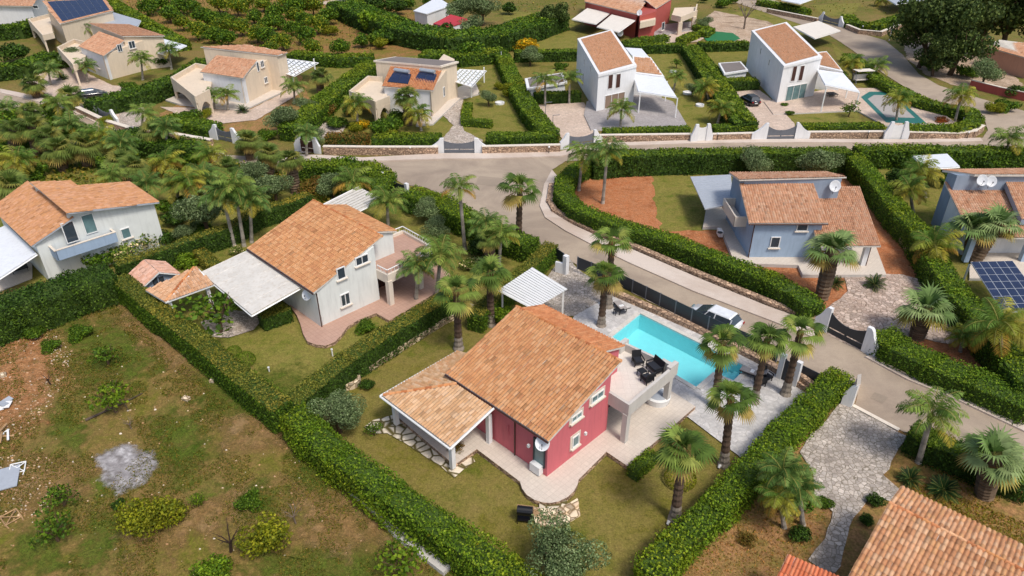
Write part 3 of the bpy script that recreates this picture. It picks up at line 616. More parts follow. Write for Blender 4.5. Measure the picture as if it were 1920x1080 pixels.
# ---- pergola with white slats
def pergola(name, corners, mat, label, cat='pergola', slats=0, posts=(), th=.1, postm='whitepaint', postw=.14, z0=0, beams=True, rib=0):
    P = [np.array(p, float) for p in corners]; t = thing(name, (*(sum(P)/4)[:2], z0), label, cat)
    if slats:
        b = MB()
        for k in range(slats):
            a0, a1 = (k+.08)/slats, (k+.86)/slats; q = [P[0]+(P[1]-P[0])*a0, P[0]+(P[1]-P[0])*a1, P[3]+(P[2]-P[3])*a1, P[3]+(P[2]-P[3])*a0]; b.slab(q, .05)
        b.build('slats', mat, t)
        u = MB()
        for s in (0.02, .34, .66, .98): a = P[0]+(P[3]-P[0])*s; d = P[1]+(P[2]-P[1])*s; u.tube(a-[0, 0, .1], d-[0, 0, .1], .045, .045, 4)
        for a, d in ((P[0], P[3]), (P[1], P[2])): u.tube(a-[0, 0, .02], d-[0, 0, .02], .07, .07, 4)
        u.build('frame', postm, t)
    else:
        b = MB(); b.slab(P, th)
        b.build('canopy', mat, t)
        if rib:
            u = MB()
            for k in range(rib+1): s = k/rib; a = P[0]+(P[1]-P[0])*s; d = P[3]+(P[2]-P[3])*s; u.tube(a+[0, 0, .004], d+[0, 0, .004], .016, .016, 4)
            u.build('ribs', mat, t)
        if beams:
            u = MB()
            for i in range(4): a, d = P[i], P[(i+1) % 4]; u.tube(a-[0, 0, th+.05], d-[0, 0, th+.05], .06, .06, 4)
            u.build('frame', postm, t)
    for p in posts: q = MB(); post(q, p, z0, (p[2] if len(p) > 2 else P[0][2])-.08, postw, 0); q.build('post', postm, t)
    return t
pergola('pergola', [L(10.15, 10.6, 2.55), L(14.0, 10.6, 2.6), L(14.6, 14.9, 2.6), L(10.2, 14.4, 2.55)], 'whitepaint', 'white slatted pergola over the gravel behind the red-pink villa', slats=15, posts=[L(13.8, 10.8, 2.55), L(10.4, 10.8, 2.5), L(14.2, 14.4, 2.55), L(10.4, 14.1, 2.5)])
# ---- pale grey villa
L = Loc((-14.69, 45.33), 45.5); H2L = L
H = thing('villa', L(0, 0, .25), 'pale grey-white villa with big orange roof and railed balcony, left of the red-pink one', 'villa')
RF = [L(-.2, -.05, 3.48), L(-.2, 10.1, 3.48), L(6.6, 10.4, 5.6), L(6.6, .3, 5.6)]; RB = [L(8.9, 8.9, 4.85), L(8.9, 1.5, 4.85), L(6.62, 1.5, 5.58), L(6.62, 8.9, 5.58)]
tiled('roof', RF, H); tiled('roof', RB, H); ridge(L(6.62, .3, 5.6), L(6.62, 10.4, 5.6), H)
f_, b_ = zf(RF), zf(RB)
walls('wall', [f_(L.xy(0, 0.1)), f_(L.xy(5.6, .1)), f_(L.xy(5.6, 1.7)), f_(L.xy(6.55, 1.7)), b_(L.xy(8.6, 1.7)), b_(L.xy(8.6, 8.7)), b_(L.xy(6.7, 8.7)), f_(L.xy(6.5, 9.9)), f_(L.xy(0, 9.9))], .15, 'greywhite', H)
for px, py, w, h, gl in ((647, 561, .85, 1.1, 'glass'), (639, 512, .75, 1.0, 'glass'), (678, 487, 1.2, .75, 'glass')): win(L(0, .1), L(5.6, .1), px, py, w, h, H, glass=gl, div=1)
g = MB(); g.tube(L(-.25, -.05, 3.38), L(-.25, 10.1, 3.38), .055); g.tube(L(.05, -.0, 3.3), L(.05, .0, .3), .045); g.build('gutter', 'brownmetal', H)
dishmesh('satellite_dish', G(575, 553, 2.7), .4, H, (-.2, -.8, .5), mast=.4)
q = MB(); q.box(tuple(G(588, 569, 1.8)), (.3, .3, .3), L.A); q.build('wall_lamp', 'whitepaint', H)
bf = MB(); bf.prism([L.xy(5.65, .08), L.xy(5.65, -1.25), L.xy(9.1, -1.05), L.xy(11.3, .2), L.xy(11.5, 4.2), L.xy(8.62, 4.2), L.xy(8.62, 1.68), L.xy(5.65, 1.68)], 2.5, 2.85); bf.build('balcony', 'cream', H)
fl = MB(); fl.face([L(5.66, .08, 2.856), L(5.66, -1.2, 2.856), L(9.05, -1.0, 2.856), L(11.2, .22, 2.856), L(11.4, 4.1, 2.856), L(8.64, 4.1, 2.856), L(8.64, 1.7, 2.856), L(5.66, 1.7, 2.856)]); fl.build('balcony_floor', 'terrace_pink', H)
parapet([L(5.66, .02), L(5.72, -1.2), L(9.1, -1.0), L(11.25, .2), L(11.42, 4.15), L(8.66, 4.15)], 2.3, 3.1, .2, 'cream', H)
railing([L(5.66, .02), L(5.72, -1.2), L(9.1, -1.0), L(11.25, .2), L(11.42, 4.15), L(8.66, 4.15)], 3.1, .4, H)
for a, b in ((5.8, -1.15), (9.05, -.9), (11.2, 4.0), (11.1, .4)): q = MB(); post(q, L(a, b), .25, 2.52, .42, L.A); q.build('pillar', 'cream', H)
q = MB(); q.prism([L.xy(5.7, 1.6), L.xy(8.4, 1.6), L.xy(8.4, 1.66), L.xy(5.7, 1.66)], .3, 2.4); q.build('door', 'brownmetal', H)
q = MB(); q.tube(L(.2, .02, 1.2), L(.2, .02, .4), .03); q.build('wall_pipe', 'whitepaint', H)
pergola('canopy', [L(-4.3, 2.0, 2.55), L(-4.1, 10.7, 2.55), L(-.1, 10.2, 3.25), L(-.1, 1.9, 3.2)], 'canopyw', 'large stained white canopy on posts against the pale grey villa', 'canopy', posts=[L(-4.1, 2.3), L(-4.1, 6.2), L(-4.0, 10.2)], th=.14, rib=6)
q = thing('carport', L(-6.2, 9.5, 0), 'small tiled lean-to roof on white posts at the left end of the large white canopy', 'carport')
tiled('roof', [L(-7.95, 8.45, 2.4), L(-8.3, 11.3, 2.4), L(-4.6, 10.5, 3.25)], q, [lin(h) for h in ('#dca67e', '#d29a72', '#c88a5e')], .24, .4, 'whitepaint')
tiled('roof', [L(-7.95, 8.43, 2.4), L(-4.2, 8.3, 2.4), L(-4.35, 10.5, 3.25), L(-4.6, 10.5, 3.25)], q, [lin(h) for h in ('#dca67e', '#d29a72', '#c88a5e')], .24, .4, 'whitepaint')
ridge(L(-7.9, 8.5, 2.44), L(-4.6, 10.5, 3.3), q)
for a, b in ((-7.6, 8.75), (-4.6, 8.7), (-7.9, 10.9)): m = MB(); post(m, L(a, b), 0, 2.42, .26, L.A); m.build('post', 'white', q)
q = thing('garden_shed', L(-6.5, 14.6, 0), 'little pale blue shed with pink tile gable roof and twin dark windows', 'shed')
walls('wall', [(*L.xy(-7.7, 13.4), 1.75), (*L.xy(-6.5, 13.4), 2.4), (*L.xy(-5.2, 13.4), 1.75), (*L.xy(-5.2, 15.8), 1.75), (*L.xy(-6.5, 15.8), 2.4), (*L.xy(-7.7, 15.8), 1.75)], 0, 'blueg', q)
sp_ = [lin(h) for h in ('#dca082', '#d09070', '#e4ae92')]
tiled('roof', [L(-8.0, 13.1, 1.75), L(-8.0, 16.1, 1.75), L(-6.5, 16.1, 2.55), L(-6.5, 13.1, 2.55)], q, sp_, .24, .4, 'whitepaint'); tiled('roof', [L(-4.95, 16.1, 1.75), L(-4.95, 13.1, 1.75), L(-6.5, 13.1, 2.55), L(-6.5, 16.1, 2.55)], q, sp_, .24, .4, 'whitepaint')
for px in (290.5, 302.5): win(L(-7.7, 13.4), L(-5.2, 13.4), px, 527-(px-290)*.18, .38, .62, q, frame='darkmetal', sill=False, div=0)
# ---- left villa with blue balcony
L = Loc((-36.96, 53.83), 47)
H = thing('villa', L(0, .5, 0), 'white villa with a pale blue balcony front at the left edge', 'villa')
zB = lambda a: 6-.205*a
TL = TPINK[:3]+TP[:3]
tiled('roof', [L(7.35, .2, zB(7.35)), L(7.5, 7.2, zB(7.5)), L(3.1, 7.2, zB(3.1)), L(0, 7.2, 6), L(0, -.1, 6)], H, TL, .23, .4, 'greysheet'); tiled('roof', [L(3.1, 7.21, zB(3.1)), L(3.1, 9.0, zB(3.1)), L(0, 9.6, 6), L(0, 7.21, 6)][::1], H, TL, .23, .4)
tiled('roof', [L(-3.15, 1.0, 3.72), L(-3.15, 12, 3.72), L(.4, 12, 5.35), L(.4, .3, 5.35)], H, TL, .23, .4, 'greysheet')
walls('wall', [(*L.xy(-2.8, 1.1), 3.75), (*L.xy(0, 1.1), 5.05), (*L.xy(.05, .6), 5.85), (*L.xy(7.0, .6), 4.45), (*L.xy(7.0, 7.0), 4.45), (*L.xy(3, 7.0), 5.25), (*L.xy(3, 8.8), 5.25), (*L.xy(.1, 8.8), 5.85), (*L.xy(.09, 8.83), 4.9), (*L.xy(.0, 11.8), 4.9), (*L.xy(-2.8, 11.8), 3.75)], 0, 'greywhite', H)
for px, py, w, h, s in ((131, 435, 1.0, 1.9, False), (167, 419, 1.0, 1.8, False), (236, 437, .8, 1.0, True)): win(L(0, .6), L(7, .6), px, py, w, h, H, 'window' if s else 'balcony_door', 'glassg' if px > 140 else 'glass', div=0, sill=s)
bf = MB(); bf.prism([L.xy(-1.9, 1.08), L.xy(-1.9, -.25), L.xy(2.9, -.25), L.xy(2.9, .58), L.xy(.06, .58), L.xy(.06, 1.08)], 2.3, 2.5); bf.build('balcony', 'blueg', H)
parapet([L(-1.9, 1.0), L(-1.9, -.2), L(2.9, -.2), L(2.9, .5)], 2.3, 3.2, .14, 'blue', H); parapet([L(-1.9, 1.0), L(-1.9, -.2), L(2.9, -.2), L(2.9, .5)], 3.2, 3.26, .2, 'cream', H, 'parapet_cap')
pergola('canopy', [L(-6.2, .2, 2.3), L(-6.2, 9.2, 2.3), L(-2.9, 9.4, 2.85), L(-2.95, 1.3, 2.85)], 'whitesheet', 'pale grey sheet canopy on a white post at the left edge', 'canopy', posts=[L(-5.6, .6)], th=.12)
# ---- blue villa
L = Loc((21.4, 56.52), 0)
H = thing('villa', L(3, 0, .3), 'light blue villa with pinkish tile roofs inside the curved hedge', 'villa')
RM = [L(-.65, -.35, 3.88), L(6.3, -.3, 3.88), L(6.5, 4.75, 5.5), L(-.35, 4.75, 5.5)]
tiled('roof', RM, H, TPINK, .24, .38); RK = [L(9.2, 8.4, 5.2), L(-.35, 8.2, 5.2), L(-.6, 4.2, 6.1), L(9.5, 4.9, 6.1)]
tiled('roof', RK, H, TPINK, .26, .4)
RS = [L(5.0, -2.2, 2.6), L(10.45, -2.15, 2.6), L(12.0, 6.9, 4.3), L(6.4, 6.9, 4.3)]
tiled('roof', RS, H, TPINK, .24, .38)
fm, fs = zf(RM), zf(RS)
walls('wall', [fm(L.xy(0, 0)), fm(L.xy(4.9, 0)), fm(L.xy(6.0, .02)), fm(L.xy(6.0, 4.6)), fm(L.xy(0, 4.6))], .2, 'blue', H)
walls('upper_wall', [(*L.xy(.05, 4.61), 5.95), (*L.xy(9.1, 4.9), 5.95), (*L.xy(8.8, 8.1), 5.15), (*L.xy(.05, 8.1), 5.15)], .2, 'blueg', H)
walls('side_wall', [fs(L.xy(6.02, .8)), fs(L.xy(9.6, .8)), fs(L.xy(10.8, 6.5)), fs(L.xy(9.2, 6.5)), fs(L.xy(6.02, 4.55))], .2, 'white', H)
win(L(0, 0), L(4.9, 0), 1453, 454, .85, 1.1, H, div=0); win(L(0, 0), L(6, 0), 1504, 426, 1.0, .7, H, div=0)
g = MB(); g.tube(L(-.65, -.4, 3.8), L(6.3, -.4, 3.8), .06); g.tube(L(-.02, -.06, 3.7), L(-.02, -.06, .3), .05); g.build('gutter', 'brownmetal', H)
for a, b in ((5.6, -1.3), (9.7, -1.4)): q = MB(); post(q, L(a, b), .3, 2.62, .4, 0); q.build('pillar', 'white', H)
g = MB(); g.tube(L(9.95, -1.6, 2.55), L(9.95, -1.6, .3), .04); g.build('downpipe', 'brownmetal', H)
dishmesh('satellite_dish', Gy(1566, 349, 60.9), .5, H, (-.2, -.9, .4), mast=.8)
bf = MB(); bf.prism([L.xy(-1.05, 2.1), L.xy(-.02, 2.1), L.xy(-.02, 6.2), L.xy(-1.05, 6.2)], 2.4, 2.6); bf.build('balcony', 'cream', H)
parapet([L(0, 2.1), L(-1.05, 2.1), L(-1.05, 6.2), L(0, 6.2)], 2.4, 3.4, .14, 'cream', H)
pergola('canopy', [L(-2.95, 5.5, 2.6), L(-2.6, 13.6, 2.6), L(1.5, 13.2, 3.0), L(-.1, 6.2, 2.85)], 'greysheet', 'grey sheet canopy on a white post, left of the light blue villa', 'canopy', posts=[L(-2.6, 5.9), L(-2.3, 13.2)], th=.12, postw=.28, postm='white', rib=14, beams=False)
q = MB(); 
q = thing('air_conditioner', L(.2-1.2, 4.0, 0.3), 'white outdoor unit on the terrace below the cream balcony of the light blue villa', 'air conditioner'); m = MB(); m.box(tuple(G(1350, 436, .6)), (.4, .9, .6)); q.location = tuple(G(1350, 436, .3)); q['_o'] = list(q.location); m.build('casing', 'whitepaint', q, .03); m = MB(); m.lathe(tuple(G(1350, 436, .9)-[0, 0, .002]), [(.25, 0), (.25, .03)]); m.build('fan_grille', 'darkmetal', q)
# ---- right-edge villa
L = Loc((40.27, 55.53), 0)
H = thing('villa', L(3, 0, .2), 'blue-grey villa with two satellite dishes at the right edge', 'villa')
RL = [L(0, 0, 2.8), L(14, 0, 2.8), L(14, 8.2, 4.65), L(1.3, 8.2, 4.65)]; tiled('roof', RL, H, TPINK, .24, .38)
RV = [L(4.9, 1.5, 3.85), L(14, 1.5, 3.85), L(14, 7.7, 5.4), L(6.4, 7.7, 5.4)]; tiled('roof', RV, H, TPINK, .24, .38, 'blueg', .5)
RU = [L(14, 9.6, 5.5), L(1.2, 8.9, 5.6), L(2.8, 6.5, 6.1), L(14, 6.5, 6.1)]; tiled('roof', RU, H, TPINK, .24, .38, 'canopyw', .2)
fl_ = zf(RL)
walls('wall', [fl_(L.xy(1.0, 2.0)), fl_(L.xy(13, 2.0)), fl_(L.xy(13, 6.6)), fl_(L.xy(1.3, 6.6))], 0, 'white', H)
walls('upper_wall', [(*L.xy(1.4, 6.8), 5.9), (*L.xy(13, 6.8), 5.95), (*L.xy(13, 9.2), 5.45), (*L.xy(1.6, 8.6), 5.5)], 0, 'blueg', H)
for a in (.5, 5.6, 9.5): q = MB(); post(q, L(a, .5), .2, 2.8, .45); q.build('pillar', 'blue', H)
dishmesh('satellite_dish', Gy(1842, 338, 61.6), .48, H, (-.2, -.9, .4), mast=.7); dishmesh('satellite_dish', Gy(1859, 340, 61.6), .48, H, (-.2, -.9, .4), mast=.7)
walls('low_wall', [(*L.xy(-2.2, 4.4),), (*L.xy(.9, 4.4),), (*L.xy(.9, 8),), (*L.xy(-1.4, 8),)], 0, 'concrete', H) if False else None
def solar(name, P, nx, ny, parent, label=None, th=.08, gap=.03, frame='greysheet'):
    P = [np.array(p, float) for p in P]; b = MB(); b.slab(P, th); o = b.build('panel_frame', frame, parent); n = MB(); up = np.array([0, 0, .012])
    f = lambda s, t: (P[0]*(1-s)+P[1]*s)*(1-t)+(P[3]*(1-s)+P[2]*s)*t+up
    ex = gap/np.linalg.norm(P[1]-P[0]); ey = gap/np.linalg.norm(P[3]-P[0])
    for i in range(nx):
        for j in range(ny): s0, s1, t0, t1 = i/nx+ex, (i+1)/nx-ex, j/ny+ey, (j+1)/ny-ey; n.face([f(s0, t0), f(s1, t0), f(s1, t1), f(s0, t1)])
    n.build('solar_cells', 'pv', o); return o
q = thing('solar_canopy', L(0, -7, 0), 'canopy of dark solar panels over a terrace at the right edge', 'solar canopy')
c1, c2, c3 = G(1820, 491, 2.7), G(1897, 489, 2.7), G(1880, 585, 2.5); dd = c2-c1
solar('p', [c3, c3+dd*1.02, c2+dd*.02, c1], 5, 7, q)
for p in (c1, c1+dd, c3, c3+dd): m = MB(); post(m, p, 0, 2.45, .12); m.build('post', 'whitepaint', q)
# ---- bottom right roofs
Rr, dv, nv = np.array([18.4, 24.3, 4.2]), np.array([math.cos(R(-43)), math.sin(R(-43)), 0]), np.array([-.682, -.731, 0])
H = thing('house', (20, 18, 0), 'house whose large orange tile roof fills the bottom right corner', 'house')
RN = [Rr+nv*7.2-[0, 0, 2.0], Rr+nv*7.2+dv*13-[0, 0, 2.0], Rr+dv*13, Rr]; RFa = [Rr-nv*2.2-[0, 0, .6], Rr-nv*2.2+dv*13-[0, 0, .6], Rr+dv*13, Rr]
TB = [lin(h) for h in ('#cf8c60', '#d89a70', '#c27e54', '#deaa80', '#b87248', '#d0905c')]
tiled('roof', RN, H, TB, .215, .36); tiled('roof', RFa, H, TB, .215, .4); ridge(Rr, Rr+dv*13, H, TB)
fn, ff = zf(RN), zf(RFa)
i_ = lambda a, b: tuple((Rr+dv*a+nv*b)[:2])
walls('wall', [fn(i_(.3, 6.9)), fn(i_(12.7, 6.9)), fn(i_(12.7, .1)), ff(i_(12.7, -1.9)), ff(i_(.3, -1.9)), fn(i_(.3, .1))], 0, 'cream', H)
H = thing('outbuilding', (13, 19, 0), 'small outbuilding with bright orange-red tile roof at the bottom edge', 'outbuilding')
R0 = np.array([13.1, 22.4, 2.8]); d2 = np.array([math.cos(R(-32)), math.sin(R(-32)), 0]); n2 = np.array([-.6, -.8, 0])
RR = [R0+n2*4-[0, 0, .8], R0+n2*4+d2*3.2-[0, 0, .8], R0+d2*2.9, R0]
tiled('roof', RR, H, [lin(h) for h in ('#d8744c', '#e0845a', '#c8643e')], .2, .5, 'whitepaint')
fr_ = zf(RR); walls('wall', [fr_((R0+d2*a+n2*b)[:2]) for a, b in ((.2, 3.8), (2.7, 3.8), (2.7, .2), (.2, .2))], 0, 'cream', H)
# ---- houses further off: roofs surveyed at their heights, walls dropped below them
def under(roofs, z0, mat, parent, inset=.94, dz=.12, name='wall'):
    out = []
    for r in roofs:
        P = [np.array(p, float) for p in r]; c = sum(P)/len(P); q = [c+(p-c)*inset for p in P]; f = plane(P)
        walls(name, [(p[0], p[1], f(p[0], p[1])-dz) for p in q], z0, mat, parent); out.append(q)
    return out
def gp(*a): return [G(*p) for p in a]
def gpc(*a):
    "as gp, with the last corner's height solved so that the four corners lie in one plane"
    P = [G(*p) for p in a[:3]]; f = plane(P); lo = None
    for z in np.arange(.5, 11, .05):
        q = G(a[3][0], a[3][1], z); d = abs(q[2]-f(q[0], q[1]))
        if lo is None or d < lo[0]: lo = (d, q)
    return P+[np.array([lo[1][0], lo[1][1], f(lo[1][0], lo[1][1])])]
def arch(a, b, z0, z1, th, mat, parent, w=.5, name='arch'):
    "arcade bay between two ground points"
    a = np.array(a[:2]); b = np.array(b[:2]); e = (b-a); Ln = np.linalg.norm(e); e /= Ln; n = np.array([-e[1], e[0]])*th/2; m = MB(); k = 8
    def blk(s0, s1, za, zb, zc, zd):
        p0, p1 = a+e*s0, a+e*s1
        m.hull8([(*(p0-n), za), (*(p1-n), zb), (*(p1+n), zb), (*(p0+n), za), (*(p0-n), zc), (*(p1-n), zd), (*(p1+n), zd), (*(p0+n), zc)])
    blk(0, w, z0, z0, z1, z1); blk(Ln-w, Ln, z0, z0, z1, z1); r = Ln-2*w
    zs = lambda t: z0+(z1-z0)*.55+(z1-z0)*.33*math.sin(math.pi*t)
    for j in range(k): blk(w+r*j/k, w+r*(j+1)/k, zs(j/k), zs((j+1)/k), z1, z1)
    return m.build(name, mat, parent)
def whitehouse(label, rf, rz, wa, front, roof2, aw, posts, wins, low, lowmat, rearaw=None):
    c = G(*front[0]); H = thing('modern_house', c, label, 'house')
    P = gpc(*[(x, y, z) for (x, y), z in zip(rf, rz)]); c0 = sum(P)/4; ins = [c0+(p-c0)*np.array([.86, .92, .92]) for p in P]
    f = plane(P); ins = [np.array([p[0], p[1], f(p[0], p[1])+.03]) for p in ins]
    b = MB(); b.slab(P, .35); b.build('roof_rim', 'white', H)
    tiled('roof', [ins[0], ins[1], ins[2], ins[3]], H, TWH, .3, .45, h=.04)
    q = under([P], 0, 'white', H, .985, .3)[0]
    P2 = gpc(*roof2); b = MB(); b.slab(P2, .3); b.build('roof_rim', 'white', H); c1 = sum(P2)/4; f2 = plane(P2)
    tiled('side_roof', [np.array([*(c1+(p-c1)*.86)[:2], 0])+[0, 0, f2(*(c1+(p-c1)*.86)[:2])+.03] for p in P2], H, TWH, .3, .45, h=.04); under([P2], 0, 'white', H, .97, .2)
    for px, py, w, h, gl, kd in wins: win(q[0], q[1], px, py, w, h, H, kd, gl, 'whitepaint', False, 0 if w < 2 else 2)
    for px, py, w, h in low: win(q[0], q[3], px, py, w, h, H, 'window', 'glass', 'whitepaint', False, 0)
    return H, q
HA, qA = whitehouse('tall white modern house with brown garage front beside the beige driveway', [(1122,140),(1194,122),(1147.5,55),(1082.5,72.5)], (5.5,5.8,6.9,6.7), None, [(1117,212)], [(1189,137,3.6),(1246,144,3.2),(1220,107,3.6),(1186,105,4.0)], None, None,
  [(1144,153,.95,2.1,'brownmetal','shutter'), (1158.5,151.5,.95,2.1,'brownmetal','shutter'), (1152,188,3.9,2.0,'brownrec','garage_door')], [(1108,112+18,.5,1.0),(1096,116,.5,1.0),(1094,147,.6,1.8),(1089,138,.6,1.6)], None)
HB, qB = whitehouse('tall white modern house with glazed ground floor beside the teal-edged pool', [(1470,124),(1542,106),(1475,41),(1409,57)], (5.6,6.1,7.0,6.8), None, [(1456,195)], [(1536,124,3.6),(1581,134,3.2),(1550,96,3.6),(1530,98,3.9)], None, None,
  [(1488,138,.95,2.3,'brownmetal','shutter'), (1502,137,.95,2.3,'brownmetal','shutter'), (1492,173,4.2,2.3,'glassg','glass_doors')], [(1443,117,.5,1.0),(1427,96,.5,1.0)], None)
pergola('white_canopy', gp((1187,138,4.0), (1197,171,hgt((1197,212),171)), (1269,182,hgt((1266,221),182)), (1245,145,3.7)), 'whitesheet', 'white sheet canopy on thin posts in front of the house near the beige driveway', 'canopy', posts=[(*G(1197,212,.2)[:2], 3.2), (*G(1266,221,.2)[:2], 3.1), (*G(1247,190,.2)[:2], 3.3)], z0=.2)
pergola('white_canopy', gp((1532,130,4.1), (1547,158,hgt((1539,210),157)), (1612,172,hgt((1604,203),172)), (1581,137,3.6)), 'whitesheet', 'white sheet canopy on thin posts facing the teal-edged pool', 'canopy', posts=[(*G(1539,210,.15)[:2], 3.9), (*G(1604,203,.15)[:2], 2.5), (*G(1585,185,.15)[:2], 3.0)], z0=.15)
pergola('white_canopy', gp((1172,89,3.0), (1187,106,2.8), (1217,107,2.6), (1203,91,2.8)), 'whitesheet', 'small white canopy half hidden behind the tiled wing of the house near the beige driveway', 'canopy', posts=[G(1216,115,0)])
for tp in (HA, HB): pass
# flat-roofed huts
def hut(label, corners, z, mat='white', top='greysheet', name='hut'):
    P = gp(*[(x, y, z) for x, y in corners]); t = thing(name, (*(sum(P)/4)[:2], 0), label, 'hut'); c = sum(P)/4
    walls('wall', [(*(c+(p-c)*.9)[:2], z-.3) for p in P], 0, mat, t); b = MB(); b.slab(P, .28); b.build('roof_rim', 'white', t)
    b = MB(); b.face([c+(p-c)*.86+[0, 0, .02] for p in P]); b.build('roof_sheet', top, t); return t
M['darkroof'] = plaster('grey_roofing', '#7d746f', .08)
hut('small square white hut with flat grey roof between the two tall white houses', [(1358,138),(1403,131),(1389,115),(1347,118)], 2.4, 'white', 'darkroof')
hut('low white hut with a two-part flat grey roof beside two small palms', [(988,166),(1064,154),(1055,136),(984,147)], 2.2, 'white', 'darkroof')
# red house at the top
H = thing('house', G(1227,69), 'brick-red house with beige balcony and a solar panel at the top edge', 'house')
e0, e1, r1, r0 = G(1096,3,4.7), G(1195,27,4.7), G(1216,-6,6.3), G(1112,-33,6.3)
tiled('roof', [e0, e1, r1, r0], H, TPINK, .35, .55)
g0, g1, g2, g3 = G(1197,25,4.75), G(1210,11,5.8), G(1226,-9,6.2), G(1208,-12,6.3)
RG = [G(1230,16,5.1), G(1262,-4,5.1), G(1240,-22,6.3), G(1210,0,6.2)]; tiled('roof', RG, H, TPINK, .35, .55)
under([[e0, e1, r1, r0]], 0, 'redw', H, .97); under([RG], 0, 'redw', H, .9); walls('wall', [(*G(1196,76)[:2], 4.6), (*G(1226,69)[:2], 5.0), (*G(1226,55)[:2], 5.0), (*G(1190,50)[:2], 4.6)], 0, 'redw', H)
wa_, wb_ = G(1227,69), G(1257,59)
win(G(1230,66), G(1257,59), 1243, 49, 1.0, 1.6, H, div=0)
solar('p', gp((1168,-3,5.4), (1200,6,5.2), (1210,-10,6.1), (1178,-18,6.2)), 3, 2, H, frame='darkmetal')
bf = MB(); bf.prism([G(1255,60)[:2], G(1272,64)[:2], G(1300,52)[:2], G(1303,38)[:2], G(1262,40)[:2]], 2.6, 2.9); bf.build('balcony', 'beige', H)
parapet([G(1257,62), G(1273,66), G(1300,54), G(1303,40)], 2.6, 3.7, .25, 'beige', H)
for p in ((1273,66), (1299,55), (1301,42)): q = MB(); post(q, G(*p), 0, 2.6, .8); q.build('pillar', 'beige', H)
bf = MB(); bf.prism([G(1197,80)[:2], G(1226,73)[:2], G(1224,64)[:2], G(1198,70)[:2]], 2.7, 3.8); bf.build('balcony', 'beige', H)
dishmesh('satellite_dish', G(1199,24,5.0), .55, H, (-.2, -.9, .3)); dishmesh('satellite_dish', G(1163,62,1.6), .6, H, (-.2, -.9, .3))
for lab, cs in (('left of two beige awnings on the brick-red house', [(1072,36,2.4), (1117,45,2.4), (1144,24,3.6), (1101,15,3.6)]), ('right of two beige awnings on the brick-red house', [(1119,50,2.4), (1160,60,2.4), (1191,38,3.6), (1147,27,3.6)])):
    t = pergola('awning', gp(*cs), 'awning', lab, 'awning', posts=[G(cs[0][0]+3, cs[0][1]+14, 0), G(cs[1][0]-2, cs[1][1]+14, 0)], th=.08)
# beige house with solar water heaters
def farbeige(label, low, up, base, baser, flatlow, name='villa', wallm='white', upm='beige', topmat=None, pal=TPINK, z_up=None):
    H = thing(name, G(*base), label, 'villa'); PL = gpc(*low); PU = gpc(*up)
    tiled('roof', PL, H, pal, .3, .5)
    under([PL], 0, wallm, H, .93); q = under([PU], 0, upm, H, .95)[0]
    if topmat: b = MB(); b.slab(PU, .25); b.build('flat_roof', 'cream', H); c = sum(PU)/4; b = MB(); b.face([c+(p-c)*.93+[0, 0, .02] for p in PU]); b.build('roof_sheet', topmat, H)
    else: tiled('upper_roof', PU, H, pal, .3, .5)
    return H, q
H10, q10 = farbeige('beige villa with two solar water heaters on its orange roof', [(716,162,3.9), (812,170,3.9), (829,131,4.9), (732,125,4.9)], [(700,113,5.6), (827,124,5.6), (860,115,5.6), (741,106,5.6)], (811,222), (855,175), None, topmat='darkroof', pal=TOR)
walls('wall', [(*G(811,222)[:2], 3.8), (*G(855,176)[:2], 5.3), (*G(835,165)[:2], 5.3), (*G(790,205)[:2], 3.8)], 0, 'beige', H10)
for x in (735, 783): 
    solar('p', gp((x-9,153,4.22), (x+30,157,4.22), (x+36,139,4.85), (x+3,135,4.85)), 2, 1, H10, frame='darkmetal')
    q = MB(); q.tube(G(x+5,131,5.1), G(x+32,135,5.1), .3, .3, 10); q.build('water_tank', 'tank', H10)
def farterrace(H, pts, floor_z, base, mat='beige', pil=(), th=.25):
    w = [G(x, y, floor_z) for x, y in pts]; b = MB(); b.prism([p[:2] for p in w], floor_z-.55, floor_z-.2); b.build('balcony', mat, H)
    parapet(w, floor_z-.55, floor_z+.45, th, mat, H); 
    for x, y in pil: q = MB(); post(q, G(x, y), 0, floor_z-.5, .5); q.build('pillar', mat, H)
    for i in range(len(w)-1):
        if np.linalg.norm(w[i+1][:2]-w[i][:2]) > 2.5: arch(w[i], w[i+1], 0, floor_z-.5, .28, mat, H)
farterrace(H10, [(729,186), (705,196), (657,176), (691,148), (716,150)], 3.0, None)
farb = [(775,205,.9,1.3)]
win(G(811,222), G(855,176), 832, 172, .8, 1.4, H10, div=0, sill=False); win(G(811,222), G(855,176), 843, 168, .5, 1.0, H10, div=0, sill=False)
H11, q11 = farbeige('beige villa with roof terrace between the dark-car villa and the water-heater villa', [(375,135,4.1), (455,147,4.1), (482,113,5.2), (406,104,5.2)], [(521,104,5.7), (376,88,5.9), (460,84,5.9), (539,98,5.5)], (461,198), (532,160), None)
walls('wall', [(*G(461,198)[:2], 3.95), (*G(533,160)[:2], 5.3), (*G(505,150)[:2], 5.3), (*G(425,180)[:2], 3.95)], 0, 'beige', H11)
farterrace(H11, [(392,174), (368,186), (323,150), (368,124), (400,130)], 3.0, None)
win(G(380,185), G(461,198), 425, 171, 1.3, .9, H11, div=0); win(G(461,198), G(533,160), 491, 120, .9, 1.0, H11, div=1); win(G(461,198), G(533,160), 498, 150, .9, .9, H11, div=1); win(G(461,198), G(533,160), 483, 125, .6, 1.4, H11, div=0, sill=False)
H12, q12 = farbeige('beige villa with roof terrace and pinkish tile roofs, behind the dark parked car', [(147,87,4.0), (194,105,4.0), (233,76,5.3), (186,59,5.3)], [(230,68,5.9), (309,67,5.3), (242,46,5.4), (166,44,6.0)], (206,150), (300,115), None)
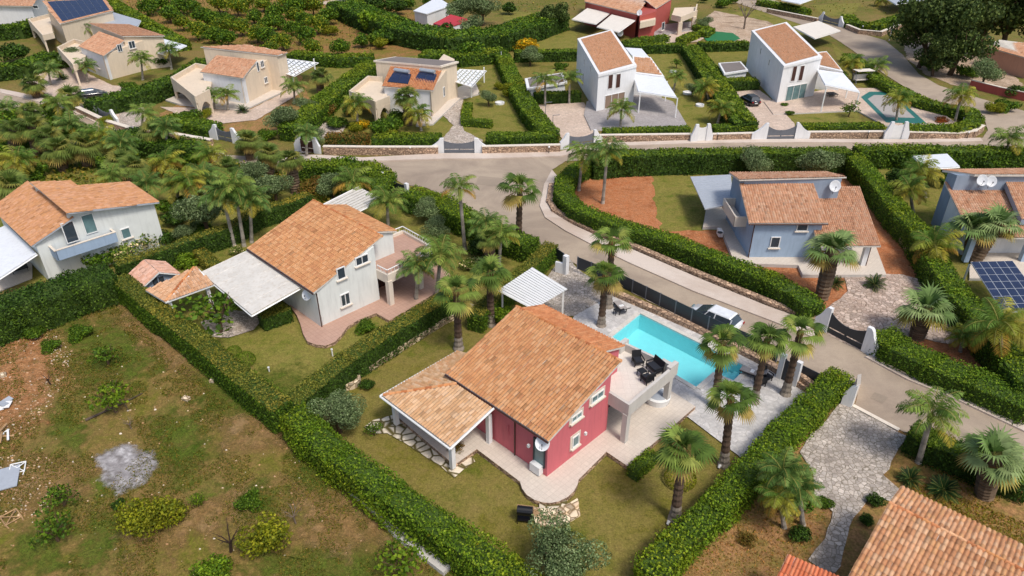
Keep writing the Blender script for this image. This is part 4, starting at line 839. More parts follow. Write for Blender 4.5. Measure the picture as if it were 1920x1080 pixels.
walls('wall', [(*G(206,150)[:2], 3.9), (*G(303,124)[:2], 5.1), (*G(275,110)[:2], 5.1), (*G(172,128)[:2], 3.9)], 0, 'beige', H12)
farterrace(H12, [(155,120), (140,126), (110,93), (140,78), (165,84)], 3.0, None)
win(G(206,150), G(303,124), 247, 84, 1.2, 1.2, H12, div=1); win(G(206,150), G(303,124), 224, 90, .9, 1.2, H12, div=1, sill=False); win(G(165,130), G(206,150), 185, 123, .9, .9, H12, div=0)
H = thing('villa', G(118,75), 'beige villa at the top left whose roof is covered with solar panels', 'villa')
PL = gpc((112,45,4.8), (213,20,4.8), (196,-4,6.3), (80,2,6.3)); tiled('roof', PL, H, TPINK, .35, .5); under([PL], 0, 'beige', H, .95)
up = np.array([0, 0, .12]); c = sum(PL)/4; solar('p', [c+(p-c)*.88+up for p in PL], 8, 3, H, frame='gatemetal')
farterrace(H, [(100,66), (82,70), (55,40), (93,30)], 3.2, None)
pergola('grey_canopy', gp((178,45,3.0), (258,49,2.8), (264,38,2.8), (213,23,3.2)), 'greysheet', 'grey-blue sheet canopy with a round dish, beside the villa covered with solar panels', 'canopy', posts=[G(258,60), G(190,58)])
H = thing('villa', G(30,40), 'white villa cut off by the top left corner', 'villa')
PL = gp((-30,10,4.6), (60,12,4.6), (80,-20,5.6), (-30,-30,5.6)); tiled('roof', PL, H, TPINK, .35, .5); w = under([PL], 0, 'white', H, .95)[0]; win(w[0], w[1], 67, 13, 1.2, .7, H, div=0, sill=False)
H = thing('house', G(1890,150), 'salmon-pink house with pink tile roof at the right edge below the pines', 'house')
PL = gp((1850,88,3.2), (1935,112,3.2), (1935,82,4.2), (1872,74,4.2)); tiled('roof', PL, H, TPINK, .35, .5); under([PL], 0, 'pinkw', H, .95)
H = thing('red_roofed_building', G(848,50), 'low building with a bright red roof behind the orchard', 'building')
PL = gp((812,44,2.6), (840,51,2.6), (884,37,2.6), (845,27,3.4)); b = MB(); b.slab(PL, .2); b.build('roof', 'redroof', H); under([PL], 0, 'white', H, .95)
H = thing('white_roofed_building', G(800,15), 'white-roofed shed half hidden by trees at the top edge', 'building')
PL = gp((775,20,2.8), (800,26,2.8), (845,10,2.8), (820,-6,2.8)); b = MB(); b.slab(PL, .2); b.build('roof', 'whitesheet', H); under([PL], 0, 'white', H, .95)
# white scalloped pergolas
def scallop(label, cs, posts):
    P = gp(*cs); t = thing('pergola', (*(sum(P)/4)[:2], 0), label, 'pergola'); b = MB(); nx, ny = 6, 7
    f = lambda s, q: (P[0]*(1-s)+P[1]*s)*(1-q)+(P[3]*(1-s)+P[2]*s)*q
    for i in range(nx):
        for j in range(ny):
            s0, s1, m = i/nx+.01, (i+.88)/nx, (i+.45)/nx; t0, t1 = j/ny+.01, (j+.9)/ny
            a0, a1, c0, c1, m0, m1 = f(s0, t0), f(s0, t1), f(s1, t0), f(s1, t1), f(m, t0)+[0, 0, -.18], f(m, t1)+[0, 0, -.18]
            b.face([a0, m0, m1, a1]); b.face([m0, c0, c1, m1])
    b.build('sail_cloth', 'whitesheet', t); u = MB()
    for i in range(4): u.tube(P[i]-[0, 0, .1], P[(i+1) % 4]-[0, 0, .1], .08, .08, 4)
    for i in range(nx+1): u.tube(f(i/nx, 0)-[0, 0, .06], f(i/nx, 1)-[0, 0, .06], .04, .04, 4)
    u.build('frame', 'whitepaint', t)
    for p in posts: q = MB(); post(q, G(*p), 0, 2.5, .2); q.build('post', 'whitepaint', t)
scallop('white pergola of scalloped cloth beside the villa with solar water heaters', [(841,148,2.8), (885,162,2.6), (912,132,2.6), (862,129,2.8)], [(884,183), (908,155)])
scallop('white pergola of scalloped cloth beside the villa left of the water-heater one', [(511,129,2.8), (552,142,2.6), (597,117,2.6), (534,109,2.8)], [(552,163), (592,138)])
pergola('white_canopy', gp((273,91,2.8), (310,103,2.6), (350,85,2.6), (308,73,2.8)), 'whitesheet', 'white canopy behind the villa with the dark parked car', 'canopy', posts=[G(308,125), G(345,108)])
pergola('white_canopy', gp((1487,50,2.6), (1528,72,2.6), (1576,57,2.6), (1535,39,2.8)), 'awning', 'cream sail canopy behind the house with the teal-edged pool', 'canopy', posts=[G(1490,70), G(1527,92), G(1573,75)])
pergola('white_canopy', gp((1712,292,2.5), (1738,316,2.5), (1800,312,2.5), (1776,288,2.5)), 'whitesheet', 'white sheet canopy behind the blue-grey villa with two dishes', 'canopy', posts=[G(1740,338), G(1715,312)])
pergola('white_canopy', gp((600,386,2.3), (650,408,2.3), (720,374,2.5), (672,350,2.5)), 'canopyw', 'white slatted carport behind the pale grey-white villa', 'carport', slats=9, posts=[G(660,430), G(715,392)])
pergola('white_canopy', gp((1660,-4,2.6), (1680,8,2.6), (1745,-2,2.6), (1720,-20,2.6)), 'greysheet', 'grey canopy at the top edge left of the pines', 'canopy', posts=[G(1680,20), G(1735,12)])
pergola('white_canopy', gp((1465,0,2.6), (1500,7,2.6), (1530,-4,2.6), (1490,-14,2.6)), 'whitesheet', 'white canopy at the top edge above the round road corner', 'canopy', posts=[G(1500,20), G(1526,8)])
# ---------------------------------------------------------------- foliage
def cols(pal, n, jit_=.18, warm=True):
    P = np.array([lin(h) for h in pal])*(np.array([1.36, 1.12, .66]) if warm else 1.0); k = P[RNG.integers(len(P), size=n)]; return k*RNG.uniform(1-jit_, 1+jit_, (n, 1))
def leafquads(P, Nn, size, rnd=.9, asp=.62):
    "a small folded leaf spray at every point"
    n = len(P); d = Nn+RNG.normal(0, rnd, (n, 3)); d /= np.linalg.norm(d, axis=1)[:, None]
    r = RNG.normal(0, 1, (n, 3)); u = np.cross(d, r); u /= np.linalg.norm(u, axis=1)[:, None]; w = np.cross(d, u)
    s = (size*RNG.uniform(.6, 1.35, n))[:, None]; V = np.empty((n, 4, 3))
    V[:, 0] = P-u*s; V[:, 1] = P-w*s*asp+d*s*.12; V[:, 2] = P+u*s; V[:, 3] = P+w*s*asp+d*s*.12
    return V.reshape(-1, 3), np.arange(4*n, dtype=np.int32).reshape(n, 4)
def wav(P, s=1.0, ph=0.0):
    x, y, z = P[:, 0]*s+ph, P[:, 1]*s-ph, P[:, 2]*s
    return (np.sin(x*1.3+np.sin(y*1.7))+np.sin(y*1.1+z*2.1+np.sin(x*2.3))+np.sin(x*2.9+y*2.3+z*1.9)*.5)/2.5
PALS = {
 'trim': ['#4c6a1c', '#587820', '#42601a', '#648426', '#6e8a30'], 'olivetrim': ['#6a7434', '#747c3c', '#5c6a2e', '#828648', '#4c5c26'],
 'wild': ['#4c701a', '#587c20', '#668a26', '#3e5e16', '#74922e', '#4a681a'], 'dark': ['#26401a', '#30501e', '#1f3816', '#3a5a24', '#466a28'],
 'citrus': ['#34561a', '#42681e', '#527a24', '#2c4c1a', '#648428'], 'lime': ['#6e7e1e', '#7c8a26', '#607220', '#88922e', '#52641a'],
 'olive': ['#5e7a62', '#526c56', '#6e8a74', '#43593f', '#7c9684'], 'pine': ['#33492a', '#3e5632', '#293f22', '#4a623a', '#5a7046'],
 'bush': ['#3a5c1a', '#4a6e20', '#5c7e28', '#2e4c16'], 'yellow': ['#c8a81c', '#b49a20', '#8a8a24', '#d8b82c', '#6c7a20'],
 'flower': ['#4a6a2c', '#5a7834', '#3a5824', '#6a8444', '#e4e0dc', '#7c9058'], 'hedgeside': ['#2c4418', '#34501c', '#405e20'], 'brown': ['#6a5a34', '#7a6438', '#5c5428', '#54602a'], 'fruit': ['#3a5a1a', '#486a20', '#567826', '#86902c', '#6c8428'], 'red': ['#8a4a2c', '#7a4028', '#9a5a34', '#5c5a2c']}
def hedge(name, label, pts, h, w, pal='trim', wild=0.0, group=None, z0=0, world=False, side=None, cat='hedge'):
    "hedge along a path; pts are photo points of the middle of its top"
    P = [np.array(p[:2], float) if world else G(p[0], p[1], h+z0)[:2] for p in pts]
    mid = sum(P)/len(P); dist = math.hypot(mid[0], mid[1]); ls = max(.062, dist*.00125)*(1+.2*wild)
    t = thing(name, (mid[0], mid[1], z0), label, cat, group)
    VP = []; NP = []; TOPF = []
    core = MB(); L_ = [0]
    for i in range(len(P)-1):
        a, b = P[i], P[i+1]; L = np.linalg.norm(b-a)
        if L < .05: continue
        e = (b-a)/L; n = np.array([-e[1], e[0]]); ex = w*.35 if 0 < i else 0
        def samp(m, fn, nr):
            s = RNG.uniform(-ex if i else 0, L, m); pts_ = fn(s); VP.append(pts_); NP.append(np.tile(nr, (m, 1)))
        dens = (1.05+.35*wild)/(ls*ls*1.24)
        q = lambda s, o, z: np.c_[a[0]+e[0]*s+n[0]*o, a[1]+e[1]*s+n[1]*o, z]
        m = int(L*w*dens); samp(m, lambda s: q(s, RNG.uniform(-w/2, w/2, m), np.full(m, h)+RNG.normal(0, .03+.07*wild, m)), (0, 0, 1.0)); TOPF.append(np.ones(m))
        m2 = int(L*h*dens*.95)
        for sg in (-1, 1): samp(m2, lambda s: q(s, sg*w/2+RNG.normal(0, .04+.06*wild, m2), RNG.uniform(.03, h, m2)), (n[0]*sg, n[1]*sg, .15)); TOPF.append(np.zeros(m2))
        for end, sg in ((0, -1), (L, 1)):
            if (i == 0 and sg < 0) or (i == len(P)-2 and sg > 0):
                m3 = int(w*h*dens); samp(m3, lambda s: q(np.full(m3, end)+RNG.normal(0, .05, m3), RNG.uniform(-w/2, w/2, m3), RNG.uniform(.03, h, m3)), (e[0]*sg, e[1]*sg, .15)); TOPF.append(np.zeros(m3))
        i0 = .10+.08*wild; lo = a-e*(ex*.8); hi = b-e*i0; k = n*(w/2-i0)
        core.hull8([(*(lo-k), z0-.02), (*(hi-k), z0-.02), (*(hi+k), z0-.02), (*(lo+k), z0-.02), (*(lo-k), h-i0+i*.003), (*(hi-k), h-i0+i*.003), (*(hi+k), h-i0+i*.003), (*(lo+k), h-i0+i*.003)], tuple(np.array(lin('#42581f'))))
    V = np.concatenate(VP); Nn = np.concatenate(NP); T = np.concatenate(TOPF); f = wav(V, .9, len(label))
    f2 = wav(V, .33, 2*len(label)); V = V+Nn*(f*(.04+.13*wild)+f2*(.02+.10*wild))[:, None]; V[:, 2] += z0
    c = cols(PALS[pal], len(V)); c *= (1+.16*f)[:, None]; c *= 1+np.clip(f2, 0, 1)[:, None]*np.array([.42, .18, .0])-np.clip(-f2, 0, 1)[:, None]*np.array([.2, .12, .1]); bt = wav(V, 2.1, 5) > 1.15-.25*wild; c[bt] = c[bt]*np.array([1.25, .85, .8])
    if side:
        sc_ = cols(PALS[side], len(V)); c = np.where((T > .5)[:, None], c, sc_)  # sides take a darker palette than the top: shade put into the leaf colour
    V2, F2 = leafquads(V-np.array([mid[0], mid[1], z0]), Nn, ls, .75); raw('leaves', V2, F2, c, 'leaf', t)
    core.build('inner_branches', 'bark', t)
    return t
def crown(nm, R_, H_, blobs, n, ls, pal, flat=0.0, gaps=.0, seed=1):
    "crown mesh data: leaf sprays over overlapping clumps"
    rg = np.random.default_rng(seed); Vs = []; Ns = []
    cs = []
    for i in range(blobs):
        t = rg.uniform(0, 2*math.pi); rr = R_*math.sqrt(rg.uniform(0, 1))*.62; z = H_*rg.uniform(.25, .78); cs.append((rr*math.cos(t)*(1.25 if blobs > 20 else 1), rr*math.sin(t)*(1.25 if blobs > 20 else 1), z*(1.15 if blobs > 20 else 1), R_*rg.uniform(.34, .52)*(.62 if blobs > 20 else 1)))
    cs.append((0, 0, H_*.5, R_*(.6 if blobs <= 20 else .4))); tot = sum(c[3]**2 for c in cs)
    for cx, cy, cz, r in cs:
        m = int(n*r*r/tot); d = rg.normal(0, 1, (m, 3)); d /= np.linalg.norm(d, axis=1)[:, None]; rad = r*(1-.45*rg.uniform(0, 1, m)**2.2)
        P = d*rad[:, None]; P[:, 2] *= (H_/R_)*.55 if H_/R_ < 1.8 else 1; P += [cx, cy, cz]; keep = P[:, 2] > .05
        Vs.append(P[keep]); Ns.append(d[keep])
    V = np.concatenate(Vs); Nn = np.concatenate(Ns); f = wav(V, 2.5/R_, seed); c = cols(PALS[pal], len(V)); c *= (1+.28*f)[:, None]
    V2, F2 = leafquads(V, Nn, ls, .8); return V2, F2, c
CR = {}
def protomesh(key, V, Fq, c, mat='leaf', smooth=False):
    o = raw(key, V, Fq, c, mat, smooth=smooth); me = o.data; bpy.data.objects.remove(o); CR[key] = me; return me
def meshof(b, key, mat):
    o = b.build(key, mat); me = o.data; bpy.data.objects.remove(o); CR[key] = me
def trunkmesh(key, h, r, seed, limbs=5, spread=1.0, col='#5c4a38'):
    rg = random.Random(seed); b = MB(); cc = lin(col); p = np.array([0, 0, -.1]); tp = np.array([rg.uniform(-.1, .1)*spread, rg.uniform(-.1, .1)*spread, h*.4])
    b.tube(p, tp, r, r*.75, 7, cc)
    for k in range(limbs):
        t = 2*math.pi*(k+rg.random()*.6)/limbs; e = tp+np.array([math.cos(t)*spread*.35, math.sin(t)*spread*.35, h*.3]); b.tube(tp-[0, 0, .05], e, r*.5, r*.3, 5, cc)
        for q in range(2): t2 = t+rg.uniform(-.7, .7); b.tube(e-[0, 0, .02], e+np.array([math.cos(t2)*spread*.35, math.sin(t2)*spread*.35, h*rg.uniform(.1, .35)]), r*.3, r*.1, 4, cc)
    meshof(b, key, 'bark')
for k, (pal, R_, H_, bl, n, ls, sd) in {'citrus1': ('citrus', 1, 1.5, 9, 1500, .085, 1), 'citrus2': ('citrus', 1, 1.35, 8, 1500, .085, 2), 'citrus3': ('fruit', 1, 1.5, 9, 1500, .08, 3), 'lime1': ('lime', 1, 1.15, 10, 4200, .045, 4), 'lime2': ('lime', 1, 1.3, 8, 1800, .07, 9),
    'olive1': ('olive', 1, 1.35, 12, 11000, .028, 5), 'olive2': ('olive', 1, 1.3, 10, 7000, .035, 6), 'bush1': ('bush', 1, 1.1, 8, 2000, .07, 7), 'bush2': ('dark', 1, 1.3, 8, 2000, .07, 8), 'wild1': ('wild', 1, 1.3, 9, 2000, .075, 10),
    'sparse1': ('wild', 1, 1.3, 7, 420, .085, 11), 'sparse2': ('bush', 1, 1.2, 6, 380, .09, 12), 'pine1': ('pine', 1, 1.6, 30, 9000, .04, 13), 'pine2': ('pine', 1, 1.5, 26, 9000, .04, 14), 'flower1': ('flower', 1, 1.2, 8, 1600, .07, 15), 'yellow1': ('yellow', 1, .8, 8, 1500, .06, 16), 'brown1': ('brown', 1, 1.1, 8, 1500, .06, 17), 'red1': ('red', 1, .9, 6, 1200, .07, 18), 'cyp': ('pine', 1, 3.2, 12, 3600, .08, 19)}.items():
    protomesh(k, *crown(k, R_, H_, bl, n, ls, pal, seed=sd))
trunkmesh('trunk1', 1.4, .09, 1); trunkmesh('trunk2', 1.4, .1, 2); trunkmesh('barewood', 2.6, .1, 5, 7, 1.6, '#7a6c60'); trunkmesh('darkwood', 2.2, .12, 8, 5, 1.3, '#3a2c24')
def ball(key, pal, sd):
    d = np.random.default_rng(sd).normal(0, 1, (2600, 3)); d /= np.linalg.norm(d, axis=1)[:, None]; d = d[d[:, 2] > -.25]; P = d*[1, 1, .8]; P[:, 2] += .35; V, Fq = leafquads(P, d, .055, .5); protomesh(key, V, Fq, cols(PALS[pal], len(P)))
ball('ball', 'trim', 3); ball('balllime', 'lime', 4)
def part(name, me, parent, loc=(0, 0, 0), sc=(1, 1, 1), rz=0):
    o = bpy.data.objects.new(name, me); C.objects.link(o); o.parent = parent; o.location = loc; o.scale = sc; o.rotation_euler = (0, 0, rz); return o
def tree(kind, cx, cy, wpx, label, name='tree', cat='tree', group=None, hk=1.0, trunk=True, lift=.25, zc=None):
    "cx, cy, wpx: centre and width of the crown in the photograph"
    w = wpx*mpp(cx, cy, 1.2); r = w/2/.92; H_ = {'cyp': 3.2}.get(kind, 1.35)*r*hk; z = (lift*r if trunk else 0)+H_*.5
    p = G(cx, cy, z); t = thing(name, (p[0], p[1], 0), label, cat, group); a = random.uniform(0, 6.28)
    hh = H_/(1.35*r) if kind != 'cyp' else hk
    if trunk: part('trunk', CR[random.choice(('trunk1', 'trunk2'))], t, (0, 0, 0), (r*.8, r*.8, (lift*r+H_*.55)/1.15), a)
    part('crown', CR[kind], t, (0, 0, lift*r if trunk else 0), (r, r*random.uniform(.92, 1.08), r*hh), a); return t
# ---- palms
def fanleaf(V, Fq, K, base, az, el, pet, rad, colr, rg, n=17):
    d = np.array([math.cos(az)*math.cos(el), math.sin(az)*math.cos(el), math.sin(el)]); side = np.array([-math.sin(az), math.cos(az), 0]); up = np.cross(side, d)
    if up[2] < 0: up = -up
    c0 = base+d*pet; i = len(V); pw = .014
    V += [base-side*pw, base+side*pw, c0+side*pw, c0-side*pw]; Fq.append((i, i+1, i+2, i+3)); K.append(np.array(lin('#8a8a48')))
    for k in range(n):
        t = (k/(n-1)-.5)*R(185); L = rad*(.72+.28*math.cos(t*.75))*rg.uniform(.88, 1.05); dr = d*math.cos(t)+side*math.sin(t); dr2 = dr+np.array([0, 0, -1])*(.6+.6*(1-abs(math.sin(el))))+up*.1; dr2 /= np.linalg.norm(dr2)
        pn = np.cross(dr, up); wd = L*.058; m = c0+dr*L*.55; e = m+dr2*L*.5; i = len(V)
        V += [c0, m-pn*wd, e, m+pn*wd]; Fq.append((i, i+1, i+2, i+3)); K.append(colr*rg.uniform(.75, 1.25))
def fancrown(key, n, seed, pet=.40, rad=.66, skirt=6, droop=-.75, pal=('#687e32', '#566e2a', '#7a8e3c', '#929a48', '#4a6226')):
    rg = np.random.default_rng(seed); V = []; Fq = []; K = []
    for k in range(n):
        az = k*2.399+rg.uniform(-.45, .45); s = k/(n-1); el = 1.3*(1-s)**.9+droop*s+rg.uniform(-.28, .28)
        c = np.array(lin(pal[rg.integers(len(pal))]));
        if s > .84: c = np.array(lin(('#b0a050', '#a08a48')[k % 2]))
        fanleaf(V, Fq, K, np.array([0, 0, .02*(1-s)]), az, el, pet*rg.uniform(.8, 1.15)*(.3+.7*min(1, s*1.8)), rad*(1.0 if s > .2 else .75)*rg.uniform(.85, 1.12), c, rg)
    for k in range(skirt):
        az = k*2.399; fanleaf(V, Fq, K, np.array([0, 0, -.12]), az, -1.25+rg.uniform(-.1, .15), pet*.7, rad*.6, np.array(lin('#a8783c')), rg, 9)
    protomesh(key, np.array(V), Fq, np.array(K))
FANHEART = 1
fancrown('fan1', 21, 1, .5, .6, 5); fancrown('fan2', 19, 2, .56, .58, 3, -.5); fancrown('fan3', 24, 3, .46, .62, 7, -.9); fancrown('fanyoung', 24, 4, .48, .62, 3, -.4, ('#7e9458', '#8ea066', '#6c8648', '#587438')); fancrown('fandense', 34, 5, .4, .62, 12, -.95, ('#5e7230', '#707e38', '#4c6228', '#8a8840'))
def feather(key, n, seed, length=1.0, pal=('#6e8838', '#5e7a30', '#7e9440', '#8c9c44'), yel=0.2, e0=1.42, e1=.2, droop=2.2, stiff=False, lw=.30, nl=34):
    rg = np.random.default_rng(seed); V = []; Fq = []; K = []
    for k in range(n):
        az = k*2.399+rg.uniform(-.25, .25); s = k/max(1, n-1); el = e0*(1-s)+e1*s; L = length*rg.uniform(.85, 1.08); ns = 10; p = np.array([0., 0, 0]); pts = [p.copy()]; a = el
        h = np.array([math.cos(az), math.sin(az), 0])
        for j in range(ns): p = p+(h*math.cos(a)+np.array([0, 0, math.sin(a)]))*L/ns; pts.append(p.copy()); a -= droop/ns*(.5+j/ns)
        side = np.array([-h[1], h[0], 0]); col = np.array(lin(pal[rg.integers(len(pal))]))
        if s > 1-yel: col = np.array(lin(('#a89a38', '#98903a', '#a88434')[rg.integers(3)]))
        for j in range(ns): i = len(V); V += [pts[j]-side*.012, pts[j]+side*.012, pts[j+1]+side*.008, pts[j+1]-side*.008]; Fq.append((i, i+1, i+2, i+3)); K.append(np.array(lin('#8c8a44')))
        for j in range(nl):
            f = .14+.86*j/nl; q = f*ns; jj = min(int(q), ns-1); c = pts[jj]+(pts[jj+1]-pts[jj])*(q-jj); d = pts[jj+1]-pts[jj]; d /= np.linalg.norm(d); ll = L*lw*math.sin(math.pi*min(1, f*.8+.18))*rg.uniform(.85, 1.1)+.03
            for sg in (-1, 1):
                dr = side*sg*.9+d*.5+np.array([0, 0, .15 if stiff else rg.uniform(-.55, .1)]); dr /= np.linalg.norm(dr); dn = dr+np.array([0, 0, 0 if stiff else -.7]); dn /= np.linalg.norm(dn)
                wv = d*(.015*L if not stiff else .02*L); m = c+dr*ll*.5; e = m+dn*ll*.5; i = len(V); V += [c-wv*.5, m-wv, e, m+wv]; Fq.append((i, i+1, i+2, i+3)); K.append(col*rg.uniform(.8, 1.2))
    protomesh(key, np.array(V), Fq, np.array(K))
feather('fea1', 17, 1, yel=.12); feather('fea2', 15, 2, yel=.15); feather('fea3', 20, 3, yel=.1, pal=('#5c7a36', '#6a883e', '#4e6c2c', '#7a9248')); feather('feayellow', 22, 4, yel=.3, pal=('#8a9434', '#76882e', '#a09c38', '#5c7a2c'), e1=-.1); feather('cycad', 34, 5, .9, ('#2c4820', '#345424', '#223a1a'), 0, 1.2, .1, .7, True, .2, 20)
def ptrunk(key, kind, seed):
    rg = random.Random(seed); b = MB(); n = 26; A = []
    for k in range(n+1):
        s = k/n
        if kind == 'fan': r = .175+.12*math.exp(-s*9)-.03*s+(.035 if k % 2 else 0); c = '#8c8276' if s < .22 else ('#5c4a3c' if s < .9 else '#8a6a40')
        elif kind == 'stout': r = .30+.05*math.sin(s*3)+(.05 if k % 2 else 0); c = '#6c5a48'
        else: r = .15+.06*math.exp(-s*8)-.02*s+(.006 if k % 2 else 0)+(.03 if s > .88 else 0); c = '#9c9488' if s < .86 else '#7c8a50'
        A.append((r, s, c))
    m = 10
    for k in range(n):
        (r0, s0, c0), (r1, s1, _) = A[k], A[k+1]
        b.tube((0, 0, s0), (0, 0, s1), r0, r1, m, tuple(np.array(lin(c0))*rg.uniform(.7, 1.25)), False)
    b.lathe((0, 0, .995), [(A[-1][0], 0), (A[-1][0]*.7, .012), (.02, .02)], 10, lin('#6c6238'))
    meshof(b, key, 'bark')
for i, kd in enumerate(('fan', 'stout', 'feather')): ptrunk('pt_'+kd, kd, i)
def palm(kind, bx, by, cx, cy, wpx, label, group=None, tk=1.0, name=None):
    "base point, crown centre and crown width in the photograph"
    B = G(bx, by); h = min(11, max(.25, hgt((bx, by), cy))); h *= .98; T = G(cx, cy, h); dx = T[0]-B[0]; dy = 0
    w = wpx*mpp(cx, cy, h); r = w/2/(.9 if kind[:3] == 'fan' else .78); tn = 'stout' if kind in ('fanyoung', 'fandense') else ('fan' if kind.startswith('fan') else 'feather'); r = min(r, 2.7); tk = tk*(1.0 if tn == 'feather' else 1.5)*max(.75, min(1.25, r/1.6))
    nm = name or {'fan': 'fan_palm', 'sto': 'fan_palm', 'fea': 'feather_palm', 'cyc': 'cycad'}[kind[:3] if kind != 'cycad' else 'cyc']
    t = thing(nm, B, label, 'palm' if kind != 'cycad' else 'cycad', group); t.rotation_euler = (0, math.atan2(dx, h), 0); a = random.uniform(0, 6.28); hl = math.hypot(h, dx)
    if kind != 'cycad': part('trunk', CR['pt_'+tn], t, (0, 0, -.05), (tk, tk, hl+.05), a)
    part('crown', CR[kind], t, (0, 0, hl if kind != 'cycad' else .25), (r, r, r), a); return t
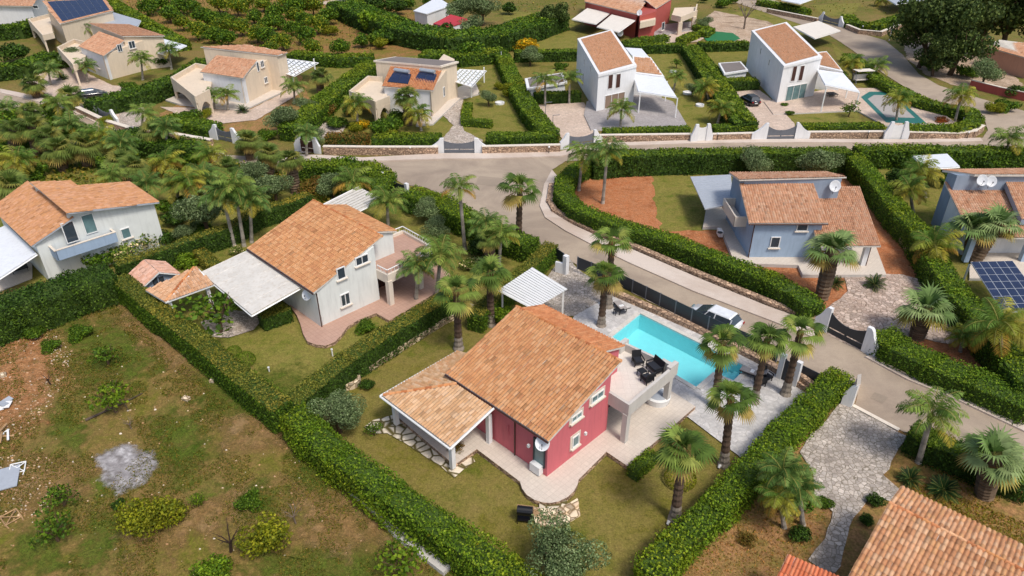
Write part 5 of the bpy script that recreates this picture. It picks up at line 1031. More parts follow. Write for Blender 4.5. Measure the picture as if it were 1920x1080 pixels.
# ---------------------------------------------------------------- hedges
for a in [
 ('flat-topped olive-green hedge between the old field and the pale grey villa', [(222,517),(300,580),(380,640),(450,700),(528,760)], 2.0, 1.5, 'olivetrim', .35, 'bush'),
 ('bright green unkempt hedge running from the field corner to the bottom edge', [(548,768),(590,808),(640,850),(745,925),(855,1000),(960,1075),(1010,1110)], 2.0, 1.7, 'wild', .9, None),
 ('dense hedge with dry olive top between the pale grey villa and the red-pink villa', [(545,752),(592,715),(655,665),(730,617),(800,575),(845,548)], 1.9, 1.5, 'olivetrim', .2, 'dark'),
 ('flat-topped hedge from the tiny blue shed up to the carport palms', [(217,495),(290,470),(375,440),(430,423),(480,393),(545,375),(580,362)], 1.9, 1.2, 'olivetrim', .15, 'dark'),
 ('tall dark hedge along the top of the old field, left of the shed', [(-40,585),(20,560),(80,545),(140,522),(205,503)], 2.6, 3.2, 'dark', .9, None),
 ('short clipped hedge under the edge of the large white canopy', [(487,592),(540,574)], 1.2, 1.2, 'olivetrim', .1, 'dark'),
 ('short clipped hedge beside white-flowering bush behind the carport', [(372,467),(408,498)], 1.1, 1.1, 'olivetrim', .1, None),
 ('green hedge on the right side of the red-pink villa garden', [(1580,697),(1560,712),(1515,760),(1465,805),(1422,860),(1335,950),(1260,1022),(1215,1075)], 1.7, 1.5, 'wild', .8, None),
 ('short clipped hedge at the corner of the red-pink villa terrace', [(1187,880),(1226,845)], .8, .85, 'trim', .1, None),
 ('thick curved hedge round the orange-soil garden of the light blue villa', [(1104,303),(1076,315),(1058,335),(1058,360),(1082,386),(1130,406),(1192,426),(1268,449),(1343,479),(1446,519),(1504,551),(1530,572)], 1.6, 1.9, 'wild', .45, 'bush'),
 ('wide tall hedge behind the light blue villa along the upper street', [(1110,292),(1180,286),(1300,283),(1450,282),(1592,280)], 2.5, 2.4, 'trim', .6, 'dark'),
 ('bright hedge separating the light blue villa from the blue-grey one', [(1600,288),(1640,332),(1690,395),(1727,432),(1760,490),(1802,552),(1850,600),(1905,672),(1940,720)], 2.1, 2.0, 'wild', .5, 'bush'),
 ('tall hedge along the street behind the blue-grey villa', [(1606,276),(1760,277),(1935,280)], 2.3, 2.2, 'trim', .8, 'bush'),
 ('broad hedge along the street right of the sloping dark gate', [(1652,618),(1690,645),(1765,680),(1840,710),(1940,752)], 1.5, 2.5, 'wild', .7, 'bush'),
 ('dark hedge behind the stout palm near the bottom right corner', [(1712,800),(1762,824),(1850,858),(1935,895)], 1.5, 1.9, 'trim', .7, 'dark'),
 ('hedge along the street just above the slatted pergola', [(890,590),(925,555),(960,528),(1035,455)], 1.6, 1.3, 'olivetrim', .3, 'bush'),
 ('rounded hedge between the street and the small lawn of the pale grey villa', [(765,358),(830,375),(880,405),(935,432),(1000,452)], 1.8, 2.4, 'wild', .9, 'bush'),
 ('overgrown hedge at the inner corner of the street junction', [(560,305),(630,306),(690,310),(718,326),(705,350)], 1.8, 2.6, 'trim', 1.0, 'bush'),
 ('clipped hedge in front of the tall white house by the beige driveway', [(1132,243),(1292,238)], 1.2, 1.6, 'trim', .1, None),
 ('clipped hedge right of the white pedestrian gate', [(1337,236),(1418,234)], 1.2, 1.6, 'trim', .1, None),
 ('clipped hedge below the small lawn of the glazed white house', [(1505,234),(1655,232)], 1.2, 1.6, 'trim', .1, None),
 ('clipped hedge curling round the teal-edged pool garden', [(1700,235),(1790,238),(1822,230),(1830,218),(1818,204),(1780,198),(1730,186),(1690,166),(1650,148),(1618,122),(1590,100)], 1.4, 2.0, 'trim', .3, None),
 ('thick hedge between the water-heater villa garden and the yellow lawn', [(942,100),(955,130),(975,170),(1000,210),(1030,245)], 1.8, 2.6, 'trim', .4, 'bush'),
 ('thick hedge over the stone wall right of the dark double gate', [(912,252),(960,252),(1040,248)], 1.6, 2.2, 'trim', .4, 'bush'),
 ('hedge over the stone wall left of the dark double gate', [(700,255),(760,254),(826,254)], 1.5, 2.2, 'trim', .5, 'bush'),
 ('brownish hedge over the stone wall by the brown gate', [(612,252),(690,253)], 1.3, 1.8, 'brown', .5, None),
 ('small U-shaped hedge before the terrace steps of the water-heater villa', [(878,192),(872,222),(922,226)], 1.0, 1.2, 'trim', .1, None),
 ('thick hedge between the water-heater villa and its left neighbour', [(702,113),(660,143),(610,180),(565,222),(540,238)], 2.0, 3.2, 'trim', .7, 'bush'),
 ('thick hedge between the dark-car villa and its right neighbour', [(388,108),(340,140),(270,165),(210,180),(165,190)], 2.2, 3.6, 'bush', .7, 'dark'),
 ('left of two parallel hedges between the tall white houses', [(1288,85),(1320,130),(1370,205),(1392,230)], 1.7, 2.0, 'trim', .2, 'dark'),
 ('right of two parallel hedges between the tall white houses', [(1300,84),(1340,130),(1390,205),(1410,228)], 1.8, 1.8, 'trim', .2, 'dark'),
 ('hedge behind the yellow lawn, left of the tall white house by the beige driveway', [(965,96),(1083,94)], 1.8, 2.4, 'trim', .3, 'dark'),
 ('hedge behind the small hidden canopy, below the brick-red house', [(1172,84),(1285,82)], 1.6, 2.0, 'trim', .3, 'dark'),
 ('hedge behind the square hut between the white houses', [(1312,80),(1402,78)], 1.6, 2.0, 'trim', .4, 'dark'),
 ('tall dark shrubbery band diagonal below the red-roofed building', [(640,2),(700,25),(760,48),(850,65),(930,60),(1000,38),(1040,25)], 3.2, 7, 'citrus', 1.0, 'dark'),
 ('hedge along the lower side of the orchard', [(545,98),(640,105),(700,103)], 1.8, 3, 'trim', .8, 'bush'),
 ('hedge behind the roof of the water-heater villa', [(790,98),(870,100),(945,92)], 2.0, 4, 'trim', .6, 'bush'),
 ('clipped hedge by the white gate of the middle-left beige villa', [(312,216),(400,236)], 1.3, 3.0, 'trim', .3, 'bush'),
 ('hedge along the stone wall at the top right, before the cream sail canopy', [(1425,0),(1470,8),(1515,18)], 1.3, 2.6, 'trim', .3, None),
 ('curved hedge on the rounded corner at the top right', [(1735,15),(1690,30),(1640,45),(1600,40),(1590,28)], 1.4, 3.0, 'trim', .3, None),
 ('clipped block of hedge beside the parked black car', [(1362,149),(1420,148)], 1.5, 2.6, 'trim', .1, 'dark'),
 ('clipped block of hedge beside the low two-part hut', [(1002,174),(1088,172)], 1.5, 1.6, 'trim', .1, 'dark'),
 ('long hedge beside the orchard at the top left', [(205,0),(240,20),(290,50),(340,78)], 1.8, 3.2, 'trim', .6, None),
 ('hedge below the top left corner villa', [(-20,52),(30,48),(70,36)], 2.4, 4, 'bush', .8, 'dark'),
 ('hedge at the left edge below the solar-roofed villa', [(-20,125),(40,118),(95,98)], 2.2, 3.6, 'bush', .8, 'dark'),
 ('clipped low hedge between the brick-red house and the lower hedge', [(1172,78),(1215,70),(1250,66)], 1.2, 2.2, 'trim', .3, None),
 ('short hedge along the path right of the brick-red house', [(1276,72),(1305,60)], 1.2, 2.0, 'trim', .1, None),
 ('squared hedge corner beside the artificial lawn', [(1305,46),(1330,52),(1318,60)], 1.2, 2.4, 'trim', .1, None),
 ('dark hedge left of the tall palms beside the upper street, at the left', [(180,300),(235,290),(250,285)], 2.0, 2.4, 'trim', .3, 'dark'),
 ('low hedge left of the tall palms group behind the left villa', [(180,247),(290,262),(370,270)], 2.0, 3.2, 'bush', .8, 'dark')]:
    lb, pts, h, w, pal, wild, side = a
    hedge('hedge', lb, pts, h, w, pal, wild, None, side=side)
# ---------------------------------------------------------------- stone walls, gates, fences
def wallpath(name, label, pts, h, w, mat, cap=None, cat='wall'):
    P = [G(x, y)[:2] for x, y in pts]; m = sum(P)/len(P); t = thing(name, (*m, 0), label, cat)
    parapet(P, -.05, h, w, mat, t, 'masonry')
    if cap: parapet(P, h+.001, h+.08, w+.06, cap, t, 'coping')
    return t
for a in [
 ('rubble retaining wall along the junction, left of the dark double gate', [(612,289),(700,290),(818,290)], 1.0, .5, 'wallstone', 'cream'),
 ('rubble retaining wall right of the dark double gate', [(908,289),(1046,286)], 1.0, .5, 'wallstone', 'cream'),
 ('rubble wall under the hedge of the tall white house, left of the white pedestrian gate', [(1128,266),(1290,264)], .9, .5, 'wallstone', 'cream'),
 ('rubble wall between the white pedestrian gate and the wide dark gate', [(1338,264),(1412,262)], .9, .5, 'wallstone', 'cream'),
 ('rubble wall below the teal-edged pool house, left of its white gate', [(1510,260),(1655,259)], .9, .5, 'wallstone', 'cream'),
 ('rubble wall right of the white gate, ending at the round road corner', [(1702,260),(1790,262),(1822,258),(1838,248)], .9, .5, 'wallstone', 'cream'),
 ('low rubble wall beside the kerb round the curved hedge', [(1034,352),(1030,382),(1040,399),(1072,419),(1117,439),(1185,465),(1310,519),(1440,572),(1531,606)], .45, .6, 'wallstone', None),
 ('low rubble wall along the broad hedge right of the sloping dark gate', [(1648,662),(1705,698),(1765,725),(1840,755),(1990,818)], .45, .6, 'wallstone', None),
 ('rubble wall along the pool, under the dark fence', [(1148,553),(1230,588),(1320,628),(1440,689),(1515,736)], .5, .55, 'wallstone', None),
 ('long low stone wall at the foot of the hedge left of the red-pink villa', [(682,700),(760,651),(830,607),(882,582)], .5, .5, 'wallstone_l', None),
 ('grey concrete footing along the unkempt hedge', [(568,838),(634,900),(694,947),(752,1006),(832,1068)], .3, .6, 'concrete', None),
 ('rubble wall along the brown soil right of the light blue villa', [(1592,312),(1640,395),(1700,470),(1745,530),(1800,590)], .6, .45, 'wallstone', None),
 ('rubble wall along the upper street at the left', [(150,212),(200,236),(245,250)], .8, .6, 'wallstone', 'cream'),
 ('rubble wall along the street between the two left white gates', [(245,250),(330,262),(395,273)], .8, .6, 'wallstone', 'cream'),
 ('rubble wall at the top right before the hedge corner', [(1440,24),(1490,34),(1530,42)], .9, .6, 'wallstone', 'cream'),
 ('curved rubble wall below the rounded hedge corner', [(1588,55),(1610,64),(1650,68),(1690,52)], .9, .6, 'wallstone', 'cream'),
 ('brick-coloured garden wall at the right edge above the street', [(1820,165),(1870,178),(1925,190)], 1.2, .4, 'redw', 'cream'),
 ('rubble edging at the right of the pool deck near the garden door', [(1480,708),(1517,736)], .9, .4, 'wallstone', None),
 ('stone kerb between the paved driveway and the street', [(1603,765),(1680,806)], .15, .3, 'cream', None)]:
    wallpath('stone_wall', a[0], *a[1:])
def pillar_gate(label, pl, pr, open_w=True, ph=2.0, gh=1.3, mat='darkmetal', wing=1.6, ped=False, sag=.25, cat='gate', z=0):
    "two white plastered piers with swept wings and a metal gate between"
    a, b = G(*pl), G(*pr); e = (b-a)[:2]; Ln = np.linalg.norm(e); e /= Ln; rz = math.atan2(e[1], e[0]); t = thing('gate', (*((a+b)/2)[:2], 0), label, cat)
    nrm = np.array([-e[1], e[0]])
    for p, sg in ((a, -1), (b, 1)):
        m = MB(); k = 7; th = .32; prev = None
        for i in range(k):
            s0, s1 = i/k*wing, (i+1)/k*wing; zf_ = lambda s: ph-(ph-.95)*min(1, max(0, (s-.45)/(wing-.45)))**.6 if s > .45 else ph
            q0, q1 = p[:2]+e*sg*s0, p[:2]+e*sg*s1
            P8 = [(*(q0-nrm*th/2), -.02), (*(q1-nrm*th/2), -.02), (*(q1+nrm*th/2), -.02), (*(q0+nrm*th/2), -.02), (*(q0-nrm*th/2), zf_(s0)), (*(q1-nrm*th/2), zf_(s1)), (*(q1+nrm*th/2), zf_(s1)), (*(q0+nrm*th/2), zf_(s0))]
            m.hull8(P8)
        m.build('pier', 'white', t)
    for lf in ((0, 1),) if ped else ((0, .5), (.5, 1)):
        g = MB(); n = 8; s0, s1 = lf[0]*Ln+.04, lf[1]*Ln-.04
        top = lambda s: gh+(ph-gh-.25)*abs(2*s/Ln-1)**2*(.8 if sag else 0)
        for i in range(n):
            sa, sb = s0+(s1-s0)*i/n, s0+(s1-s0)*(i+1)/n; qa, qb = a[:2]+e*sa, a[:2]+e*sb; o = nrm*.03
            for z0, z1 in (((.1, .5), (.62, None)) if not ped else ((.1, None),)):
                za, zb = (top(sa), top(sb)) if z1 is None else (z1, z1)
                g.hull8([(*(qa-o), z0), (*(qb-o), z0), (*(qb+o), z0), (*(qa+o), z0), (*(qa-o), za), (*(qb-o), zb), (*(qb+o), zb), (*(qa+o), za)])
        for s in (s0, s1): q = a[:2]+e*s; g.box((*q, top(s)/2), (.08, .1, top(s)+.05), rz)
        g.build('gate_leaf', mat, t)
    return t
pillar_gate('wide dark double gate between white piers facing the junction', (833,288), (890,288), mat='gatemetal')
pillar_gate('grey gate between white piers at the end of the beige driveway', (1066,278), (1112,272), mat='gatemetal', wing=1.2)
pillar_gate('solid white pedestrian gate between white piers, nearer the junction', (1306,267), (1322,266), ped=True, ph=2.4, gh=1.9, mat='whitepaint', wing=.9)
pillar_gate('wide dark gate with broad white piers before the glazed white house', (1436,263), (1488,262), mat='gatemetal', ph=2.3, wing=2.0)
pillar_gate('solid white pedestrian gate below the teal-edged pool', (1668,262), (1688,262), ped=True, ph=2.4, gh=1.9, mat='whitepaint', wing=.9)
pillar_gate('sloping dark gate between tall white piers at the pink stone driveway', (1550,624), (1615,658), mat='darkmetal', ph=2.2, wing=1.1)
pillar_gate('left grey gate with white piers on the upper street', (188,222), (214,232), mat='gatemetal', wing=1.4)
pillar_gate('grey gate with white piers half hidden by palms, on the upper street', (410,262), (438,268), mat='gatemetal', wing=1.4)
pillar_gate('dark gate beside the inner corner of the junction', (722,352), (762,372), mat='darkmetal', wing=.5, ph=1.8)
pillar_gate('dark gate between white piers at the top right', (1542,42), (1572,50), mat='gatemetal', ph=2.2, wing=1.4)
pillar_gate('brown gate with a white pier left of the brown hedge', (566,284), (590,287), mat='brownmetal', ph=2.0, gh=1.3, wing=.9)
pillar_gate('narrow garden door between white piers by the pool deck', (1464,712), (1484,722), ped=True, mat='darkmetal', ph=2.1, gh=1.7, wing=.35)
def fence(label, pts, h, z0=.0, mat='darkmetal', step=1.6):
    P = [G(x, y) for x, y in pts]; t = thing('fence', (*(sum(P)/len(P))[:2], 0), label, 'fence'); b = MB()
    for i in range(len(P)-1):
        a, d = P[i][:2], P[i+1][:2]; L_ = np.linalg.norm(d-a); m = (a+d)/2; b.box((*m, z0+h/2+.05), (L_, .05, h), math.atan2(*(d-a)[::-1]))
    b.build('panel', mat, t)
    for i in range(len(P)-1):
        a, d = P[i][:2], P[i+1][:2]; n = max(1, round(np.linalg.norm(d-a)/step))
        for k in range(n+(i == len(P)-2)): q = MB(); p = a+(d-a)*k/n; q.box((*p, z0+h/2+.06), (.09, .09, h+.08), math.atan2(*(d-a)[::-1])); q.build('fence_post', 'gatemetal', t)
    return t
fence('long dark solid fence between the street and the pool', [(1082,513),(1160,545),(1235,583),(1325,628),(1400,662),(1452,689)], 1.15, .45)
fence('short dark fence right of the narrow garden door', [(1494,716),(1545,742)], 1.05, .4)
fence('short curving dark fence by the white pier above the slatted pergola', [(1040,488),(1056,500)], 1.0, .3)
t = thing('gate_pier', (*G(1068,515)[:2], 0), 'white pier with swept top at the upper end of the long dark fence', 'pier'); m = MB(); a = G(1060,515); post(m, a, 0, 1.9, .4, R(-45)); m.prism([tuple((a+[.2, .1, 0])[:2]), tuple((a+[.1, -.2, 0])[:2]), tuple((a+[-.9, .3, 0])[:2]), tuple((a+[-.8, .5, 0])[:2])], 0, 1.1); m.build('pier', 'white', t)
t = thing('gate_pier', (*G(1590,760)[:2], 0), 'white swept side wall at the mouth of the stone driveway', 'pier'); a, b_ = G(1577,757)[:2], G(1602,757)[:2]; d = G(1606,722)[:2]; e2 = G(1597,764)[:2]
m = MB(); u_ = np.array(e2)-np.array(a); k = 6
for i in range(k):
    s0, s1 = i/k, (i+1)/k; q0, q1 = a+u_*s0*1.0, a+u_*s1*1.0; o = np.array([.12, .14])
    m.hull8([(*(q0-o), 0), (*(q1-o), 0), (*(q1+o), 0), (*(q0+o), 0), (*(q0-o), 1.0+.9*s0**.6), (*(q1-o), 1.0+.9*s1**.6), (*(q1+o), 1.0+.9*s1**.6), (*(q0+o), 1.0+.9*s0**.6)])
m.build('pier', 'white', t)
m = MB(); q = np.array(e2); dd_ = np.array(d)-q; m.hull8([(*(q-[.15, 0]), 0), (*(q+[.15, .1]), 0), (*(q+dd_+[.15, .1]), 0), (*(q+dd_-[.15, 0]), 0), (*(q-[.15, 0]), 1.9), (*(q+[.15, .1]), 1.9), (*(q+dd_+[.15, .1]), .9), (*(q+dd_-[.15, 0]), .9)]); m.build('side_wall', 'cream', t)
# curved stone steps in front of the red-pink villa
t = thing('garden_steps', (*G(1045,975)[:2], 0), 'curved pale stone steps below the rounded terrace end', 'steps')
for k, (dz, off) in enumerate(((.18, 0), (.36, -.35))):
    m = MB(); n = 8; X0, X1 = G(1003,985), G(1088,968); c0 = (X0+X1)/2
    for i in range(n):
        s0, s1 = i/n, (i+1)/n; f0 = lambda s: X0[:2]+(X1[:2]-X0[:2])*s+np.array([0, -.42*math.sin(math.pi*s)]); w0 = (1.0, .45)[k]
        p0, p1 = f0(s0), f0(s1); u = np.array([-.08, 1.0]); base = u*(0 if k == 0 else .55)
        m.prism([tuple(p0+base), tuple(p1+base), tuple(p1+u*w0+base), tuple(p0+u*w0+base)], 0, dz+i*.0006)
    m.build('step', 'wallstone_l', t)
# fire ring and planter
t = thing('stone_planter', (*G(654,740)[:2], 0), 'round stone planter beside the grey-green olive shrub', 'planter'); m = MB(); c = G(654,718); m.lathe((c[0], c[1], 0), [(.85, 0), (.85, .5), (.62, .5), (.62, .3)], 18); m.build('ring', 'wallstone_l', t); m = MB(); m.lathe((c[0], c[1], 0), [(.61, .3), (.6, .34)], 18); m.build('soil', 'brownsoil', t)
# ---------------------------------------------------------------- palms
for a in [
 ('fan1',972,462,975,350,84,'tall fan palm in front of the street, above the slatted pergola'),
 ('fan2',1140,577,1147,448,82,'upper of two tall fan palms behind the pool lounger'),
 ('fan1',1127,612,1135,512,80,'lower of two tall fan palms at the pool deck, rooted at the deck corner'),
 ('fan3',921,610,918,510,84,'fan palm rising behind the roof of the red-pink villa, right of its neighbour'),
 ('fan2',860,655,856,542,88,'fan palm on the lawn strip left of the red-pink villa'),
 ('fan1',1340,764,1353,640,92,'fan palm standing at the right end of the turquoise pool'),
 ('fan3',1413,756,1438,632,84,'middle of three palms before the dark fence, by the grey lounger'),
 ('fan2',1472,741,1500,618,88,'rightmost of the three palms before the dark fence'),
 ('fan1',1357,873,1370,742,98,'fan palm at the edge of the pale deck and the lawn'),
 ('fan3',1265,975,1281,838,112,'tall fan palm on the front lawn with a round bush at its trunk'),
 ('fanyoung',1540,560,1560,468,102,'leaning palm with shaggy brown trunk before the light blue villa'),
 ('fanyoung',1718,634,1735,578,98,'short silvery palm on the pink stone driveway'),
 ('fanyoung',1845,930,1862,852,112,'short stout palm near the bottom right corner'),
 ('fanyoung',1818,488,1826,425,88,'left one of the pair of palms before the blue-grey villa'),
 ('fanyoung',1826,492,1866,420,84,'right one of the pair of palms before the blue-grey villa'),
 ('fandense',555,362,545,297,62,'dense palm with yellow-brown skirt near the inner junction corner'),
 ('fandense',300,285,290,245,70,'dense fan palm beside the street wall at the left'),
 ('fandense',20,385,20,345,84,'fan palm at the left edge behind the white villa'),
 ('fandense',70,290,62,235,70,'fan palm of the left grove, nearest the left edge'),
 ('fandense',120,320,112,278,78,'low fan palm of the left grove behind the orange roofs'),
 ('fandense',165,315,160,270,80,'broad fan palm in the middle of the left grove'),
 ('fandense',235,335,228,300,70,'fan palm of the left grove, above the white wall corner'),
 ('fandense',470,300,466,262,64,'fan palm with drooping skirt beside the upper street'),
 ('fandense',600,175,602,140,50,'grey-green fan palm beside the scalloped pergola'),
 ('fandense',766,235,762,178,60,'dark fan palm in front of the water-heater villa'),
 ('fea1',1085,358,1092,292,88,'left of two feather palms inside the curved hedge'),
 ('fea3',1130,382,1138,285,96,'right of two feather palms inside the curved hedge'),
 ('fea2',872,470,862,350,70,'slender feather palm by the street above the small lawn'),
 ('fea1',818,560,826,480,110,'feather palm beside the railed balcony terrace'),
 ('fea2',665,385,662,340,78,'feather palm in front of the white slatted carport'),
 ('fea1',728,428,726,378,80,'feather palm on the small lawn behind the pale grey villa'),
 ('fea3',440,462,420,368,84,'left one of the tight group of grey-trunked palms'),
 ('fea1',458,462,442,350,84,'middle one of the tight group of grey-trunked palms'),
 ('fea3',472,455,470,375,84,'right one of the tight group of grey-trunked palms'),
 ('feayellow',320,330,312,305,110,'feather palm with orange-yellow fronds in the left grove'),
 ('feayellow',360,400,352,340,86,'feather palm behind the big tile roof of the left villa'),
 ('fea1',1722,868,1745,775,118,'feather palm leaning over the street beside the stone driveway'),
 ('fea1',1163,240,1165,206,82,'feather palm on the terrace of the tall white house by the beige driveway'),
 ('fea2',1022,200,1022,152,54,'left of two slim palms before the low two-part hut'),
 ('fea2',1067,195,1068,148,50,'right of two slim palms before the low two-part hut'),
 ('feayellow',1680,228,1684,187,64,'yellowing palm standing beside the teal-edged pool'),
 ('feayellow',1790,230,1800,180,98,'broad yellowing palm in the rounded hedge corner'),
 ('fea1',1883,310,1890,262,80,'palm at the right edge above the blue-grey villa roof'),
 ('feayellow',1735,370,1725,322,78,'upper yellow-green palm left of the blue-grey villa'),
 ('feayellow',1712,400,1705,355,72,'lower yellow-green palm left of the blue-grey villa'),
 ('feayellow',1760,510,1752,460,100,'bushy yellow-green palm over the bright dividing hedge'),
 ('feayellow',1880,692,1872,610,118,'large drooping palm with yellow fronds below the solar canopy'),
 ('feayellow',1800,660,1805,630,60,'small yellowing palm left of the large drooping one'),
 ('fea1',1262,172,1268,145,42,'small palm on the right lawn of the house by the beige driveway'),
 ('feayellow',1330,190,1322,165,60,'yellow palm beside the parallel hedges'),
 ('feayellow',1345,232,1352,205,56,'second yellow palm at the lower end of the parallel hedges'),
 ('feayellow',1600,150,1598,118,60,'pair-forming yellow palm behind the glazed white house'),
 ('fea1',1640,150,1644,125,54,'palm at the bend of the hedge along the side street'),
 ('feayellow',672,240,668,195,66,'golden palm in front of the arched balcony of the water-heater villa'),
 ('feayellow',790,245,784,215,62,'golden-yellow palm under the tile roof of the water-heater villa'),
 ('fea2',402,205,402,180,44,'left small palm before the middle-left beige villa'),
 ('fea2',428,208,426,178,48,'right small palm before the middle-left beige villa'),
 ('fea1',552,195,552,165,58,'palm between the beige villas, right of the narrow path'),
 ('fea1',268,150,266,112,50,'palm in front of the small windows of the dark-car villa'),
 ('fea3',322,130,318,95,56,'dark palm before the white canopy behind the dark-car villa'),
 ('fea3',165,155,160,125,44,'palm beside the white wall of the dark-car villa'),
 ('fandense',70,185,62,155,56,'palm at the top left beside the stone yard'),
 ('fandense',140,205,132,178,60,'palm left of the leftmost gate with white piers'),
 ('fea3',95,160,92,132,50,'palm group member by the stone yard wall'),
 ('fea3',155,80,155,52,44,'palm behind the solar-roofed villa balcony'),
 ('feayellow',1650,12,1652,2,40,'small palm at the top edge inside the rounded hedge corner'),
 ('fea3',1478,965,1468,885,96,'dark feather palm in the broad-leaved clump, left of its neighbours'),
 ('fea3',1505,985,1498,915,92,'dark feather palm of the broad-leaved clump nearest the driveway bend'),
 ('feayellow',1470,990,1462,930,84,'yellowish drooping plant of the broad-leaved clump, next to the right hedge'),
 ('cycad',1567,538,1567,522,36,'left of two cycads before the light blue villa terrace'),
 ('cycad',1640,540,1640,520,42,'right of two cycads before the light blue villa terrace'),
 ('cycad',1707,905,1706,893,48,'left of two cycads near the bottom right roof'),
 ('cycad',1770,925,1768,910,60,'right of two cycads near the bottom right roof'),
 ('cycad',115,150,116,146,26,'cycad on the stone yard of the dark-car villa'),
 ('cycad',455,212,455,208,26,'cycad at the corner of the middle-left beige villa')]:
    palm(*a, tk=.85)
GROVE = [(25,240,'fandense',62),(95,255,'fandense',66),(40,300,'feayellow',70),(135,235,'fea3',60),(190,255,'feayellow',66),(225,270,'fea3',66),(250,310,'fandense',66),(205,330,'fea1',60),(275,345,'fea3',64),(300,390,'bush',0),(335,350,'fea1',66),(385,330,'fea3',66),(10,205,'fea3',56),(60,205,'fandense',52),(110,195,'fea1',52),(265,215,'fea1',56),(315,240,'fea3',60),(395,290,'feayellow',66),(430,310,'fandense',62),(505,285,'fandense',60),(575,250,'fea3',50),(905,420,'fea3',70),(935,440,'fea1',74),(780,500,'fea3',80),(920,445,'fandense',60)]
for i, (x, y, k, w) in enumerate(GROVE):
    if k == 'bush': continue
    dy = random.uniform(36, 58) if x < 700 else 66
    palm(k, x, y+dy, x+random.uniform(-5, 5), y, w, {True: 'drooping yellowish palm', False: 'green palm'}[k == 'feayellow']+f' in the dense planting {"left of" if i % 2 else "right of"} '+['the dark hedge by the grove','the street wall','the broad fan palm of the grove','the left villa roofs','the grey-trunked palm group','the tall hedge','the grey-green tree','the junction corner','the upper gate','the stone yard','the pale villa','the slender feather palm','the skirted palm'][i//2], None, .85)
# ---------------------------------------------------------------- orchard and other trees
OR = [(277,12),(317,25),(360,12),(385,27),(342,42),(405,36),(445,12),(430,36),(452,50),(475,30),(397,64),(428,70),(370,56),(480,62),(492,7),(500,40),(497,66),(530,77),(555,12),(545,52),(520,42),(570,37),(585,10),(595,45),(575,64),(610,27),(677,75),(555,30),(535,5),(585,88),(505,92),(300,5),(335,8),(460,4),(410,6),(640,88),(512,22),(415,50)]
OR.sort(key=lambda p: (round(p[1]/14), p[0])); ords = ['first','second','third','fourth','fifth','sixth','seventh','eighth','ninth','tenth','eleventh']
rows = {}
for p in OR: rows.setdefault(round(p[1]/14), []).append(p)
for ri, (rk, ps) in enumerate(sorted(rows.items())):
    for k, (x, y) in enumerate(ps): tree(random.choice(('citrus1','citrus2','citrus3')), x, y, random.uniform(33, 44), f'{ords[k]} dark round tree from the left in orchard row {ords[ri]} from the top', 'orchard_tree', 'tree', 'fruit trees of the orchard', 1.0, True, .12)
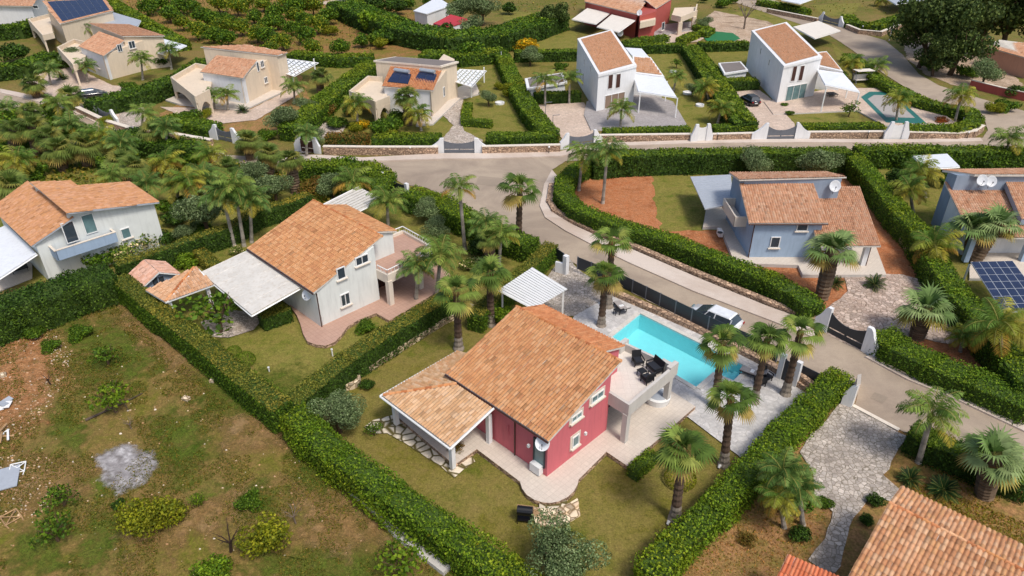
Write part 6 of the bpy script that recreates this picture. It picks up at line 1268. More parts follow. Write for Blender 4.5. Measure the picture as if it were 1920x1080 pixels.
for a in [
 ('lime1',533+86,55,34,'lime-green round tree at the right side of the orchard'), ('lime1',716,56,38,'lime-green round tree below the dark shrubbery band'), ('lime2',712,82,30,'slim lime tree left of the yellow bush cluster'), ('lime1',760,75,30,'left lime bush above the water-heater villa'), ('lime1',790,78,34,'right lime bush above the water-heater villa'),
 ('olive1',632,768,102,'large grey-green olive shrub beside the round stone planter'), ('olive1',1062,1035,150,'big grey-green olive tree at the bottom edge below the stone steps'),
 ('lime1',280,960,114,'large round yellow-green shrub in the old field'), ('lime2',497,1012,92,'yellow-green shrub in the field left of the unkempt hedge'), ('bush1',468,935,52,'dark green bush in the field above the yellow-green shrub'),
 ('sparse1',752,1045,110,'bright sparse tree at the foot of the unkempt hedge near the bottom edge'), ('sparse1',205,738,84,'pale green sparse tree beside the fallen branch'), ('sparse2',195,660,56,'small green tree in the upper part of the field'), ('bush1',150,620,46,'low green bush near the dark hedge in the field'), ('bush1',95,645,40,'low dark bush at the edge of the stony soil'), ('sparse2',110,925,66,'scraggy bush left of the ash patch'), ('sparse2',95,985,80,'scraggy flowering bush near the broken white frames'), ('bush2',220,946,30,'tiny dark bush touching the large round yellow-green shrub'), ('sparse1',368,935,40,'small sparse bush right of the ash patch'), ('wild1',400,1072,80,'bright bush at the bottom edge under the gnarled wood'), ('bush1',60,620,44,'low bush by the dark hedge at the left edge'),
 ('sparse2',400,575,105,'leafy tree beside the tiled carport on white gravel'), ('bush1',686,610,44,'conical green bush beside the pale grey villa terrace'), ('flower1',215,470,70,'white-flowering bush below the blue balcony'), ('bush1',180,475,80,'green bush below the blue balcony'), ('flower1',262,445,70,'flowering bush at the corner of the left villa'), ('wild1',345,490,44,'bright green bush behind the blue shed'), ('flower1',440,466,30,'small white-flowering round bush by the grey-trunked palms'),
 ('wild1',1470,880,70,'upper bright broad-leaved clump beside the stone driveway'), ('bush1',1478,925,88,'broad-leaved dark clump beside the stone driveway'), ('bush2',1505,1000,50,'dark round bush below the broad-leaved clump'), ('bush1',1545,940,36,'dark bush left of the driveway bend'), ('bush2',1640,935,40,'bush between the driveway fork and the big tile roof'), ('bush2',1625,975,34,'dark bush lower beside the big tile roof'), ('brown1',1400,1010,40,'dry low bush on the brown soil beside the right hedge'),
 ('bush2',690,720,34,'dark bush touching the round stone planter'), ('sparse2',700,800,40,'small plants beside the flagstone path'), ('brown1',850,838,44,'dry climbing bush under the corner of the patio roof'),
 ('olive2',380,390,100,'grey-green tree between the left villa and the grey-trunked palms'), ('olive2',510,345,76,'grey tree left of the dense skirted palm'), ('bush1',370,290,60,'round green tree beside the upper street'), ('olive2',620,340,64,'grey-green tree at the inner junction corner'), ('bush2',500,300,44,'dark tree behind the street at the left of the junction'), ('citrus1',650,310,50,'dark tree in the overgrown junction hedge'), ('brown1',590,345,60,'reddish-brown shrubs left of the slatted carport'), ('bush2',400,330,60,'dark tree between the grove and the grey tree'),
 ('olive2',800,390,56,'grey-green tree behind the small lawn'), ('olive2',815,425,56,'round clipped olive tree on the small lawn'), ('bush2',775,385,44,'dark conifer on the small lawn'), ('bush2',900,460,60,'dark bushes right of the small lawn'), ('bush1',925,430,56,'shrub beside the tall fan palm'), ('flower1',885,490,44,'flowering shrub at the path end near the tall palms'), ('wild1',950,590,60,'green bushes behind the ridge of the red-pink villa'),
 ('lime1',460+505,165,46,'yellow-green bush on the yellow lawn'), ('olive2',995,100,42,'small grey olive tree on the yellow lawn'), ('bush1',1053,122,28,'small round tree beside the yellow lawn hut'), ('olive2',917,180,36,'small grey tree on the lawn of the water-heater villa'), ('lime1',936,160,24,'small yellow-green bush beside the thick hedge'), ('bush1',718,232,64,'round dark bush in front of the water-heater villa'), ('lime1',735,248,34,'yellow-green bush over the left stone wall'), ('yellow1',680,228,44,'yellow-leaved bush under the golden palm'), ('lime1',665,238,34,'lime bush at the villa gravel path'),
 ('olive2',530,215,66,'grey shrub at the end of the beige path'), ('brown1',610,200,56,'bare brownish tree in the thick hedge'), ('olive2',590,255,40,'grey-green shrub near the brown gate'),
 ('cyp',1022,32,32,'left dark conifer of the tall pair beside the brick-red house'), ('cyp',1047,30,34,'right dark conifer of the tall pair beside the brick-red house'), ('yellow1',990,75,56,'golden flowering shrub on the lawn beyond the yellow lawn hedge'), ('bush1',940,60,70,'round tree in front of the dark shrubbery band'), ('olive2',860,14,56,'grey olive tree at the top edge, right of the white roofed shed'), ('olive2',905,10,60,'wide grey tree at the top edge'), ('bush2',740,8,56,'dark tree at the top edge left of the white roofed shed'), ('bush2',700,5,50,'dark tree at the top edge above the shrubbery band'), ('citrus1',880,95,50,'round tree behind the water-heater villa'), ('olive2',1320,40,30,'little tree beside the bare tree'),
 ('pine1',1790,20,120,'left large dark pine at the top right'), ('pine2',1850,15,130,'middle large dark pine at the top right'), ('pine1',1740,62,100,'lower left dark pine over the sandy bank'), ('pine2',1800,75,110,'lower dark pine over the sandy bank'), ('pine1',1905,30,110,'right dark pine at the top right corner'), ('pine2',1760,105,70,'lowest dark pine beside the salmon house'),
 ('olive2',1852,130,60,'grey shrub before the salmon-pink house'), ('bush1',1815,130,46,'green shrub left of the salmon-pink house'), ('bush1',1750,118,40,'bright bush under the pines'), ('bush1',1890,195,44,'bush at the right edge by the street'), ('lime1',1865,200,40,'yellow-green bush beside the street at the right'), ('bush2',1910,170,40,'dark bush right of the brick-coloured wall'), ('red1',1765,222,28,'reddish bush in the rounded hedge corner'),
 ('olive2',1418,300,70,'grey-green shrub standing over the tall hedge, left one'), ('olive2',1540,300,80,'grey-green shrub standing over the tall hedge, right one'), ('bush2',1672,290,60,'dark tree beside the bright dividing hedge'), ('bush2',1780,575,60,'dark bush hanging over the lower end of the dividing hedge'), ('bush1',1480,210,18,'small bush at the lawn corner of the glazed white house'), ('bush1',1470,195,16,'smaller clipped bush nearest the glazed white house'), ('sparse2',1595,200,36,'cloud-pruned shrub left of the teal-edged pool'), ('olive2',1300,165,30,'round grey bush on the lawn beside the parallel hedges'), ('sparse2',1270,115,24,'thin shrub behind the hidden canopy'),
 ('bush2',310,445,50,'dark bush right of the left villa wall'), ('olive2',345,432,50,'pale bush between the left villa and the clipped hedge'), ('bush1',372,425,54,'green bush beside the foot of the grey-trunked palms'), ('bush2',325,408,54,'tall dark bush behind the left villa corner'),
 ('bush1',350,215,50,'round bush above the clipped hedge of the middle-left villa'), ('bush2',300,112,40,'dark bush before the white canopy of the dark-car villa'), ('bush1',240,158,34,'bush at the foot of the dark-car villa wall'), ('lime1',385,212,32,'yellowish bush under the small palms of the middle-left villa'), ('bush1',630,225,46,'bush where the thick hedge meets the gravel path'), ('bush2',655,205,40,'dark bush under the arched balcony of the water-heater villa'), ('bush1',745,215,50,'bush mass under the dark fan palm of the water-heater villa'), ('olive2',575,195,44,'greyish tree left of the thick hedge'), ('bush1',500,250,40,'bush behind the gate half hidden by palms'), ('bush2',455,275,36,'dark bush under the palm beside the upper street'), ('bush1',100,115,44,'bush under the balcony of the dark-car villa'), ('bush1',1330,130,40,'tree between the hut and the parallel hedges'), ('bush1',1570,140,40,'bush between the palms behind the glazed white house'), ('bush1',1620,120,36,'bush beside the side street hedge'), ('bush2',1760,330,60,'dark bush beside the sheet canopy behind the blue-grey villa'), ('bush2',1690,330,56,'dark bush under the upper yellow-green palm'), ('bush1',1850,640,70,'bush below the solar canopy'), ('bush2',1840,300,50,'dark bush behind the blue-grey villa roof'),
 ('citrus2',150,245,60,'tall dark broadleaf tree in the left grove beside the broad fan palm'), ('bush2',250,250,56,'dark broadleaf tree in the grove beneath the street wall'), ('citrus1',30,225,60,'dark broadleaf tree at the far left of the grove'), ('bush2',345,275,60,'dark broadleaf tree of the grove nearest the middle gate'), ('citrus2',90,205,50,'dark tree between the grove and the stone yard'), ('olive2',470,320,70,'grey-green broadleaf tree above the clipped hedge by the junction'), ('bush2',430,335,60,'dark tree directly behind the grey-trunked palms'),
 ('olive2',130,100,44,'grey shrub beside the dark-car villa balcony'), ('lime1',250,100,40,'lime shrub at the villa side hedge'), ('bush2',30,95,60,'dark trees at the left edge'), ('bush1',110,215,56,'bush cluster below the palm yard'), ('bush1',20,270,60,'bush at the left edge of the grove'), ('lime1',200,225,34,'yellow-green bush between the gates'), ('bush1',205,270,70,'dark underbrush of the left grove'), ('bush1',60,320,60,'green underbrush behind the left villa roofs'), ('bush1',330,380,70,'underbrush right of the left villa roof'), ('flower1',345,400,44,'pale flowering shrub right of the left villa'), ('lime1',290,75,36,'lime tree at the upper left hedge')]:
    kd, x, y, w, lb = a; near = y > 420
    tree(kd, x, y, w, lb, 'shrub' if kd in ('lime1', 'bush1', 'bush2', 'flower1', 'yellow1', 'brown1', 'red1') else ('pine_tree' if kd[:4] == 'pine' else ('conifer' if kd == 'cyp' else 'tree')), 'shrub' if kd in ('lime1', 'bush1', 'bush2', 'flower1', 'yellow1', 'brown1', 'red1') else 'tree', None, {'pine1': 1.25, 'pine2': 1.15, 'cyp': 1.0}.get(kd, .9), kd[:3] in ('oli', 'spa', 'pin', 'cit'), .4 if kd[:3] in ('oli', 'spa') else .15)
for nm, mk, x, y, sc, lb in (('bare_tree', 'barewood', 1395, 55, 2.2, 'large leafless tree on the gravel yard at the top right'), ('dead_tree', 'darkwood', 433, 1035, .8, 'dark gnarled dead trunk at the bottom of the old field'), ('dead_tree', 'barewood', 555, 982, .5, 'small bare grey shrub in the field near the hedge'), ('dead_tree', 'darkwood', 96, 722, .45, 'charred stump with twigs on the stony soil'), ('dead_tree', 'barewood', 247, 805, .35, 'tiny bare sapling above the ash patch'), ('bare_tree', 'barewood', 700, 222, .9, 'thin bare tree in the hedge left of the water-heater villa')):
    t = thing(nm, (*G(x, y)[:2], 0), lb, 'tree'); part('trunk', CR[mk], t, (0, 0, 0), (sc, sc, sc), random.uniform(0, 6))
for lb, x, y, w, k in (('yellow-green clipped ball bush round the trunk of the front lawn palm', 1276, 893, 58, 'balllime'), ('left of two clipped ball bushes on the lawn of the pale grey villa', 438, 658, 28, 'ball'), ('right of two clipped ball bushes on the lawn of the pale grey villa', 459, 673, 38, 'ball')):
    r = w*mpp(x, y)/2; p = G(x, y, r*.5); t = thing('ball_bush', (p[0], p[1], 0), lb, 'shrub'); part('leaves', CR[k], t, (0, 0, 0), (r, r, r))
# ---------------------------------------------------------------- furniture, vehicles and small things
def at(px, py, z, rz, name, label, cat, group=None):
    p = G(px, py, z); t = thing(name, (p[0], p[1], z), label, cat, group, rz or 1e-9); 
    return t
def lounger(px, py, z, deg, label):
    t = at(px, py, z, R(deg), 'sun_lounger', label, 'sun lounger', 'sun loungers on the pool deck'); m = MB(); m.box((0, -.35, .3), (.64, 1.25, .06)); m.box((0, .55, .5), (.64, .75, .06), 0, R(38))
    m.build('frame', 'wicker', t)
    for x in (-.28, .28):
        for y in (-.9, .2): q = MB(); q.box((x, y, .14), (.06, .06, .28)); q.build('leg', 'wicker', t)
    m = MB(); m.box((0, -.35, .37), (.58, 1.2, .08)); m.box((0, .55, .57), (.58, .72, .08), 0, R(38)); m.build('cushion', 'lcushion', t); m = MB(); m.box((0, -.15, .425), (.4, .25, .03)); m.build('towel', 'whitepaint', t); return t
lounger(1166, 583, .1, 200, 'grey-cushioned lounger at the far end of the pool'); lounger(1413, 706, .1, 235, 'grey-cushioned lounger behind the middle palm at the pool end')
def sidetable(px, py, z, deg, s, label):
    t = at(px, py, z, R(deg), 'side_table', label, 'table'); m = MB(); m.box((0, 0, .4), (s, s, .05)); m.build('tabletop', 'wicker', t)
    for x in (-1, 1):
        for y in (-1, 1): q = MB(); q.box((x*s*.42, y*s*.42, .19), (.04, .04, .38)); q.build('leg', 'wicker', t)
sidetable(1156, 589, .1, 20, .42, 'little black table beside the far lounger'); sidetable(1203, 704, 2.87, 30, .5, 'little black wicker table among the balcony seats')
def chair(px, py, z, deg, w, label, cat='armchair'):
    t = at(px, py, z, R(deg), 'armchair' if cat == 'armchair' else 'sofa', label, cat, 'black wicker seats on the balcony'); m = MB(); m.box((0, 0, .3), (w, .62, .12)); m.build('seat', 'wicker', t); m = MB(); m.box((0, .3, .6), (w, .07, .6), 0, R(-12)); m.build('backrest', 'wicker', t)
    for s in (-1, 1):
        q = MB(); q.box((s*w/2, -.02, .58), (.06, .62, .05)); q.box((s*w/2, -.3, .42), (.05, .05, .3)); q.build('armrest', 'wicker', t)
        for y in (-.28, .28): q = MB(); q.box((s*(w/2-.03), y, .12), (.05, .05, .24)); q.build('leg', 'wicker', t)
    m = MB(); m.box((0, -.03, .4), (w-.1, .54, .1)); m.build('cushion', 'cushion', t); return t
chair(1195, 683, 2.87, 12, .62, 'black wicker armchair with high back nearest the pool edge of the balcony'); chair(1227, 696, 2.87, -62, 1.02, 'black two-seat wicker sofa facing the villa on the balcony', 'sofa'); chair(1213, 716, 2.87, -150, .62, 'black wicker armchair nearest the balcony parapet corner')
sidetable(1558, 180, .15, 10, 1.5, 'dark dining table in the shade of the canopy facing the teal-edged pool'); sidetable(38, 508, .1, 40, 1.3, 'dark table in the shade of the pale grey canopy at the left edge')
# black wicker set beside the palms at the pool end
for k, (x, y, d) in enumerate(((1436, 712, 30), (1424, 722, 200))): chair(x, y, .1, d, .55, ('black chair behind the trunk of the middle palm', 'black chair in front of the grey lounger at the pool end')[k])
# barbecue
t = at(984, 978, 0, R(-8), 'barbecue', 'black barrel barbecue with wooden side shelf on the front lawn', 'barbecue'); m = MB(); m.tube((-.42, 0, .85), (.42, 0, .85), .27, .27, 14); m.build('barrel', 'black', t)
m = MB(); m.box((0, .33, .8), (.95, .2, .03)); m.box((.6, 0, .8), (.28, .45, .03)); m.build('shelf', 'wood', t)
for x in (-.38, .38):
    for y in (-.22, .22): q = MB(); q.box((x, y, .33), (.04, .04, .66)); q.build('leg', 'black', t)
m = MB(); m.box((0, 0, .25), (.8, .4, .03)); m.build('lower_rack', 'black', t)
# tub under the balcony
t = at(1232, 752, .3, 0, 'round_tub', 'round pale tub with a cover under the balcony', 'tub'); m = MB(); m.lathe((0, 0, 0), [(.75, 0), (.85, .55), (.7, .6)], 24); m.build('tub_wall', 'whitepaint', t); m = MB(); m.lathe((0, 0, .5), [(.69, .09), (.5, .14)], 24); m.build('cover', 'greysheet', t)
def car(px, py, deg, paint, label, L=4.5, Wd=1.82, H=1.5, z=.06, wagon=True):
    t = at(px, py, z, R(deg), 'car', label, 'car')
    # body as stacked cross sections along x (front = +x)
    sec = [(-L/2, .55, .80, .80), (-L/2+.08, .38, .95, .90), (-L/2+.5, .28, .98, .96), (-.6, .26, .97, 1.0), (.7, .26, .95, 1.0), (1.2, .27, .90, .98), (L/2-.35, .32, .78, .92), (L/2-.04, .42, .62, .78), (L/2, .48, .56, .70)]
    V = []; Fq = []; n = 8
    for x, z0, z1, k in sec:
        w = Wd/2*k; V += [(x, -w*.9, z0), (x, -w, z0+.12), (x, -w, z1-.18), (x, -w*.88, z1), (x, w*.88, z1), (x, w, z1-.18), (x, w, z0+.12), (x, w*.9, z0)]
    for i in range(len(sec)-1):
        for j in range(n): Fq.append((i*n+j, i*n+(j+1) % n, (i+1)*n+(j+1) % n, (i+1)*n+j))
    m = MB(); m.v = V; m.f = Fq+[tuple(range(n))[::-1], tuple((len(sec)-1)*n+j for j in range(n))]; m.c = [None]*len(m.f); b = m.build('body', paint, t)
    for p in b.data.polygons: p.use_smooth = True
    rear = -L/2+(.12 if wagon else .7)
    def cab(x0, x1, xt0, xt1, z0, z1, w0, w1, g=0): return [(x0, -w0, z0), (x1, -w0, z0), (x1, w0, z0), (x0, w0, z0), (xt0, -w1, z1), (xt1, -w1, z1), (xt1, w1, z1), (xt0, w1, z1)]
    m = MB(); m.hull8(cab(rear, 1.4, rear+.5, .25, .86, H-.06, Wd/2*.88, Wd/2*.64)); m.build('windows', 'glass', t)
    m = MB(); m.hull8(cab(rear+.42, .36, rear+.52, .2, H-.1, H, Wd/2*.68, Wd/2*.6)); r_ = m.build('roof', paint, t, .02)
    m = MB()
    for s in (-1, 1):
        for x in (rear+.35, -.35, .55): m.hull8([(x-.04, s*Wd/2*.875, .9), (x+.04, s*Wd/2*.875, .9), (x+.04, s*Wd/2*.9, .9), (x-.04, s*Wd/2*.9, .9), (x-.08-(.3 if x > .5 else 0), s*Wd/2*.64, H-.07), (x-.0-(.3 if x > .5 else 0), s*Wd/2*.64, H-.07), (x-.0-(.3 if x > .5 else 0), s*Wd/2*.67, H-.07), (x-.08-(.3 if x > .5 else 0), s*Wd/2*.67, H-.07)])
    m.build('window_pillars', paint, t)
    for x in (-L/2+.85, L/2-.85):
        for s in (-1, 1):
            q = MB(); q.tube((x, s*(Wd/2-.22), .33), (x, s*(Wd/2+.01), .33), .33, .33, 18); w_ = q.build('wheel', 'rubber', t); q = MB(); q.tube((x, s*(Wd/2+.005), .33), (x, s*(Wd/2+.02), .33), .2, .18, 12); q.build('rim', 'gatemetal', w_)
    for s in (-1, 1):
        q = MB(); q.box((-L/2+.0, s*(Wd/2-.25), .78), (.08, .26, .14)); q.build('tail_light', 'lamp_r', t); q = MB(); q.box((L/2-.06, s*(Wd/2-.42), .6), (.1, .34, .12)); q.build('headlight', 'glassg', t); q = MB(); q.box((.75, s*(Wd/2+.05), .98), (.12, .18, .12)); q.build('wing_mirror', paint, t)
    q = MB(); q.box((-L/2+.01, 0, .62), (.04, .5, .11)); q.build('number_plate', 'whitepaint', t); return t
car(1336, 608, 137, 'carwhite', 'white estate car parked on the street behind the dark fence', 4.3)
car(1405, 195, 103, 'carblack', 'black hatchback parked on the driveway beside the glazed white house', 3.7, 1.7, 1.5)
car(176, 184, 30, 'carblack', 'dark blue car half hidden under the hedge in the stone yard', 4.0, 1.7, 1.45)
# teal pool of the glazed white house
P5 = [(1630,172),(1672,172),(1738,232),(1662,230),(1614,182)]; z5 = .2
ring5 = [G(x, y, z5) for x, y in P5]; t = thing('swimming_pool', (*(sum(ring5)/5)[:2], z5), 'drained pool with grey floor and teal edge beside the glazed white house', 'swimming pool'); c5 = sum(ring5)/5
m = MB(); m.face([p+[0, 0, .012] for p in ring5]); m.build('edge', 'teal', t); m = MB(); m.face([c5+(p-c5)*.72+[0, 0, .024] for p in ring5]); m.build('pool_floor', 'poolcover', t)
# swing seat
t = at(1614, 156, .02, R(10), 'swing_seat', 'cream canopied swing seat above the teal-edged pool', 'swing seat'); m = MB(); m.box((0, 0, 2.1), (3.0, 1.5, .08)); m.build('canopy', 'awning', t); m = MB(); m.box((0, .1, .6), (2.4, .7, .15)); m.box((0, .45, 1.0), (2.4, .12, .7)); m.build('seat', 'awning', t)
m = MB()
for s in (-1, 1): m.tube((s*1.4, -.8, 0), (s*1.4, 0, 2.1), .05, .05, 6); m.tube((s*1.4, .8, 0), (s*1.4, 0, 2.1), .05, .05, 6)
m.tube((-1.4, 0, 2.02), (1.4, 0, 2.02), .05, .05, 6)
m.build('frame', 'gatemetal', t)
# lamp posts, poles, goal
for x, y, ty, lb in ((770, 291, 281, 'short black street lamp before the stone wall left of the dark double gate'), (1029, 290, 281, 'short black street lamp at the stone wall left of the grey driveway gate'), (1344, 265, 252, 'short black lamp between the two gates on the upper street'), (1625, 262, 248, 'short dark lamp left of the white pedestrian gate'), (1812, 262, 254, 'short dark lamp near the round road corner'), (1615, 62, 50, 'slim lamp below the rounded hedge corner')):
    t = thing('street_lamp', (*G(x, y)[:2], 0), lb, 'lamp'); h = max(.9, hgt((x, y), ty)); p = G(x, y); m = MB(); m.tube(p, p+[0, 0, h], .06, .05, 6); m.build('post', 'black', t); m = MB(); m.lathe(tuple(p+[0, 0, h]), [(.1, 0), (.14, .12), (.05, .22)], 8); m.build('lamp_head', 'whitepaint', t)
for x, y, ty, lb in ((1667, 76, 43, 'tall white utility pole on the sandy bank'), (1804, 232, 221, 'white bollard light inside the rounded hedge'), (1403, 232, 218, 'white bollard light by the wide gate'), (940, 122, 98, 'thin white pole behind the thick hedge'), (624, 668, 656, 'small white bollard on the lawn of the pale grey villa'), (505, 697, 690, 'tiny white bollard beside the clipped ball bushes')):
    t = thing('pole', (*G(x, y)[:2], 0), lb, 'pole'); p = G(x, y); h = hgt((x, y), ty); m = MB(); m.tube(p, p+[0, 0, h], .05+.03*(y < 100), .05, 6); m.build('shaft', 'whitepaint', t); m = MB(); m.lathe(tuple(p+[0, 0, h]), [(.08, 0), (.08, .08)], 8); m.build('cap', 'whitepaint', t)
for x, y, ty, lb in ((1036, 248, 216, 'tall bent lamp pole on the beige driveway'), (1022, 229, 192, 'second thin lamp pole at the driveway edge')):
    t = thing('lamp_pole', (*G(x, y)[:2], 0), lb, 'lamp'); p = G(x, y); h = hgt((x, y), ty); m = MB(); m.tube(p, p+[0, 0, h], .05, .04, 6); m.build('pole', 'gatemetal', t); m = MB(); m.tube(p+[0, 0, h], p+[.9, 0, h+.05], .04, .04, 5); m.build('arm', 'gatemetal', t)
t = thing('football_goal', (*G(990, 62)[:2], 0), 'small white goal frame on the lawn below the dark conifers', 'goal'); a, b = G(982, 62), G(998, 61); m = MB(); up = np.array([0, 0, 2.0]); bk = np.array([0, 1.2, 0])
for p, q in ((a, a+up), (b, b+up), (a+up, b+up), (a+bk, a+up), (b+bk, b+up), (a+bk, b+bk)): m.tube(p, q, .06, .06, 5)
m.build('frame', 'whitepaint', t)
# white kerbed tree rings and planters
for x, y, w, lb in ((1262, 136, 14, 'white ring kerb at the far lawn tree beside the parallel hedges'), (1290, 176, 20, 'white ring kerb under the grey round bush'), (1312, 199, 16, 'white ring kerb under the yellow palm'), (937, 195, 18, 'white round planter on the lawn of the water-heater villa')):
    r = w*mpp(x, y)/2; p = G(x, y); t = thing('ring_kerb', (p[0], p[1], 0), lb, 'kerb'); m = MB(); m.lathe(tuple(p), [(r, 0), (r, .3), (r*.85, .3), (r*.85, .05)], 16); m.build('ring', 'white', t)
# junk in the old field
def frame_chair(px, py, deg, label, mat='whitepaint'):
    t = at(px, py, .03, R(deg), 'broken_frame', label, 'scrap frame', 'scrap in the old field'); m = MB(); q = [(-.4, -.34, .06), (.4, -.34, .06), (.4, .34, .2), (-.4, .34, .2)]
    for i in range(4): m.tube(q[i], q[(i+1) % 4], .035, .035, 5)
    m.tube(q[0], q[2], .03, .03, 5); m.tube(q[1], q[3], .03, .03, 5)
    for i in (0, 1): m.tube(q[i], (q[i][0]*.9, q[i][1]-.3, 0), .035, .035, 5)
    m.build('frame', mat, t)
frame_chair(34, 880, 20, 'white crossed frame lying beside the grey board'); frame_chair(22, 972, 50, 'pale wooden crossed frame below the grey board', 'wood'); 
for x, y, lb, mt in ((14, 815, 'small heap of pale planks above the grey board', 'wood'), (8, 762, 'crumpled pale blue sheet metal at the left edge on the stony soil', 'greysheet')):
    t = thing('scrap_heap', (*G(x, y)[:2], 0), lb, 'scrap'); p = G(x, y)
    for k in range(6): m = MB(); m.box((p[0]+RNG.uniform(-.4, .4), p[1]+RNG.uniform(-.5, .5), .05+.05*k), ((1.1, .12, .05) if mt == 'wood' else (.7, .4, .04)), RNG.uniform(0, 3), RNG.uniform(-.1, .25)); m.build('plank' if mt == 'wood' else 'sheet', mt if k % 2 else 'whitepaint', t)
t = at(-8, 905, .03, R(25), 'grey_board', 'large flat grey board lying at the left edge', 'board'); m = MB(); m.box((0, 0, .12), (2.4, 1.9, .06)); m.build('panel', 'greysheet', t); m = MB(); m.box((0, 0, .045), (2.2, .1, .09)); m.build('batten', 'wood', t)
t = thing('fallen_branch', (*G(210, 765)[:2], 0), 'long fallen branch lying in the old field', 'branch'); m = MB(); P = [G(160,788,.1), G(195,772,.14), G(232,755,.12), G(267,737,.08)]
for i in range(3): m.tube(P[i], P[i+1], .09-.02*i, .07-.02*i, 7)
m.tube(P[1], G(205,760,.5), .04, .02, 5); m.tube(P[2], G(240,768,.3), .03, .015, 5); m.build('wood', 'logwood', t)
for i, (x, y, lb) in enumerate(((191,565,'pale block by the dark hedge in the field corner'),(212,560,'second pale block by the field corner'),(400,715,'beige stone block at the foot of the olive-green hedge'),(8,706,'white block at the left edge'),(350,750,'lone white stone in the field'))):
    p = G(x, y); t = thing('stone_block', p, lb, 'stone'); m = MB(); m.box((p[0], p[1], .12), (.5, .35, .26), i*.7); m.build('block', 'wallstone_l', t, .03)
for i, (x, y, w, lb) in enumerate(((1265,983,26,'pale stones at the foot of the front lawn palm'),)):
    p = G(1251,986); t = thing('spotlight', p, 'white garden spotlight at the foot of the front lawn palm', 'lamp'); m = MB(); m.tube(p, p+[0, 0, .12], .03, .03, 6); m.build('spike', 'darkmetal', t); m = MB(); m.tube(p+[0, 0, .12], p+[.1, .12, .28], .07, .1, 8); m.build('lamp_head', 'whitepaint', t)
    p = G(1347,880); t = thing('spotlight', p, 'white garden spotlight by the palm at the deck edge', 'lamp'); m = MB(); m.tube(p, p+[0, 0, .12], .03, .03, 6); m.build('spike', 'darkmetal', t); m = MB(); m.tube(p+[0, 0, .12], p+[.1, .12, .28], .07, .1, 8); m.build('lamp_head', 'whitepaint', t)
# ---------------------------------------------------------------- uncountable small growth and stones
def scatter_poly(pts, n):
    P = [G(x, y)[:2] for x, y in pts]; xs = [p[0] for p in P]; ys = [p[1] for p in P]; Q = [tuple(p) for p in P]; o = []
    while len(o) < n:
        c = (RNG.uniform(min(xs), max(xs)), RNG.uniform(min(ys), max(ys)))
        if inpoly(c, Q): o.append(c)
    return np.array(o)
def stuff(name, V, Fq, c, mat, label, cat):
    o = raw(name, V, Fq, c, mat); tag(o, label, cat, None, 'stuff'); return o
FIELD = [(-30,600),(200,560),(430,760),(560,835),(700,945),(850,1075),(840,1100),(-30,1100)]
P = scatter_poly(FIELD, 60000); f = wav(np.c_[P, np.zeros(len(P))], .55, 3)+wav(np.c_[P, np.zeros(len(P))], 1.6, 8)*.6; P = P[f > -.05]; n = len(P)
V, Fq = leafquads(np.c_[P, np.full(n, .08)], np.tile([0, 0, .5], (n, 1)), .065, 1.0, .4); stuff('field_weeds', V, Fq, cols(['#565e22', '#4a5a1c', '#6c6630', '#40521a', '#766a3a', '#5c6626'], n), 'leaf', 'weeds and grass tufts growing over the old field', 'weeds')
def stones(name, P, s0, s1, pal, label):
    n = len(P); s = RNG.uniform(s0, s1, n)*(RNG.random(n)**1.5*.8+.4); B = np.array([(-1,-.8,0),(1,-1,0),(.9,1,0),(-1,.8,0),(-.6,-.5,.8),(.7,-.6,.7),(.5,.6,.9),(-.6,.6,.75)]); F6 = np.array([(4,5,6,7),(0,1,5,4),(1,2,6,5),(2,3,7,6),(3,0,4,7)])
    a = RNG.uniform(0, 6.28, n); ca, sa = np.cos(a), np.sin(a); V = np.empty((n, 8, 3)); V[:, :, 0] = (B[:, 0]*ca[:, None]-B[:, 1]*sa[:, None])*s[:, None]+P[:, :1]; V[:, :, 1] = (B[:, 0]*sa[:, None]+B[:, 1]*ca[:, None])*s[:, None]*.8+P[:, 1:2]; V[:, :, 2] = B[:, 2]*s[:, None]+.02
    Fq = (F6[None]+(np.arange(n)*8)[:, None, None]).reshape(-1, 4); stuff(name, V.reshape(-1, 3), Fq, np.repeat(cols(pal, n, .18, False), 5, 0), 'stone', label, 'stones')
stones('loose_stones', np.concatenate([scatter_poly([(-30,590),(75,590),(140,660),(110,740),(60,810),(-30,850)], 1700), scatter_poly([(-30,850),(110,860),(90,960),(-30,1000)], 600), scatter_poly(FIELD, 380)]), .025, .075, ['#cdb292', '#bc9878', '#d8cab8', '#b48a66'], 'pale loose stones scattered over the stony soil of the field')
P = scatter_poly([(1230,1080),(1420,880),(1520,880),(1560,960),(1500,1080)], 2600); n = len(P); V, Fq = leafquads(np.c_[P, np.full(n, .06)], np.tile([0, 0, .5], (n, 1)), .07, 1.0, .4); stuff('ground_plants', V, Fq, cols(['#7a6c34', '#6a7028', '#96744a', '#a8845c'], n), 'leaf', 'dry ground plants and litter beside the right hedge', 'ground cover')
P = np.concatenate([scatter_poly([(1690,890),(1920,980),(1960,1040),(1720,930)], 1800), scatter_poly([(1720,860),(1800,850),(1920,900),(1850,960)], 1200)]); n = len(P); V, Fq = leafquads(np.c_[P, np.full(n, .06)], np.tile([0, 0, .5], (n, 1)), .08, 1.0, .4); stuff('ground_plants', V, Fq, cols(['#6a7028', '#7c7c34', '#8a7040'], n), 'leaf', 'grassy ground plants beside the bottom right roof', 'ground cover')
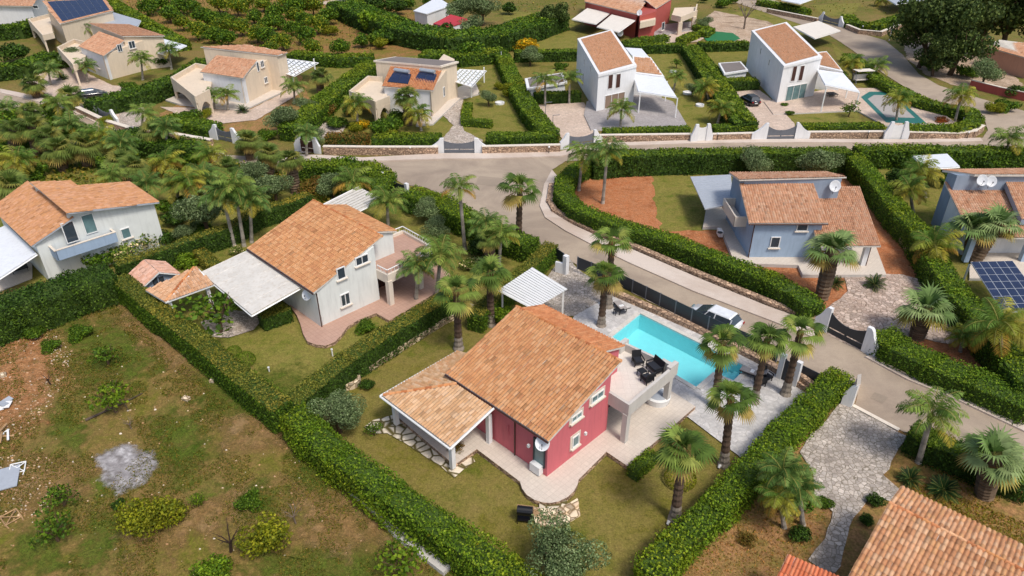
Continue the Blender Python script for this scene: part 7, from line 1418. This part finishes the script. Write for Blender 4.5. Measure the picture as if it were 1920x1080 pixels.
# top of the view and beyond: scrub
P = []
for pts, k in (([(-100,-60),(220,-40),(330,60),(-100,60)], 1500), ([(640,-60),(1100,-60),(1080,20),(680,40)], 3000), ([(1240,-60),(1800,-60),(1700,30),(1300,20)], 1500), ([(-40,200),(420,300),(560,330),(480,420),(300,330),(-40,400)], 7000), ([(540,320),(720,330),(740,380),(560,400)], 2500), ([(200,-20),(640,-20),(700,100),(330,80)], 3500)): P.append(scatter_poly(pts, k))
P = np.concatenate(P); n = len(P); d = np.hypot(P[:, 0], P[:, 1]); V, Fq = leafquads(np.c_[P, RNG.uniform(.05, .5, n)], np.tile([0, 0, .6], (n, 1)), .22, 1.0, .6); stuff('undergrowth', V, Fq, cols(['#5c6c2a', '#4a6420', '#74743a', '#3e5a1c', '#86803e'], n), 'leaf', 'mixed undergrowth between the trees and behind the houses', 'undergrowth')
Vs = []; Fs = []; Cs = []; nb = 0
for pts, k in (([(600,-60),(1060,-60),(1060,22),(1000,26),(930,36),(860,30),(740,26),(650,2)], 75), ([(1280,-60),(1440,-60),(1440,0),(1380,14),(1330,24),(1270,2)], 26), ([(1770,-40),(1960,-40),(1960,60),(1900,50),(1800,40)], 24), ([(-60,-60),(240,-60),(230,-8),(-60,-10)], 20), ([(660,56),(960,70),(900,92),(700,90)], 16)):
    for x, y in scatter_poly(pts, k):
        key = random.choice(('citrus1', 'bush1', 'bush2', 'olive2', 'wild1', 'citrus2')); me = CR[key]; n = len(me.vertices); v = np.empty(n*3, np.float32); me.vertices.foreach_get('co', v); v = v.reshape(-1, 4, 3)[::2]; c = np.empty(len(me.polygons)*4, np.float32); me.attributes['Col'].data.foreach_get('color', c); c = c.reshape(-1, 4)[::2, :3]
        r = random.uniform(1.5, 3.0); v = v.mean(1, keepdims=True)+(v-v.mean(1, keepdims=True))*1.35; v = v.reshape(-1, 3)*[r, r, r*random.uniform(.9, 1.3)]+[x, y, 0]; Vs.append(v); Fs.append(np.arange(len(v)).reshape(-1, 4)+nb); nb += len(v); Cs.append(c*random.uniform(.8, 1.2))
stuff('woodland', np.concatenate(Vs), np.concatenate(Fs), np.concatenate(Cs), 'leaf', 'distant mixed trees and scrub closing the top of the view', 'woodland')
for o in bpy.data.objects:
    if '_o' in o: del o['_o']
